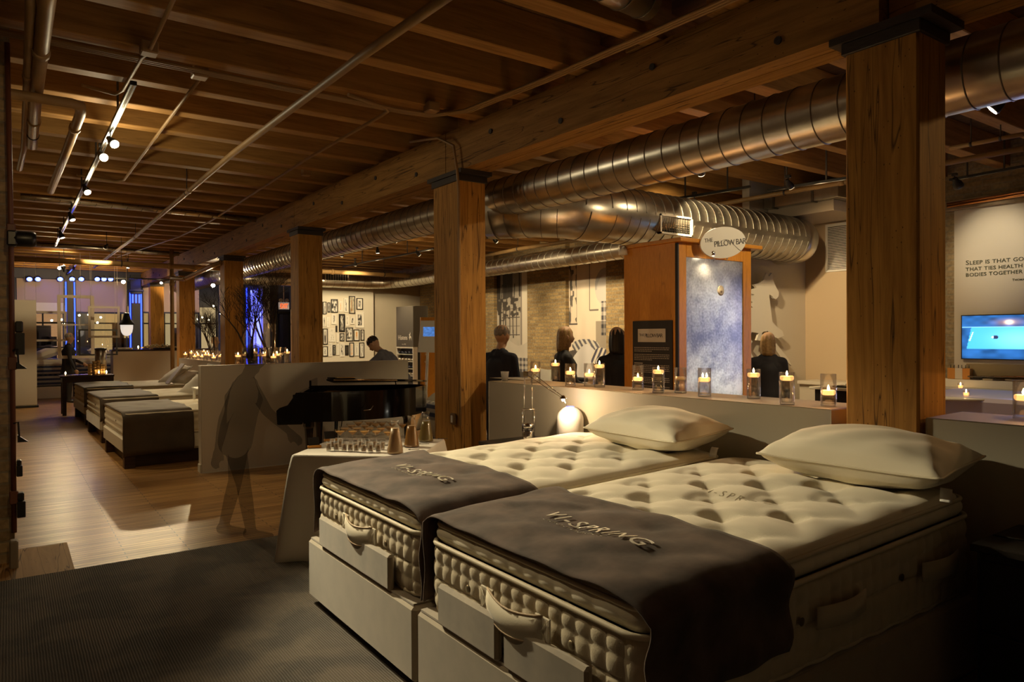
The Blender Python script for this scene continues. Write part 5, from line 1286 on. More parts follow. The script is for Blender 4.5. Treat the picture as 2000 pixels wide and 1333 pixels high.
q.v = [(v[0], v[1] - (yq - .1), v[2]) for v in q.v]; q.v = [(v[0] - QX, v[1], v[2] - 2.3) for v in q.v]
q.build('lettering', mat('olive_ink', (.05, .055, .03), .6), t)
TX = QX - .05
p0 = at(1877, 616, 'x', TX); p1 = at(1877, 702, 'x', TX); Ht = p0.z - p1.z; Wt = Ht * 1.72
t = empty('television', (TX, p0.y, p1.z), label='flat television showing a bright blue sports court, on the right wall', cat='television')
q = MB(); q.prism([(0, 0), (Wt, 0), (Wt, Ht), (0, Ht)], -.045, 0, onX(0, 0, 0)); q.build('casing', M_black, t)
def tvpic(u, v):
    u = u * .9 + .0
    n_ = vnoise(u, v, 12, 9); c = rgb(.3 + .7 * n_, (.02, .12, .38))
    ct = (v > .22) & (v < .73) & (u > .05 + .10 * (v - .22)); c[ct] = np.array((.05, .36, .72)) * 1.0 + (np.exp(-((u - .62) / .3) ** 2 - ((v - .45) / .25) ** 2)[..., None] * np.array((.12, .22, .2)))[ct]
    c[(abs(u - .09 - (v - .45) * .18) < .006) & (v > .42) & (v < .62)] = (.6, .8, 1)
    c[(abs(v - .73) < .006)] = (.2, .5, .8); c[((u - .36) / .028) ** 2 + ((v - .50) / .04) ** 2 < 1] = (.02, .03, .08); c[((u - .33) / .012) ** 2 + ((v - .50) / .03) ** 2 < 1] = (.6, .8, 1)
    l = np.exp(-((u - .5) / .035) ** 2 - ((v - .84) / .04) ** 2); c += l[..., None] * np.array((1.6, 1.1, .5)); r_ = np.exp(-((u - .5) / .14) ** 2 - ((v - .84) / .07) ** 2); c += r_[..., None] * np.array((.22, .1, .02))
    return np.clip(c, 0, 2)
picture('screen', onX(-.001, -.012, .012), Wt - .024, Ht - .024, 110, 64, tvpic, paint('tv_screen', .3, emis=.9), t)
p0 = at(1889, 715, 'x', QX); p1 = at(1889, 737, 'x', QX)
q = MB(); q.box(QX - .03, QX, at(2000, 710, 'x', QX).y - .9, p0.y, p1.z - .02, p0.z + .03, .003); q.build('splash_panel', mat('olive_panel', (.32, .25, .13), .6), label='olive tan panel on the wall under the television', cat='panel')
# counter along the wall
cz = at(1900, 762, 'x', XR - .55).z
ct = empty('wall_counter', (XR - .4, 2.6, 0), label='cream counter against the right wall, under the television', cat='counter')
MB().box(XR - .56, XR - .07, -1.5, 6.1, cz - .05, cz, .004).xf(Matrix.Translation((-(XR - .4), -2.6, 0))).build('worktop', M_cream, ct)
MB().box(XR - .50, XR - .07, -1.5, 6.1, 0, cz - .05).xf(Matrix.Translation((-(XR - .4), -2.6, 0))).build('carcass', M_plaster, ct)
MB().box(XR - .22, XR - .07, -1.5, 4.8, cz, cz + .10, .004).xf(Matrix.Translation((-(XR - .4), -2.6, 0))).build('upstand', M_white, ct)
js = [(1907, 1, 'dark'), (1932, 0, 'pale'), (1952, 1, 'dark'), (1976, 0, 'pale'), (1997, 0, 'pale')]
for i, (x, dk_, nm_) in enumerate(js):
    p = at(x, 762, 'x', XR - .15); zc = cz + .101; h_ = at(x, 737, 'x', XR - .15).z - zc
    t = empty('filling_jar', (XR - .15, p.y, zc), label='square clear jar of %s pillow filling, %s on the upstand' % (nm_, ['leftmost', 'second', 'third', 'fourth', 'fifth'][i]), cat='jar', group='jars of pillow filling')
    q = MB(); q.box(-.06, .06, -.075, .075, 0, h_); q.build('glass', G_clear, t); q = MB(); q.box(-.05, .05, -.06, .06, .01, h_ - .03, .012); q.build('filling', mat('dark_buckwheat', (.03, .02, .015), .9, bump=.8, bscale=90) if dk_ else mat('pale_down', (.50, .42, .28), .9, bump=.8, bscale=60), t)
    q = MB(); q.box(-.063, .063, -.078, .078, h_, h_ + .015, .003); q.build('lid', M_chrome, t)
for i, x in enumerate((1861, 1876, 1890)):
    p = at(x, 758, 'x', XR - .15); q = MB(); q.box(XR - .20, XR - .11, p.y - .045, p.y + .045, cz + .101, cz + .24, .003)
    t = q.build('amber_box', mat('amber_box', (.55, .24, .05), .4) if i != 1 else M_cream, label='small %s box with two pins on the upstand, %s' % (('amber', 'cream', 'amber')[i], ('behind the column edge', 'in the middle', 'next to the jars')[i]), cat='box', group='small boxes beside the jars')
    q = MB(); q.cyl((XR - .16, p.y - .02, cz + .24), .004, .04, 6); q.cyl((XR - .16, p.y + .02, cz + .24), .004, .04, 6); q.build('pins', M_black, t)
p = at(1880, 775, 'z', 1.0)
tt = empty('round_table', (6.6, 2.65, 0), label='round glass-topped table with a small candle, behind the right half wall', cat='table')
tz_ = .93; pc = at(1862, 772, 'z', tz_); tt.location = (pc.x, pc.y, 0)
q = MB(); q.lathe([(.42, 0), (.43, .01), (.42, .025)], (0, 0, tz_ - .03), 40); q.build('table_top', M_white, tt); q = MB(); q.lathe([(.25, 0), (.25, .015), (.03, .03), (.03, tz_ - .03)], (0, 0, 0), 20); q.build('pedestal', M_chrome, tt)
for (x, y, lab, zz) in ((1887, 770, 'small lit votive candle on the round table at right', tz_), (1876, 757, 'small lit votive candle on the wall counter at right', cz), (1657, 751, 'tiny lit candle at the left edge of the dark column, far behind', 1.0)):
    if zz == 1.0: p = at(x, 760, 'x', 8.3); zz = p.z; 
    else: p = at(x, y + 4, 'z', zz) if zz == tz_ else at(x, y, 'x', XR - .4)
    t = empty('votive_candle', (p.x, p.y, zz), label=lab, cat='candle', group='votive candles at right')
    q = MB(); q.lathe([(.028, 0), (.034, .06), (.031, .06), (.026, .006)], (0, 0, 0), 14, capt=False); q.build('glass', G_clear, t); q = MB(); q.lathe([(.025, .006), (.028, .035)], (0, 0, 0), 14); q.build('wax', M_waxlit, t)
    q = MB(); q.lathe([(.001, 0), (.008, .01), (.006, .025), (.001, .035)], (0, 0, .038), 8); q.build('flame', E_flame, t)
# side shelf behind the dark column
p = at(1650, 757, 'x', 8.3)
t = empty('magazine_table', (8.4, p.y, 0), label='pale side table with dark magazines, seen left of the dark column', cat='table')
MB().box(-.3, .4, -.5, .35, p.z - .03, p.z, .004).build('table_top', M_cream, t); MB().box(-.25, .35, -.45, .30, 0, p.z - .03).build('base', M_blk2, t)
q = MB(); q.box(8.2, 8.4, p.y - .2, p.y + .1, p.z + .002, p.z + .02, .002); q.build('magazine', M_blackmat, label='dark magazine on the pale side table', cat='magazine')
# lilac display bed visible under the wall counter
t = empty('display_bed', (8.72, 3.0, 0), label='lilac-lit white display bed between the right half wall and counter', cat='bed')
MB().box(-.6, .72, -1.6, .95, .45, .93, .04).build('mattress', mat('lilac_white', (.50, .48, .72), .6), t); MB().box(-.62, .74, -1.62, .97, .0, .45, .02).build('base', mat('plum_base', (.14, .08, .12), .6), t)  # lilac of the light is also put into the mattress colour
lamp('AREA', 'display_light', (7.6, 2.6, 1.1 - .22), .0001, (.6, .6, 1), target=(7.6, 2.6, 0), sx=.1, sy=.1)
# ---------------------------------------------------------------- people
M_skin = mat('skin', (.52, .32, .20), .55); M_suit = mat('dark_suit', (.018, .018, .024), .75); M_navy = mat('navy_suit', (.016, .02, .04), .8)
M_tee = mat('grey_blue_shirt', (.16, .17, .22), .8); M_trou = mat('dark_trousers', (.02, .018, .018), .8); M_shoe = mat('black_shoes', (.01, .01, .01), .4)
M_blond = mat('blond_hair', (.42, .26, .10), .5, noise=.35, nscale=40); M_grey = mat('grey_hair', (.30, .27, .24), .7, noise=.3, nscale=40); M_brun = mat('dark_hair', (.02, .013, .01), .5); M_lip = mat('lips', (.38, .12, .09), .5); M_blouse = mat('cream_blouse', (.5, .42, .32), .7)
def ghost(name, color, op):
    if name in MT: return MT[name]
    m = bpy.data.materials.new(name); m.use_nodes = True; nt = m.node_tree; nt.nodes.clear()
    out = nn(nt, 'ShaderNodeOutputMaterial'); tr = nn(nt, 'ShaderNodeBsdfTransparent'); df = nn(nt, 'ShaderNodeBsdfDiffuse'); df.inputs[0].default_value = (*color, 1)
    mx = nn(nt, 'ShaderNodeMixShader'); mx.inputs[0].default_value = op; nt.links.new(tr.outputs[0], mx.inputs[1]); nt.links.new(df.outputs[0], mx.inputs[2]); nt.links.new(mx.outputs[0], out.inputs[0]); MT[name] = m; return m
def person(loc, yaw, label, top=M_suit, legs=M_trou, hair='short', hm=M_grey, H=1.74, bend=0, headturn=0, headtilt=0, arms=((-.05, .3), (.05, .3)), jacket=True, vox=.011, stride=.0, lower=True, ghostm=None, female=False, group=None):
    """stands on z=0, faces local +x; bend = forward lean of the trunk in degrees; arms = (forward swing, elbow bend) for left and right"""
    s = H / 1.74
    t = empty('person', (loc[0], loc[1], loc[2] if len(loc) > 2 else 0), yaw, label=label, cat='person', group=group)
    V = Vector
    hip = V((0, 0, .92 * s)); Rb = Matrix.Rotation(R(bend), 4, 'Y')
    def B(x, y, z): return hip + (Rb @ V((x * s, y * s, z * s)))     # point on the trunk, z above the hip
    sh = .175 if female else .195; hipw = .10
    ch = []     # (points, radii, tag, squash)
    ch.append(([B(0, 0, -.06), B(0, 0, .06), B(.01, 0, .20), B(.01, 0, .34), B(0, 0, .46)], [.135, .135, .118 if female else .13, .14 if female else .15, .085], 'top'))
    for y in (-1, 1):
        ch.append(([B(0, y * .05, .0), B(0, y * .075, .22), B(0, y * (sh - .10), .40), B(0, y * .06, .49)], [.11 if not female else .12, .10, .095, .06], 'top'))
        ch.append(([B(0, y * .09, .46), B(0, y * (sh - .01), .445)], [.06, .062], 'top'))
    ch.append(([B(0, 0, .45), B(.01, 0, .53), B(.02, 0, .58)], [.062, .052, .05], 'skin'))
    hc = B(.035, 0, .69); Rh = Rb @ Matrix.Rotation(R(headtilt), 4, 'Y') @ Matrix.Rotation(R(headturn), 4, 'Z')
    def Hd(x, y, z): return hc + (Rh @ V((x * s, y * s, z * s)))
    ch.append(([Hd(-.02, 0, .055), Hd(-.01, 0, .0), Hd(.012, 0, -.055), Hd(.03, 0, -.088)], [.078, .080, .060, .036], 'skin'))
    ch.append(([Hd(.0, 0, .06), Hd(.01, 0, .0)], [.076, .078], 'skin'))
    ch.append(([Hd(.083, 0, .015), Hd(.104, 0, -.018), Hd(.095, 0, -.026)], [.008, .0125, .011], 'skin'))
    ch.append(([Hd(.078, -.016, -.052), Hd(.083, 0, -.050), Hd(.078, .016, -.052)], [.008, .010, .008], 'lip'))
    for y in (-1, 1):
        ch.append(([Hd(.0, y * .080, .01), Hd(-.006, y * .084, -.022)], [.014, .010], 'skin'))
        ch.append(([Hd(.072, y * .030, .030), Hd(.066, y * .045, .030)], [.009, .008], 'skin'))
    for k, y in enumerate((1, -1)):
        sw, eb = arms[k]
        S = B(0, y * sh, .44); d1 = V((math.sin(sw), y * .13, -math.cos(sw))).normalized(); E_ = S + d1 * .29 * s
        d2 = V((math.sin(sw + eb), -y * .05 * (1 if eb > .5 else -.4), -math.cos(sw + eb))).normalized(); W_ = E_ + d2 * .25 * s
        ch.append(([S, S.lerp(E_, .5), E_], [.056, .050, .043], 'top')); ch.append(([E_, E_.lerp(W_, .4), W_], [.043, .040, .028 if top is not M_tee else .026], 'top' if top is not M_tee else 'skin'))
        P0 = W_ + d2 * .02; side = d2.cross(V((0, y, 0))).normalized() if abs(d2.y) < .9 else V((1, 0, 0)); nrm = V((0, y, 0)); side = (side - d2 * side.dot(d2)).normalized(); fr = d2.cross(nrm).normalized()
        ch.append(([W_, P0 + d2 * .03, P0 + d2 * .075], [.026, .032, .030], 'skin'))
        for f in range(4):
            o = fr * (-.026 + .0175 * f); L = (.065, .078, .074, .058)[f] * s; b0 = P0 + d2 * .085 + o; cu = -nrm
            ch.append(([b0, b0 + d2 * L * .45 + cu * .006, b0 + d2 * L * .8 + cu * .02, b0 + d2 * L * .95 + cu * .034], [.0095, .009, .008, .007], 'skin'))
        tb = P0 + d2 * .02 + fr * -.028; ch.append(([tb, tb + d2 * .03 + fr * -.02 - nrm * .01, tb + d2 * .058 + fr * -.024 - nrm * .02], [.012, .011, .009], 'skin'))
    if lower:
        for k, y in enumerate((1, -1)):
            f = stride * (1 if k else -1)
            h0 = hip + V((0, y * hipw * s, -.02)); kn = V((f * .35 + .02, y * .10 * s, .49 * s)); an = V((f * .8, y * .10 * s, .09 * s))
            ch.append(([h0, h0.lerp(kn, .5), kn], [.098 * s, .085 * s, .062 * s], 'legs')); ch.append(([kn, kn.lerp(an, .4), an], [.062 * s, .060 * s, .045 * s], 'legs'))
            ch.append(([an + V((-.02, 0, -.03)), an + V((.06, 0, -.05)), an + V((.15, 0, -.058))], [.042, .038, .028], 'shoe'))
    else: ch.append(([hip + V((0, 0, -.06)), hip + V((0, 0, -.0))], [.13, .13], 'legs'))
    m = MB()
    for pts, rad, tg in ch:
        m.tube(pts, [r_ for r_ in rad], 12, smooth=True)
        m.ball(pts[0], rad[0] * .995, 12, 8); m.ball(pts[-1], rad[-1] * .995, 12, 8)
    o = m.build('body', M_skin)
    md_ = o.modifiers.new('r', 'REMESH'); md_.mode = 'VOXEL'; md_.voxel_size = vox; md_.use_smooth_shade = True
    ms = o.modifiers.new('s', 'SMOOTH'); ms.factor = .5; ms.iterations = 2
    dg = bpy.context.evaluated_depsgraph_get(); dg.update(); me = bpy.data.meshes.new_from_object(o.evaluated_get(dg)); me.name = 'body'
    old = o.data; o.modifiers.clear(); o.data = me; bpy.data.meshes.remove(old)
    mats = {'top': top, 'legs': legs, 'skin': M_skin, 'lip': M_lip, 'shoe': M_shoe}
    if ghostm: mats = {k: ghostm for k in mats}
    keys = list(mats); me.materials.clear()
    for k in keys: me.materials.append(mats[k])
    nf = len(me.polygons); C = np.empty(nf * 3, dtype=np.float32); me.polygons.foreach_get('center', C); C = C.reshape(-1, 3)
    best = np.full(nf, 9.0); idx = np.zeros(nf, dtype=np.int32)
    for pts, rad, tg in ch:
        for i in range(len(pts) - 1):
            a_, b_ = np.array(pts[i]), np.array(pts[i + 1]); ab = b_ - a_; L2 = max(1e-9, ab @ ab)
            tt_ = np.clip(((C - a_) @ ab) / L2, 0, 1); r_ = rad[i] + (rad[i + 1] - rad[i]) * tt_
            d = np.linalg.norm(C - a_ - tt_[:, None] * ab, axis=1) - r_ * (1.0)
            if tg == 'top': d -= .012
            u_ = d < best; best[u_] = d[u_]; idx[u_] = keys.index(tg)
    me.polygons.foreach_set('material_index', idx); me.polygons.foreach_set('use_smooth', [True] * nf); me.update()
    o.parent = t
    # eyes are dark spots on the face
    if not ghostm:
        q = MB()
        for y in (-1, 1): q.ball(Hd(.070, y * .031, .018), .009 * s, 8, 5, (1, 1, .6))
        q.build('eyes', M_brun, t)
    # hair shell over the skull
    hmat = ghostm or hm
    q = MB(); lng = hair == 'long'
    def hf(u, v):
        a_ = TAU * u; ph = v * (PI * (.66 if not lng else .66))
        front = max(0, math.cos(a_)); ph *= (1 - .30 * front ** 1.5)
        r_ = .086 + .006 * math.sin(a_ * 9) * math.sin(ph)
        x = -.012 + r_ * 1.08 * math.sin(ph) * math.cos(a_); y = r_ * math.sin(ph) * math.sin(a_) * .96; z = .045 + r_ * math.cos(ph) * .98
        if lng and v > .62:
            k_ = (v - .62) / .38
            if front < .55: z -= .17 * k_; y *= 1 + .12 * math.sin(k_ * 2.4); x -= .015 * k_
        return tuple(Hd(x, y, z))
    q.grid(hf, 32, 16); hair_o = q.build('hair', hmat, t); hem(hair_o, .008)
    if jacket and not ghostm:
        q = MB()
        def jf(u, v):
            a_ = -PI + TAU * (.035 + .93 * u); z = -.20 + .66 * v
            rx = .155 - .03 * math.sin(PI * min(1, max(0, v * 1.2 - .1))) + .02 * (1 - v); ry = (.17 if female else .195) - .035 * math.sin(PI * v * .9)
            if v > .85: k_ = (v - .85) / .15; rx *= 1 - .45 * k_; ry *= 1 - .35 * k_
            a2 = a_ + PI
            return tuple(B(math.cos(a2) * rx + .01, math.sin(a2) * ry, z))
        q.grid(jf, 30, 14); hem(q.build('jacket', top, t), .008)
        q = MB(); q.grid(lambda u, v: tuple(B(.128 - .02 * v - .01 * abs(2 * u - 1), (.05 + .02 * v) * (2 * u - 1), .12 + .33 * v)), 6, 8); hem(q.build('blouse' if female else 'shirt_front', M_blouse, t), .004)
    return t
rightward = math.atan2(cR.y, cR.x)
def ppos(px, D):
    v = (px - 1000) / FPX; p = Vector((0, 0, 0)) + cF * D + cR * (v * D); return (p.x, p.y)
person(ppos(1100, 8.3), rightward + .25, 'person with shoulder-length blond hair and black jacket, looking right, behind the candles', hair='long', hm=M_blond, H=1.70, female=True, headturn=0, arms=((.35, 1.2), (.25, .9)))
person(ppos(972, 7.9), rightward + .9, 'person with grey hair in a dark navy suit standing right of the split column', top=M_navy, legs=M_navy, hm=M_grey, H=1.72, bend=4, arms=((.1, .4), (.1, .4)))
person(ppos(1206, 7.6), rightward + 1.7, 'person with dark hair in black, half hidden behind the left side of the kiosk', hair='long', hm=M_brun, H=1.68, female=True)
person(ppos(1500, 8.3), rightward + 1.2, 'person with long blond hair and dark jacket looking at the horse cut-out', hair='long', hm=M_blond, H=1.62, female=True, bend=3)
person(ppos(785, 10.8), rightward + PI - .25, 'person in a grey-blue T-shirt bending forward beyond the cream partition', top=M_tee, hm=M_brun, H=1.78, bend=38, headtilt=8, arms=((.9, .5), (.8, .6)), jacket=False)
x_, y_ = ppos(133, 17.5); person((x_, y_), rightward + .6, 'person in a dark suit standing in front of the storefront window', hm=M_grey, H=1.72, vox=.014, arms=((.3, .8), (.1, .3)))
x_, y_ = ppos(418, 17.6); person((x_, y_), rightward + .3, 'person with grey hair in the distance behind the candle cluster', hm=M_grey, H=1.60, vox=.014, top=M_tee)
x_, y_ = at(457, 1052, 'z', 0).x, at(457, 1052, 'z', 0).y
person((x_ + .03, y_ + .02), rightward + .1, 'blurred see-through person in dark clothes walking in front of the partition', H=1.55, stride=.16, ghostm=ghost('faint_dark_figure', (.03, .025, .02), .27), jacket=False, arms=((.5, .3), (-.4, .2)), bend=10, hm=M_brun)
# ---------------------------------------------------------------- gallery wall
def photo_fn(seed, tone):
    def f(u, v):
        n_ = vnoise(u, v, 5, seed) * .6 + vnoise(u, v, 11, seed + 3) * .4
        if tone == 'o': c = rgb((n_ > .5) * 1.0, (.75, .32, .05)) + rgb((n_ <= .5) * 1.0, (.62, .58, .5))
        elif tone == 'v': c = rgb(n_, (.85, .78, .6)) ; c[(abs(u - .4) < .05) & (v > .15) & (v < .8)] = (.3, .12, .03); c[((u - .4) / .14) ** 2 + ((v - .17) / .08) ** 2 < 1] = (.4, .16, .03)
        elif tone == 'f': c = rgb(.55 + .1 * n_, (1, .98, .92)); c[((u - .5) / .33) ** 2 + ((v - .45) / .42) ** 2 < 1] = (.08, .07, .07); c[((u - .5) / .2) ** 2 + ((v - .68) / .13) ** 2 < 1] = (.5, .46, .4)
        elif tone == 't': c = rgb(.02 + 0 * u, (1, 1, 1)); c[((np.floor(v * 18) % 2) == 0) & (vnoise(u, v, 14, seed) > .35) & (u > .15) & (u < .85)] = (.5, .5, .45)
        elif tone == 'd': c = rgb(.72 + 0 * u, (1, .98, .9)); c[(vnoise(u, v, 12, seed) > .74)] = (.35, .33, .3)
        else: c = rgb(.03 + .75 * smooth(.3, .7, n_), (1, .98, .93))
        return c
    return f
FR = [(78,368,135,550,'b','',.2),(147,378,188,523,'b','',.15),(198,330,298,528,'b','',.05),(312,362,362,515,'w','o',.25),(385,315,442,520,'w','',.2),(458,285,548,542,'b','v',.08),(567,315,660,484,'b','',.25),
 (78,585,120,728,'w','',.08),(130,592,178,740,'w','',.3),(203,545,277,695,'w','',.22),(312,545,402,805,'m','',.2),(405,568,462,720,'w','',.3),(477,585,540,697,'w','',.2),(552,515,678,748,'w','',.22),(265,715,290,808,'b','',.2),
 (78,757,150,988,'b','f',.1),(162,752,256,948,'w','d',.12),(275,825,315,960,'w','o',.3),(325,825,392,938,'b','',.12),(412,742,518,940,'b','',.08),(525,770,612,935,'b','o',.28),(627,772,680,930,'b','',.2),
 (73,1015,152,1160,'b','',.3),(163,967,218,1162,'w','d',.15),(222,995,265,1142,'b','t',.02),(276,980,318,1140,'w','d',.2),(325,970,395,1165,'w','',.18),(402,998,455,1140,'m','v',.35),(465,960,532,1162,'b','o',.25),(540,990,600,1150,'w','',.3),(607,960,680,1175,'b','',.2)]
rown = ['top row', 'second row', 'third row', 'bottom row']
rws = [0] * 7 + [1] * 8 + [2] * 7 + [3] * 9; cnt = {}
M_fb, M_fw, M_mat = mat('black_frame', (.02, .018, .016), .4), mat('white_frame', (.75, .73, .68), .45), mat('mat_board', (.78, .76, .70), .8)
P_photo = paint('photo_print', .5)
for i, (x0, y0, x1, y1, kd, tone, mg_) in enumerate(FR):
    a_ = at(620 + x0 / 7.408, 540 + y0 / 7.408, 'y', H0 - .03); b_ = at(620 + x1 / 7.408, 540 + y1 / 7.408, 'y', H0 - .03); W_, H_ = b_.x - a_.x, a_.z - b_.z
    r_ = rws[i]; cnt[r_] = cnt.get(r_, 0) + 1; o = ('first', 'second', 'third', 'fourth', 'fifth', 'sixth', 'seventh', 'eighth', 'ninth')[cnt[r_] - 1]
    t = empty('picture_frame', (a_.x, H0 - .03, b_.z), label='%s framed %s, %s from the left in the %s of the gallery wall' % ({'b': 'black', 'w': 'white', 'm': 'black-matted'}[kd], {'o': 'orange-toned picture', 'v': 'ivory picture', 'f': 'oval portrait', 't': 'white-on-black text', 'd': 'pale drawing'}.get(tone, 'black-and-white photograph'), o, rown[r_]), cat='picture', group='framed pictures on the gallery wall')
    M_ = onY(0, 0, 0); w_ = .022; q = MB()
    for (u0, v0, u1, v1) in ((0, 0, W_, w_), (0, H_ - w_, W_, H_), (0, w_, w_, H_ - w_), (W_ - w_, w_, W_, H_ - w_)): q.prism([(u0, v0), (u1, v0), (u1, v1), (u0, v1)], -.025, 0, M_)
    q.build('frame', M_fw if kd == 'w' else M_fb, t)
    q = MB(); q.prism([(w_, w_), (W_ - w_, w_), (W_ - w_, H_ - w_), (w_, H_ - w_)], -.024, -.012, M_); q.build('mat_board', M_fb if kd == 'm' or tone == 't' else M_mat, t)
    g_ = mg_ * min(W_, H_) + w_ * .6
    picture('photo', M_ @ Matrix.Translation((g_, g_, -.011)), W_ - 2 * g_, H_ - 2 * g_, 14, 18, photo_fn(i * 5 + 1, tone), P_photo, t)
# small display ledge object seen just above the partition
p = at(663, 703, 'y', 15.0); q = MB(); q.box(p.x - .1, p.x + .1, 15.0, 15.1, p.z - .10, p.z + .05, .004); 
# dark display cabinet
CX = 6.9; y0 = at(774, 650, 'x', CX).y; y1 = at(807, 650, 'x', CX).y; xc1 = at(836, 650, 'y', y1).x; zc = at(807, 597.5, 'x', CX).z
t = empty('display_cabinet', ((CX + xc1) / 2, (y0 + y1) / 2, 0), label='tall dark display cabinet with a white wordmark, in front of the brick wall', cat='cabinet'); off = (-(CX + xc1) / 2, -(y0 + y1) / 2, 0)
M_cab = mat('cabinet_grey', (.10, .09, .075), .5)
zs = at(790, 678, 'x', CX).z
MB().box(CX, xc1, y1, y0, zs, zc, .004).build('upper_body', M_cab, t, loc=off)
MB().box(CX + .1, xc1, y1, y0, 0, zs, .002).build('lower_body', M_black, t, loc=off)
q = MB(); q.box(CX - .002, CX + .1, y0 - .03, y0, .0, zs); q.box(CX - .002, CX + .1, y1, y1 + .03, 0, zs); q.box(CX - .002, CX + .1, y1 + .03, y0 - .03, zs - .03, zs)
for k in range(6): q.box(CX, CX + .1, y1 + .03, y0 - .03, .45 + k * .15 - .0, .462 + k * .15)
q.build('shelf_frame', M_white, t, loc=off)
for k in range(6):
    q = MB()
    for j in range(5): q.ball((CX + .05, y1 + .09 + j * (y0 - y1 - .18) / 4, .50 + k * .15), .055, 8, 5, (.8, 1, .55))
    q.build('folded_swatches', mat('swatch_dark', (.05, .06, .10), .8) if k % 2 else M_linen, t, loc=off)
q = MB(); p = at(777.5, 664, 'x', CX - .002); add_text(q, 'Hästens', .145, onX(CX - .003, p.y, p.z) , .001, space=.95); p2 = at(785, 667, 'x', CX); add_text(q, 'since 1852', .045, onX(CX - .003, p2.y, p.z - .11), .001)
ph_ = at(799, 661, 'x', CX); Mh_ = onX(CX - .003, ph_.y, ph_.z)
q.prism([(0, 0), (.02, .05), (.0, .09), (.03, .08), (.06, .13), (.07, .09), (.05, .06), (.10, .03), (.12, -.05), (.09, .0), (.05, .01), (.03, -.05), (.02, .0)], 0, .001, Mh_)
q.build('wordmark', M_white, t, loc=off)
# orange door leaf and tilted info stand
p0 = at(822, 620, 'y', 10.9); p1 = at(848, 620, 'y', 10.9)
t = empty('wardrobe_panel', (p0.x, 10.9, 0), label='narrow honey wood panel door left of the split column', cat='panel')
MB().box(0, .40, 0, .04, 0, p0.z, .004).build('leaf', W_orange, t); q = MB(); q.ball((.07, -.02, 1.15), .02, 10, 6); q.ball((.07, -.02, 1.28), .018, 10, 6); q.build('knobs', MT['brass'], t)
sx = at(838, 740, 'y', 9.6).x
t = empty('tablet_stand', (sx, 9.6, 0), label='white tilted tablet stand with a blue image, left of the split column', cat='stand')
cz0 = at(830, 688, 'y', 9.6); cz1 = at(836, 626, 'y', 9.6); ww = .30
Mt = frame3((.93, -.36, 0), (.08, .1, .99), (-.36, -.93, .12), (cz0.x - .12 - sx, 0, cz0.z))
q = MB(); q.prism([(0, 0), (ww, -.01), (ww + .03, cz1.z - cz0.z), (.04, cz1.z - cz0.z)], -.02, 0, Mt); q.build('tablet', M_white, t)
picture('screen', Mt @ Matrix.Translation((.075, .24, .002)), .22, .145, 24, 16, lambda u, v: rgb(.5 + .5 * vnoise(u, v, 12, 3), (.08, .22, .60)), paint('tablet_screen', .4, emis=.5), t)
q = MB(); q.tube([(cz0.x - sx + .06, .02, cz0.z + .05), (cz0.x - sx + .03, .03, .75), (.0, .03, .04)], .022, 8); q.lathe([(.17, 0), (.17, .015), (.03, .03)], (0, .03, 0), 20); q.build('pole', M_plastic, t)
# check bed behind the column
CB = bpy.data.materials.new('blue_check'); CB.use_nodes = True; nt = CB.node_tree; b = nt.nodes['Principled BSDF']; tc = nn(nt, 'ShaderNodeTexCoord')
def bandn(ax, sc_):
    sp = nn(nt, 'ShaderNodeSeparateXYZ'); nt.links.new(tc.outputs['Object'], sp.inputs[0]); m1 = nn(nt, 'ShaderNodeMath', operation='MULTIPLY'); m1.inputs[1].default_value = sc_; nt.links.new(sp.outputs[ax], m1.inputs[0])
    f = nn(nt, 'ShaderNodeMath', operation='FRACT'); nt.links.new(m1.outputs[0], f.inputs[0]); g = nn(nt, 'ShaderNodeMath', operation='GREATER_THAN'); g.inputs[1].default_value = .5; nt.links.new(f.outputs[0], g.inputs[0]); return g.outputs[0]
xy_ = nn(nt, 'ShaderNodeMath', operation='ADD'); gx, gy, gz = bandn(0, 9), bandn(1, 9), bandn(2, 9)
ad1 = nn(nt, 'ShaderNodeMath', operation='MAXIMUM'); s1 = nn(nt, 'ShaderNodeMath', operation='SUBTRACT'); nt.links.new(gx, ad1.inputs[0]); nt.links.new(gy, ad1.inputs[1])
nt.links.new(ad1.outputs[0], xy_.inputs[0]); nt.links.new(gz, xy_.inputs[1]); hv = nn(nt, 'ShaderNodeMath', operation='MULTIPLY'); hv.inputs[1].default_value = .5; nt.links.new(xy_.outputs[0], hv.inputs[0])
rp_ = nn(nt, 'ShaderNodeValToRGB'); rp_.color_ramp.elements[0].color = (.62, .58, .50, 1); rp_.color_ramp.elements[1].color = (.02, .03, .09, 1); nt.links.new(hv.outputs[0], rp_.inputs['Fac']); nt.links.new(rp_.outputs['Color'], b.inputs['Base Color']); b.inputs['Roughness'].default_value = .8
t = empty('check_bed', (5.7, 8.2, 0), label='blue and white check bed behind the split column', cat='bed')
MB().box(-1.0, 1.0, -.62, .62, .12, .42, .03).build('base', CB, t); MB().box(-1.02, 1.02, -.63, .63, .43, .70, .04).build('mattress', CB, t)
for (a_, b_) in ((-.9, -.55), (-.9, .55), (.9, -.55), (.9, .55)): MB().cyl((a_, b_, 0), .03, .125, 10).build('leg', W_dark, t)
q = MB(); q.grid(lambda u, v: (-1.06 + 1.3 * u - (.02 if u < .05 else 0), .66 - 1.3 * v, .74 + .10 * vnoise(np.array(u), np.array(v), 7, 2) + .02 * math.sin(u * 40 + v * 12) - (.5 * (1 - u / .12) if u < .12 else 0)), 40, 30)
o = hem(q.build('knitted_throw', mat('cream_knit', (.66, .60, .46), .9, bump=.5, bscale=60), label='cream knitted throw heaped on the check bed', cat='blanket', loc=(5.7, 8.2, 0)), .02)
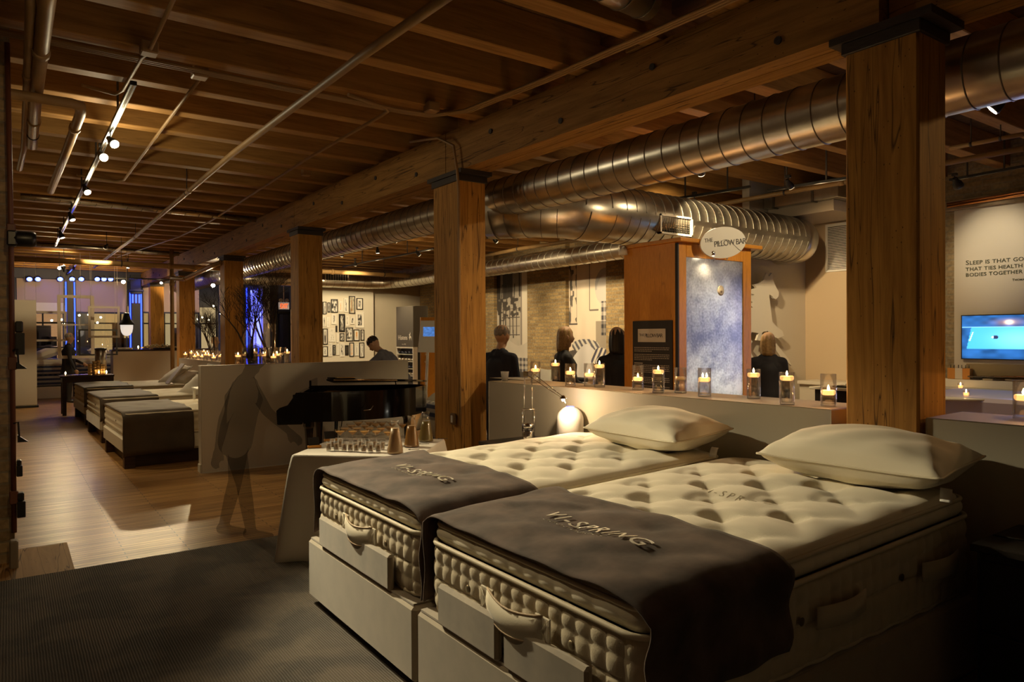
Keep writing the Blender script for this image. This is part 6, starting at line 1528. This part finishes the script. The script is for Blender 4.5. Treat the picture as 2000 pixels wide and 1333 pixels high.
pillow('check_pillow', lay(6.2, 7.95, .93, .3, R(-35)), .6, .5, .16, 'white pillow on the check bed, right of the split column', M_linen, n=12, seed=2)
# shelf picture/computer peeping over partition at 830-845,700
# ---------------------------------------------------------------- storefront
YS = 25.45
sx_ = lambda px: at(px, 650, 'y', YS).x
sz_ = lambda py, px=200: at(px, py, 'y', YS).z
M_blu = mat('dark_blue_iron', (.015, .025, .10), .45); M_navyp = mat('navy_column', (.03, .035, .06), .5)
E_blue = emit('blue_lamp', (.06, .10, 1), 7); E_blue2 = emit('blue_tube', (.02, .05, 1), 3.2)
zh = sz_(548); 
wb = MB(); wb.box(XL, xg1, YS, YS + .3, zh, ZD); wb.box(XL, sx_(30), YS, YS + .3, 0, zh); wb.box(XL, xg1, YS, YS + .3, 0, .30); wb.box(sx_(566), xg0 + .2, YS, YS + .3, 0, zh); wb.box(xg0, XR, H0 + .45, YS, 0, .01)
wb.build('wall_storefront', mat('storefront_paint', (.045, .05, .10), .55), kind='structure')
M_glass_w = glass('window_glass', (.96, .98, 1), base=.07, rough=.0)
bays = [(32, 126), (148, 250), (279, 391), (428, 476), (505, 566)]
M_blind = mat('roller_blind', (.52, .42, .38), .85); 
for i, (a_, b_) in enumerate(bays):
    x0, x1 = sx_(a_), sx_(b_)
    w_ = empty('window_%d' % (i + 1), (x0, YS, 0), kind='structure')
    q = MB(); q.box(0, x1 - x0, .1, .108, .3, zh); q.build('glass', M_glass_w, w_)
    zr = sz_(611, (a_ + b_) / 2)
    q = MB(); q.box(0, x1 - x0, .04, .14, zr - .03, zr + .03); q.box(0, .04, .05, .15, .3, zh); q.box(x1 - x0 - .04, x1 - x0, .05, .15, .3, zh); q.box(0, x1 - x0, .03, .2, .26, .32); q.build('window_frame', M_blu, w_)
    if i < 4:
        o = MB().box(x0 + .02, x1 - .02, YS + .02, YS + .03, zr + (.0 if i else .0) + .02, zh - .02).build('roller_blind', M_blind, label='pale roller blind in the %s window bay from the left' % ('first', 'second', 'third', 'fourth')[i], cat='blind', group='roller blinds in the storefront')
        if i == 0:
            MB().box(x0 + .02, x1 - .02, YS + .012, YS + .018, zr - .02, zr + .30).build('white_hem', M_white, o)
# iron columns with blue tubes
for (a_, b_, cap, lab) in ((126, 148, False, 'dark blue iron column between the first two windows, edged with blue light'), (250, 278, True, 'dark iron column with a capital, edged with blue light'), (476, 505, False, 'storefront column washed in blue light, behind the branch vases')):
    x0, x1 = sx_(a_), sx_(b_); zt2 = zh if not cap else sz_(567, 265)
    t = empty('iron_column', ((x0 + x1) / 2, YS - .12, 0), label=lab, cat='column', group='iron columns of the storefront'); hw = (x1 - x0) / 2
    MB().box(-hw * .62, hw * .62, -.12, .1, 0, zt2, .01).build('shaft', M_navyp if not (a_ == 476) else M_blu, t)
    q = MB(); q.box(-hw * .9, -hw * .62, -.03, .12, 0, zt2); q.box(hw * .62, hw * .9, -.03, .12, 0, zt2); q.build('pilaster', M_blu, t)
    for sg in (-1, 1):
        q = MB(); q.tube([(sg * hw * .76, -.06, .1), (sg * hw * .76, -.06, zt2 - .1)], .018, 6); q.build('blue_tube', E_blue2, t)
    if cap:
        q = MB(); q.box(-hw * 1.05, hw * 1.05, -.22, .12, zt2 - .06, zt2, .01); q.box(-hw * .8, hw * .8, -.18, .12, zt2 - .14, zt2 - .06, .01)
        q.build('capital', M_blu, t)
        q = MB()
        for k in range(3): q.box(-hw * .45 + k * hw * .45 - .02, -hw * .45 + k * hw * .45 + .02, -.135, -.122, zt2 - .42, zt2 - .15)
        q.build('flutes', E_blue2, t)
        MB().box(-hw * .7, hw * .7, -.1, .1, zt2, zh + .2).build('upper_block', M_navyp, t)
x0, x1 = sx_(485), sx_(503)
MB().box(x0, x1, YS - .44, YS - .30, 1.2, 3.2, .01).build('blue_light_box', emit('blue_panel', (.16, .18, 1), 1.6), label='glowing blue panel behind the branch vases', cat='light')
x0, x1 = sx_(507), sx_(521); MB().box(x0, x1, YS - .4, YS, 0, zh, .01).build('trim_3', M_cream, kind='structure')
# blue lamps on the header
for i, x in enumerate((57.5, 74, 117.5, 140.8, 158.8, 190, 203, 216, 386, 399)):
    p = at(x, 545 if x < 300 else 556, 'y', YS - .25)
    t = empty('blue_spotlight', p, label='small oval blue spotlight on the storefront header, number %s from the left' % ('one', 'two', 'three', 'four', 'five', 'six', 'seven', 'eight', 'nine', 'ten')[i], cat='lamp', group='blue spotlights on the storefront header')
    q = MB(); q.lathe([(.075, -.02), (.085, 0), (.07, .06), (.03, .09)], (0, 0, 0), 14, M=Matrix.Rotation(R(-55), 4, 'X')); q.build('housing', M_black, t); q = MB(); q.lathe([(.07, -.022), (.002, -.026)], (0, 0, 0), 14, M=Matrix.Rotation(R(-55), 4, 'X')); q.build('lens', E_blue, t)
for x in (.8, 2.3, 3.4, 4.8): lamp('SPOT', 'blue_wash', (x, YS - .5, 3.45), 2.5, (.08, .12, 1), target=(x, YS - .1, 2.6), size=.05, angle=130, blend=.8)
# glass door with pale surround
x0, x1 = sx_(538), sx_(566)
dr = empty('door_1', (x0, YS - .1, 0), kind='structure')
q = MB(); q.box(0, .05, 0, .08, 0, 2.5); q.box(x1 - x0 - .05, x1 - x0, 0, .08, 0, 2.5); q.box(0, x1 - x0, 0, .08, 2.42, 2.5); q.box(0, x1 - x0, 0, .08, 1.05, 1.10); q.build('door_frame', M_blackmat, dr); q = MB(); q.box(.05, x1 - x0 - .05, .04, .046, 0, 2.42); q.build('glass', M_glass_w, dr)
# exit sign
pe = at(555, 598, 'y', 21.5); wE = at(565, 598, 'y', 21.5).x - at(545, 598, 'y', 21.5).x
t = empty('exit_sign', (pe.x, 21.5, pe.z), label='white exit sign with orange letters hanging over the far door', cat='sign')
MB().box(-wE / 2, wE / 2, 0, .06, -.10, .11, .005).build('box', mat('exit_white', (.6, .5, .45), .5, emis=(1, .75, .6), estr=.10), t)
q = MB(); add_text(q, 'EXIT', .19, onY(-wE / 2 + .035, -.002, -.065), .001, bold=.004, space=.95); q.v = [((v[0] + wE / 2 - .035) * .62 - wE / 2 + .035, v[1], v[2]) for v in q.v]; q.build('letters', emit('exit_letters', (1, .10, .01), .9), t)
q = MB(); q.tube([(0, .03, .11), (0, .03, ZJ - pe.z)], .012, 6); q.build('stem', M_white, t)
q = MB()
for sg in (-1, 1): q.lathe([(.055, 0), (.06, .02), (.04, .06)], (sg * .09, .0, .17), 14, axis='y')
q.build('emergency_heads', M_white, t)
# window display: check bed on a low white stage
MB().box(XL + .1, 3.2, 22.3, YS - .3, 0, .30, .01).build('stage', M_white, label='low white stage in front of the storefront windows', cat='platform')
t = empty('window_bed', (1.5, 23.3, .30), label='blue check display bed with white bedding on the window stage', cat='bed')
MB().box(-1.0, 1.15, -.7, .8, .02, .30, .03).build('base', CB, t); MB().box(-1.0, 1.15, -.7, .8, .31, .55, .04).build('mattress', CB, t); MB().box(-1.02, 1.17, -.72, .82, .55, .72, .05).build('topper', M_linen, t)
pillow('window_pillow', lay(.85, 23.2, 1.16, .2, R(-20)), .9, .7, .3, 'large white pillow at the left of the window display bed', M_linen, n=14, seed=3)
pillow('window_pillow', lay(2.2, 23.3, 1.14, -.1, R(15)), .8, .6, .25, 'white pillow at the right of the window display bed', M_linen, n=14, seed=8)
# pale wardrobe at the far left
xw0, xw1 = at(38, 700, 'y', 19.6).x, at(72, 700, 'y', 19.6).x; zw = at(60, 586, 'y', 19.6).z
t = empty('white_cabinet', ((xw0 + xw1) / 2, 19.7, 0), label='tall white panel cabinet beside the brick pier', cat='cabinet')
MB().box(-.9, (xw1 - xw0) / 2, 0, .5, .04, zw, .006).build('body', M_cream, t); MB().box(-.9, (xw1 - xw0) / 2, -.012, 0, .06, zw - .02, .003).build('door_panel', M_cream, t); MB().box(-.92, (xw1 - xw0) / 2 + .03, -.02, .5, 0, .045, .004).build('base', M_blackmat, t)
# hanging empty window frames
def hframe(x0, y0, x1, y1, Y_, w_, m_, lab, bars=()):
    a_, b_ = at(x0, y0, 'y', Y_), at(x1, y1, 'y', Y_)
    t = empty('hanging_frame', ((a_.x + b_.x) / 2, Y_, b_.z), label=lab, cat='frame', group='empty window frames hung in the storefront'); X0, X1, Z1 = a_.x - (a_.x + b_.x) / 2, b_.x - (a_.x + b_.x) / 2, a_.z - b_.z
    q = MB(); q.box(X0, X1, 0, .04, 0, w_); q.box(X0, X1, 0, .04, Z1 - w_, Z1); q.box(X0, X0 + w_, 0, .04, w_, Z1 - w_); q.box(X1 - w_, X1, 0, .04, w_, Z1 - w_)
    for f in bars: q.box(X0 + w_, X1 - w_, .005, .035, f * Z1, f * Z1 + w_ * .5)
    q.build('frame', m_, t)
    q = MB(); q.tube([(X0 + .05, .02, Z1), (X0 + .05, .02, ZJ - b_.z)], .004, 5); q.tube([(X1 - .05, .02, Z1), (X1 - .05, .02, ZJ - b_.z)], .004, 5); q.build('wires', M_cream, t)
M_pframe = mat('weathered_white', (.55, .48, .38), .6)
hframe(111.5, 576, 185, 700, 20.4, .075, M_pframe, 'large pale hanging window frame, highest of the group', bars=(.52,))
hframe(172, 598, 234.5, 660, 19.6, .05, M_pframe, 'pale square hanging frame right of the largest one')
hframe(153.5, 643.5, 230, 694, 20.0, .035, M_blackmat, 'dark brown hanging frame below the pale square one')
hframe(44, 607.5, 131, 667, 21.4, .05, M_pframe, 'pale hanging frame beside the white cabinet', bars=())
hframe(66, 629, 147, 680, 21.0, .03, M_blackmat, 'thin dark hanging frame behind the person at the window')
# lantern
pl_ = at(247.5, 636, 'y', 18.9)
t = empty('street_lantern', (pl_.x, 18.9, pl_.z), label='bell-shaped dark lantern with a ribbed glass bowl, hung above the bar', cat='lantern')
q = MB(); q.lathe([(.03, .30), (.06, .285), (.075, .20), (.09, .14), (.15, .06), (.165, .02), (.14, .01)], (0, 0, 0), 24); q.build('hood', mat('verdigris_metal', (.035, .04, .035), .4, metal=.5), t)
q = MB(); q.lathe([(.028, -.245), (.08, -.22), (.115, -.16), (.13, -.08), (.135, .012)], (0, 0, 0), 24); q.build('glass_bowl', mat('bowl_glass', (.65, .62, .58), .2, emis=(.9, .8, .7), estr=.35), t)
q = MB(); q.tube([(0, 0, .30), (0, 0, ZJ - pl_.z)], .006, 6); q.tube([(0, 0, -.245), (0, 0, -.28)], .02, 8); q.build('wire', M_cream, t)
# side table with coffee urn and cups
t = empty('side_table', (1.30, 17.25, 0), label='dark wooden console table with a coffee urn, behind the farthest bed', cat='table')
x0 = at(117, 737, 'y', 17.2).x; x1 = at(218, 735, 'y', 17.2).x; zt_ = at(160, 734, 'y', 17.2).z; off = (-1.30, -17.25, 0)
MB().box(x0, x1 + .05, 17.18, 17.75, zt_ - .04, zt_, .004).build('top', W_dark, t, loc=off); MB().box(x0 + .04, x1, 17.21, 17.72, zt_ - .14, zt_ - .04).build('apron', W_dark, t, loc=off)
for (a_, b_) in ((x0 + .04, 17.20), (x0 + .04, 17.66), (x1 - .03, 17.20), (x1 - .03, 17.66)): MB().box(a_, a_ + .07, b_, b_ + .07, 0, zt_ - .04, .003).build('leg', W_dark, t, loc=off)
pu = at(197, 732, 'y', 17.55); hu = at(197, 681, 'y', 17.55).z - zt_
t = empty('coffee_urn', (pu.x, 17.55, zt_), label='stainless coffee urn with a black lid on the console table', cat='urn')
q = MB(); q.lathe([(.11, 0), (.11, hu - .03)], (0, 0, 0), 28); q.build('body', mat('brushed_steel', (.6, .56, .5), .3, metal=1), t); q = MB(); q.lathe([(.115, hu - .03), (.115, hu), (.05, hu + .015)], (0, 0, 0), 28); q.build('lid', M_black, t)
q = MB(); q.tube([(-.11, -.02, .12), (-.16, -.03, .12), (-.16, -.03, .08)], .012, 8); q.build('tap', M_black, t)
for (x, yb, yt, lab) in ((176, 733, 711, 'left stack of paper cups beside the urn'), (185, 733, 706, 'tall middle stack of paper cups before the urn'), (201, 734, 712, 'patterned stack of paper cups right of the urn'), (192, 734, 704, 'tallest stack of paper cups touching the urn')):
    p = at(x, yb, 'y', 17.32); h_ = at(x, yt, 'y', 17.32).z - zt_
    q = MB(); prof = []; nst = 5
    for k in range(nst): prof += [(.034, h_ * k / nst + (.001 if k else 0)), (.046, h_ * (k + .92) / nst), (.048, h_ * (k + 1) / nst)]
    q.lathe(prof, (p.x, 17.32, zt_), 16); q.build('cup_stack', mat('kraft_paper', (.42, .26, .10), .7), label=lab, cat='cups', group='stacks of paper cups by the urn')
for (x, lab) in ((128, 'leftmost lit votive on the console table'), (193.5, 'middle lit votive on the console table'), (208, 'right lit votive on the console table')):
    p = at(x, 733, 'y', 17.25); t = empty('votive_candle', (p.x, 17.26, zt_), label=lab, cat='candle', group='votive candles on the console table')
    q = MB(); q.lathe([(.028, 0), (.034, .06), (.031, .06), (.026, .006)], (0, 0, 0), 12, capt=False); q.build('glass', G_clear, t); q = MB(); q.lathe([(.001, 0), (.014, .02), (.01, .04), (.001, .06)], (0, 0, .03), 8); q.build('flame', E_flame, t)
p = at(160, 733, 'y', 17.35); q = MB(); q.lathe([(.20, 0), (.24, .012), (.23, .014), (.19, .004)], (p.x, 17.42, zt_), 28); q.build('silver_tray', M_chrome, label='oval silver tray on the console table', cat='tray')
# food and trays on the bar counter
zc_ = 1.282; rs = random.Random(5)
q = MB(); q.box(at(225, 680, 'y', 21.2).x, at(258, 680, 'y', 21.2).x, 21.1, 21.4, zc_, zc_ + .05, .01); q.build('folded_cloth', M_linen, label='folded white cloth on the left end of the bar counter', cat='cloth')
p = at(270, 680, 'y', 21.15); t = empty('votive_candle', (p.x, 21.15, zc_), label='single lit candle on the bar counter', cat='candle'); q = MB(); q.lathe([(.03, 0), (.036, .07), (.03, .07), (.028, .01)], (0, 0, 0), 12, capt=False); q.build('glass', G_clear, t); q = MB(); q.lathe([(.001, 0), (.016, .02), (.012, .045), (.001, .07)], (0, 0, .03), 8); q.build('flame', E_flame, t)
xa, xb = at(278, 680, 'y', 21.2).x, at(345, 680, 'y', 21.2).x
MB().box(xa + .3, xb, 21.05, 21.5, zc_, zc_ + .03, .01).build('serving_tray', M_blackmat, label='dark serving tray on the bar counter', cat='tray')
q = MB()
for _ in range(90):
    f = rs.random(); q.ball((xa + (xb - xa) * f, 21.1 + .35 * rs.random(), zc_ + .04 + .09 * math.sin(f * PI) * rs.random()), rs.uniform(.02, .035), 6, 4, (1, 1, .7))
q.build('canapes', mat('canape_cream', (.66, .52, .28), .7), label='heap of pale canapes on the bar counter', cat='food', kind='stuff')
# street outside
M_road = mat('asphalt', (.03, .03, .035), .7); MB().box(-12, 24, YS + .3, 48, -.25, -.05).build('street', M_road, kind='structure', label='dark street outside the storefront', cat='street')
fb = empty('opposite_building', (4, 36, 0), label='building across the street with warm lit shop windows', cat='building')
MB().box(-16, 16, 0, .6, -.2, 9, .0).build('facade', mat('stone_facade', (.20, .17, .14), .8), fb)
rs = random.Random(2)
for i in range(9):
    x0 = -12.6 + i * 2.9; c_ = [(1, .62, .22), (1, .72, .34), (.95, .8, .3), (1, .5, .2)][i % 4]
    w_ = MB().box(x0, x0 + 2.2, -.05, -.02, .3, 3.0).build('shop_window', emit('shop_glow_%d' % (i % 4), c_, .20), fb)
    q = MB(); q.box(x0, x0 + 2.2, -.09, -.05, 2.2, 2.26); q.box(x0 + 1.07, x0 + 1.13, -.09, -.05, .3, 3.0); q.box(x0 - .05, x0, -.09, -.02, .25, 3.05); q.box(x0 + 2.2, x0 + 2.25, -.09, -.02, .25, 3.05); q.build('mullions', M_blackmat, w_)
    q = MB()
    for _ in range(5):
        a_ = x0 + rs.uniform(.2, 2.0); h_ = rs.uniform(.5, 2.0); q.box(a_, a_ + rs.uniform(.1, .6), -.16, -.09, .3, .3 + h_)
    q.build('window_goods', mat('shop_goods_%d' % (i % 3), [(.08, .05, .03), (.30, .16, .06), (.10, .08, .12)][i % 3], .8), w_)
q = MB()
for _ in range(46): q.ball((rs.uniform(-8, 6), -.3 - rs.random() * .4, rs.uniform(2.2, 3.1)), .045, 6, 4)
q.build('string_lights', emit('string_bulb', (1, .85, .55), 10), fb, kind='stuff')
# ---------------------------------------------------------------- lighting track and lamps
E_lamp = emit('lamp_face', (1, .86, .62), 45); E_dim = emit('lamp_face_side', (1, .86, .66), 2.2)
def track(p, q_, label):
    p, q_ = Vector(p), Vector(q_); t = empty('lighting_track', p, label=label, cat='track'); d = (q_ - p).normalized(); s_ = d.cross(Vector((0, 0, 1))) * .02
    L = (q_ - p).length; M = frame3(d, s_.normalized(), (0, 0, 1), (0, 0, 0)); m = MB(); m.box(0, L, -.022, .022, -.016, .016, .003); m.xf(M); m.build('rail', M_black, t)
    m = MB(); m.box(.01, L - .01, -.007, .007, -.019, -.0155); m.xf(M); m.build('contact_strip', M_chrome, t)
    k = max(2, int(L / 1.6))
    for i in range(k): f = (i + .5) / k * L; m = MB(); m.box(f - .008, f + .008, -.008, .008, .015, ZD - p.z); m.xf(M); m.build('hanger', M_iron, t)
def spot(p, aim, label, power=0, on=True, angle=50, face=None, color=WARMW, big=1.0, zt=None, blend=.6, size=.04, grp='track lamps'):
    p = Vector(p); d = (Vector(aim) - p).normalized(); t = empty('track_lamp', p, label=label, cat='lamp', group=grp)
    z = -d; x = z.cross(Vector((0, 0, 1))); x = x.normalized() if x.length > 1e-3 else Vector((1, 0, 0)); y = z.cross(x); M = frame3(x, y, z, (0, 0, 0)); k = big
    m = MB(); m.lathe([(.040 * k, 0), (.043 * k, .01), (.036 * k, .06), (.024 * k, .09), (.022 * k, .13), (.012 * k, .135)], (0, 0, 0), 18, M=M); m.build('housing', M_black, t)
    m = MB(); m.lathe([(.036 * k, -.003), (.0015, -.006)], (0, 0, 0), 18, M=M); m.build('lamp_face', face or (E_lamp if on else E_dim), t)
    top = (zt or 3.42) - p.z; c = z * .09 * k
    m = MB(); m.tube([c, (c.x, c.y, top)], .007, 6); m.box(c.x - .02, c.x + .02, c.y - .03, c.y + .03, top - .005, top + .03, .004); m.build('stem', M_black, t)
    if power: lamp('SPOT', 'lamp_light', p + d * .02, power, color, target=aim, size=size, angle=angle, blend=blend)
    if power: lamp('POINT', 'added_lamp_spill', p + d * .05, power * .018, color, size=.06)  # added weak point light, fills the surroundings of each powered lamp
    return t
TL = lambda x, y, z=3.45: at(x, y, 'z', z)
track(TL(261, 162), TL(108, 480), 'long black lighting track along the left ceiling, with three bright lamps')
near = TL(224, 290, 3.45)
s1 = at(224, 282, 'z', 3.33); s2 = at(203, 308, 'z', 3.33); s3 = at(171, 376, 'z', 3.33)
spot(s1, (2.2, 3.6, .7), 'bright lamp, highest of the three on the left track', 330, color=(1, .84, .52), angle=38, zt=3.45)
spot(s2, (1.9, 2.5, .6), 'bright lamp, middle of the three on the left track', 300, color=(1, .84, .52), angle=34, zt=3.45)
spot(s3, (2.0, 6.9, .0), 'bright lamp, lowest of the three on the left track', 60, angle=48, zt=3.45)
s4 = at(142, 430, 'z', 3.30); spot(s4, (1.7, 10.8, .6), 'black track lamp facing down, just below the three bright ones', 60, on=False, angle=48, zt=3.45)
s5 = at(122, 465, 'z', 3.30); spot(s5, (1.7, 13.6, .6), 'black track lamp facing down near the far end of the left track', 60, on=False, angle=50, zt=3.45)
pf = at(123, 520, 'y', 19.8)
spot(pf, (pf.x - .1, 19.8, 3.9), 'chrome lamp pointing up at the joists at the far left', 30, on=True, angle=110, big=1.3, zt=3.95)
spot(at(116, 524, 'y', 20.2), (.2, 5, 1.3), 'small bright lamp under the chrome uplighter at the far left', 60, angle=50, zt=3.95)
track(TL(150, 515, 3.5), (TL(150, 515, 3.5).x + .01, 24.8, 3.5), 'short black track at the far left end')
pb = at(241, 551, 'y', 20.6); track((pb.x - .5, 20.6, pb.z + .10), (4.3, 20.6, pb.z + .10), 'thin black track crossing in front of the bar counter')
spot(pb, (1.5, 14, .4), 'brightest star-shaped lamp above the bar counter, far back', 80, angle=60, big=1.3, zt=pb.z + .1)
spot(at(315, 553, 'y', 20.6), (1.8, 16.2, .6), 'white-faced lamp beside the far standpipe', 90, on=False, angle=60, zt=pb.z + .1, face=emit('white_face', (1, .9, .75), 3))
track((3.9, 17.6, 3.35), (6.2, 17.6, 3.35), 'short black track behind the branch vases')
spot(at(416, 558, 'y', 17.6), (3.4, 10, 1.0), 'large bright lamp between the two far columns', 120, angle=60, big=1.2, zt=3.35)
spot(at(428, 548, 'y', 18.6), (4.5, 8, 1.0), 'bright lamp just right of the one between the far columns', 90, angle=60, zt=3.35)
# right-hand tracks
Y2 = lambda x, y, z=3.40: at(x, y, 'z', z)
a_, b_ = Y2(1283, 337), Y2(1655, 262); c_ = Y2(2000, 186); track(a_, (c_.x, c_.y - 1, 3.40), 'black lighting track with the two bright lamps at right')
s = at(1370, 340, 'z', 3.28); spot(s, (8.2, 6.3, 1.75), 'bright lamp above the oval sign', 190, angle=62, zt=3.40, blend=.25)
lamp('SPOT', 'lamp_light', s - Vector((0, .02, .05)), 50, WARMW, target=(4.6, 3.9, .8), size=.04, angle=70)
s = at(1938, 215, 'z', 3.28); spot(s, (5.5, 3.9, 1.7), 'bright lamp at the upper right, right of the nearest column', 60, angle=90, big=1.2, zt=3.40)
a_, b_ = Y2(1300, 392), Y2(1465, 365); track(a_, b_, 'short black track above the fat duct')
spot(Y2(1350, 400, 3.30), (7.8, 7.5, 3.0), 'black track lamp above the fat duct, turned away', 50, on=False, angle=80, face=M_black)
track(Y2(1500, 372), Y2(1655, 348), 'black track just left of the nearest column')
track(Y2(1855, 352, 3.45), (Y2(2000, 325, 3.45)), 'thin black track above the quotation wall')
s = at(1873, 365, 'z', 3.33); t_ = spot(s, at(1945, 500, 'x', XR), 'square black floodlight above the quotation wall', 0, on=False, angle=40, face=M_black, big=1.4, zt=3.45)
tq = at(1950, 488, 'x', XR - .06); lamp('SPOT', 'lamp_light', (8.55, tq.y, 3.40), 42, (1, .80, .52), target=tq, size=.03, angle=48, blend=1.0)
spot(Y2(1545, 366, 3.30), (10, 5.3, 1.6), 'black lamp on the track left of the nearest column', 60, on=False, angle=80, blend=.9, color=(1, .70, .36), zt=3.40)  # added lamp, brightens the tan drywall
a_, b_ = Y2(630, 501), Y2(835, 447); track(a_, b_, 'black track over the far centre, nearer one')
spot(Y2(774, 472, 3.30), (9.6, 12.5, 1.6), 'small track lamp left of the split column, on the nearer far track', 150, on=False, angle=70)
spot(Y2(668, 499, 3.30), (7.3, 18.6, 1.6), 'small track lamp on the nearer far track, by the third column', 160, on=False, angle=60)
a_, b_ = Y2(670, 521), Y2(848, 486); track(a_, b_, 'black track over the far centre, further one')
spot(Y2(694, 518, 3.30), (7.9, 18.6, 1.5), 'small track lamp on the further far track, above the gallery wall', 130, on=False, angle=70)
spot(Y2(819, 498, 3.30), (9.8, 14.5, 1.6), 'small track lamp on the further far track, beside the split column', 140, on=False, angle=70)
a_, b_ = Y2(952, 465), Y2(1072, 438); track(a_, b_, 'black track right of the split column')
spot(Y2(970, 473, 3.30), (9.9, 11.0, 1.5), 'small track lamp right of the split column', 170, on=False, angle=75)
spot(Y2(1060, 442, 3.30), (9.9, 9.6, 1.6), 'black lamp at the right end of the track beside the split column', 120, on=False, angle=80, zt=3.40)  # added lamp, brightens the brick wall
lamp('SPOT', 'lamp_light', (7.6, 3.4, 3.4), 40, WARM, target=(7.6, 2.9, 0), size=.1, angle=110, blend=.9)  # added fill light over the right bay, no lamp body
lamp('SPOT', 'lamp_light', (8.4, 1.8, 1.0 - .12), .01, WARM, target=(8, 2, 0))
lamp('AREA', 'under_counter_light', (9.3, 2.4, .80), 16, (.55, .55, 1), target=(7.9, 2.4, .5), sx=.1, sy=3.0).data.spread = R(75)
# added fill lamps, not among the visible track lamps; floor downlights first
for (x, y, z_, ax, ay, pw) in ((5.9, 6.2, 3.3, 5.6, 7.4, 70), (6.9, 9.2, 3.3, 7.4, 9.6, 90), (6.2, 13.5, 3.3, 6.5, 13.5, 110), (5.6, 18.5, 3.3, 5.6, 20, 110), (-.6, 11.0, 3.3, .4, 11.0, 60), (2.4, 19.6, 3.3, 2.0, 19.0, 90)):
    spot((x, y, z_), (ax, ay, 0), 'black downlight facing the floor, %s' % {6.2: 'just behind the big metal duct', 9.2: 'near the brick wall murals', 13.5: 'in front of the display cabinet', 18.5: 'near the exit sign', 11.0: 'at the far left by the pier', 19.6: 'above the bar counter'}[y], pw, on=False, angle=85, zt=3.95)

spot((1.4, 21.6, 3.4), (1.6, YS, 2.9), 'black lamp aimed at the left roller blinds', 110, on=False, angle=110, zt=3.95, color=WARM)  # added to brighten the left blinds
spot((4.6, 22.4, 3.4), (4.8, YS, 2.7), 'black lamp aimed at the right-hand roller blinds', 90, on=False, angle=110, zt=3.95, color=WARM)  # added to brighten the right-hand blinds

spot((1.6, 16.3, 3.4), (.9, 20.2, 1.9), 'black lamp aimed at the hanging window frames', 90, on=False, angle=60, zt=3.95)  # added to lift the white cabinet and hanging frames
spot((5.9, .1, 3.28), (3.9, 1.8, 2.2), 'lamp of the right-hand track, outside the picture', 13, on=False, angle=46, zt=3.40, color=WARM)  # added unseen lamp, fills the right face of the nearest column

spot((.35, 1.6, 3.3), (-.25, 6.1, 1.8), 'lamp above the camera aimed at the brick pier', 30, on=False, angle=50, zt=3.95, color=WARM)  # added unseen lamp, fills the dark brick pier

spot((.2, 4.25, 3.38), (1.5, 2.9, .45), 'lamp above the left edge of the picture aimed at the bed ends', 34, on=False, angle=50, zt=3.95)  # added unseen lamp, fills the foot ends of the near beds
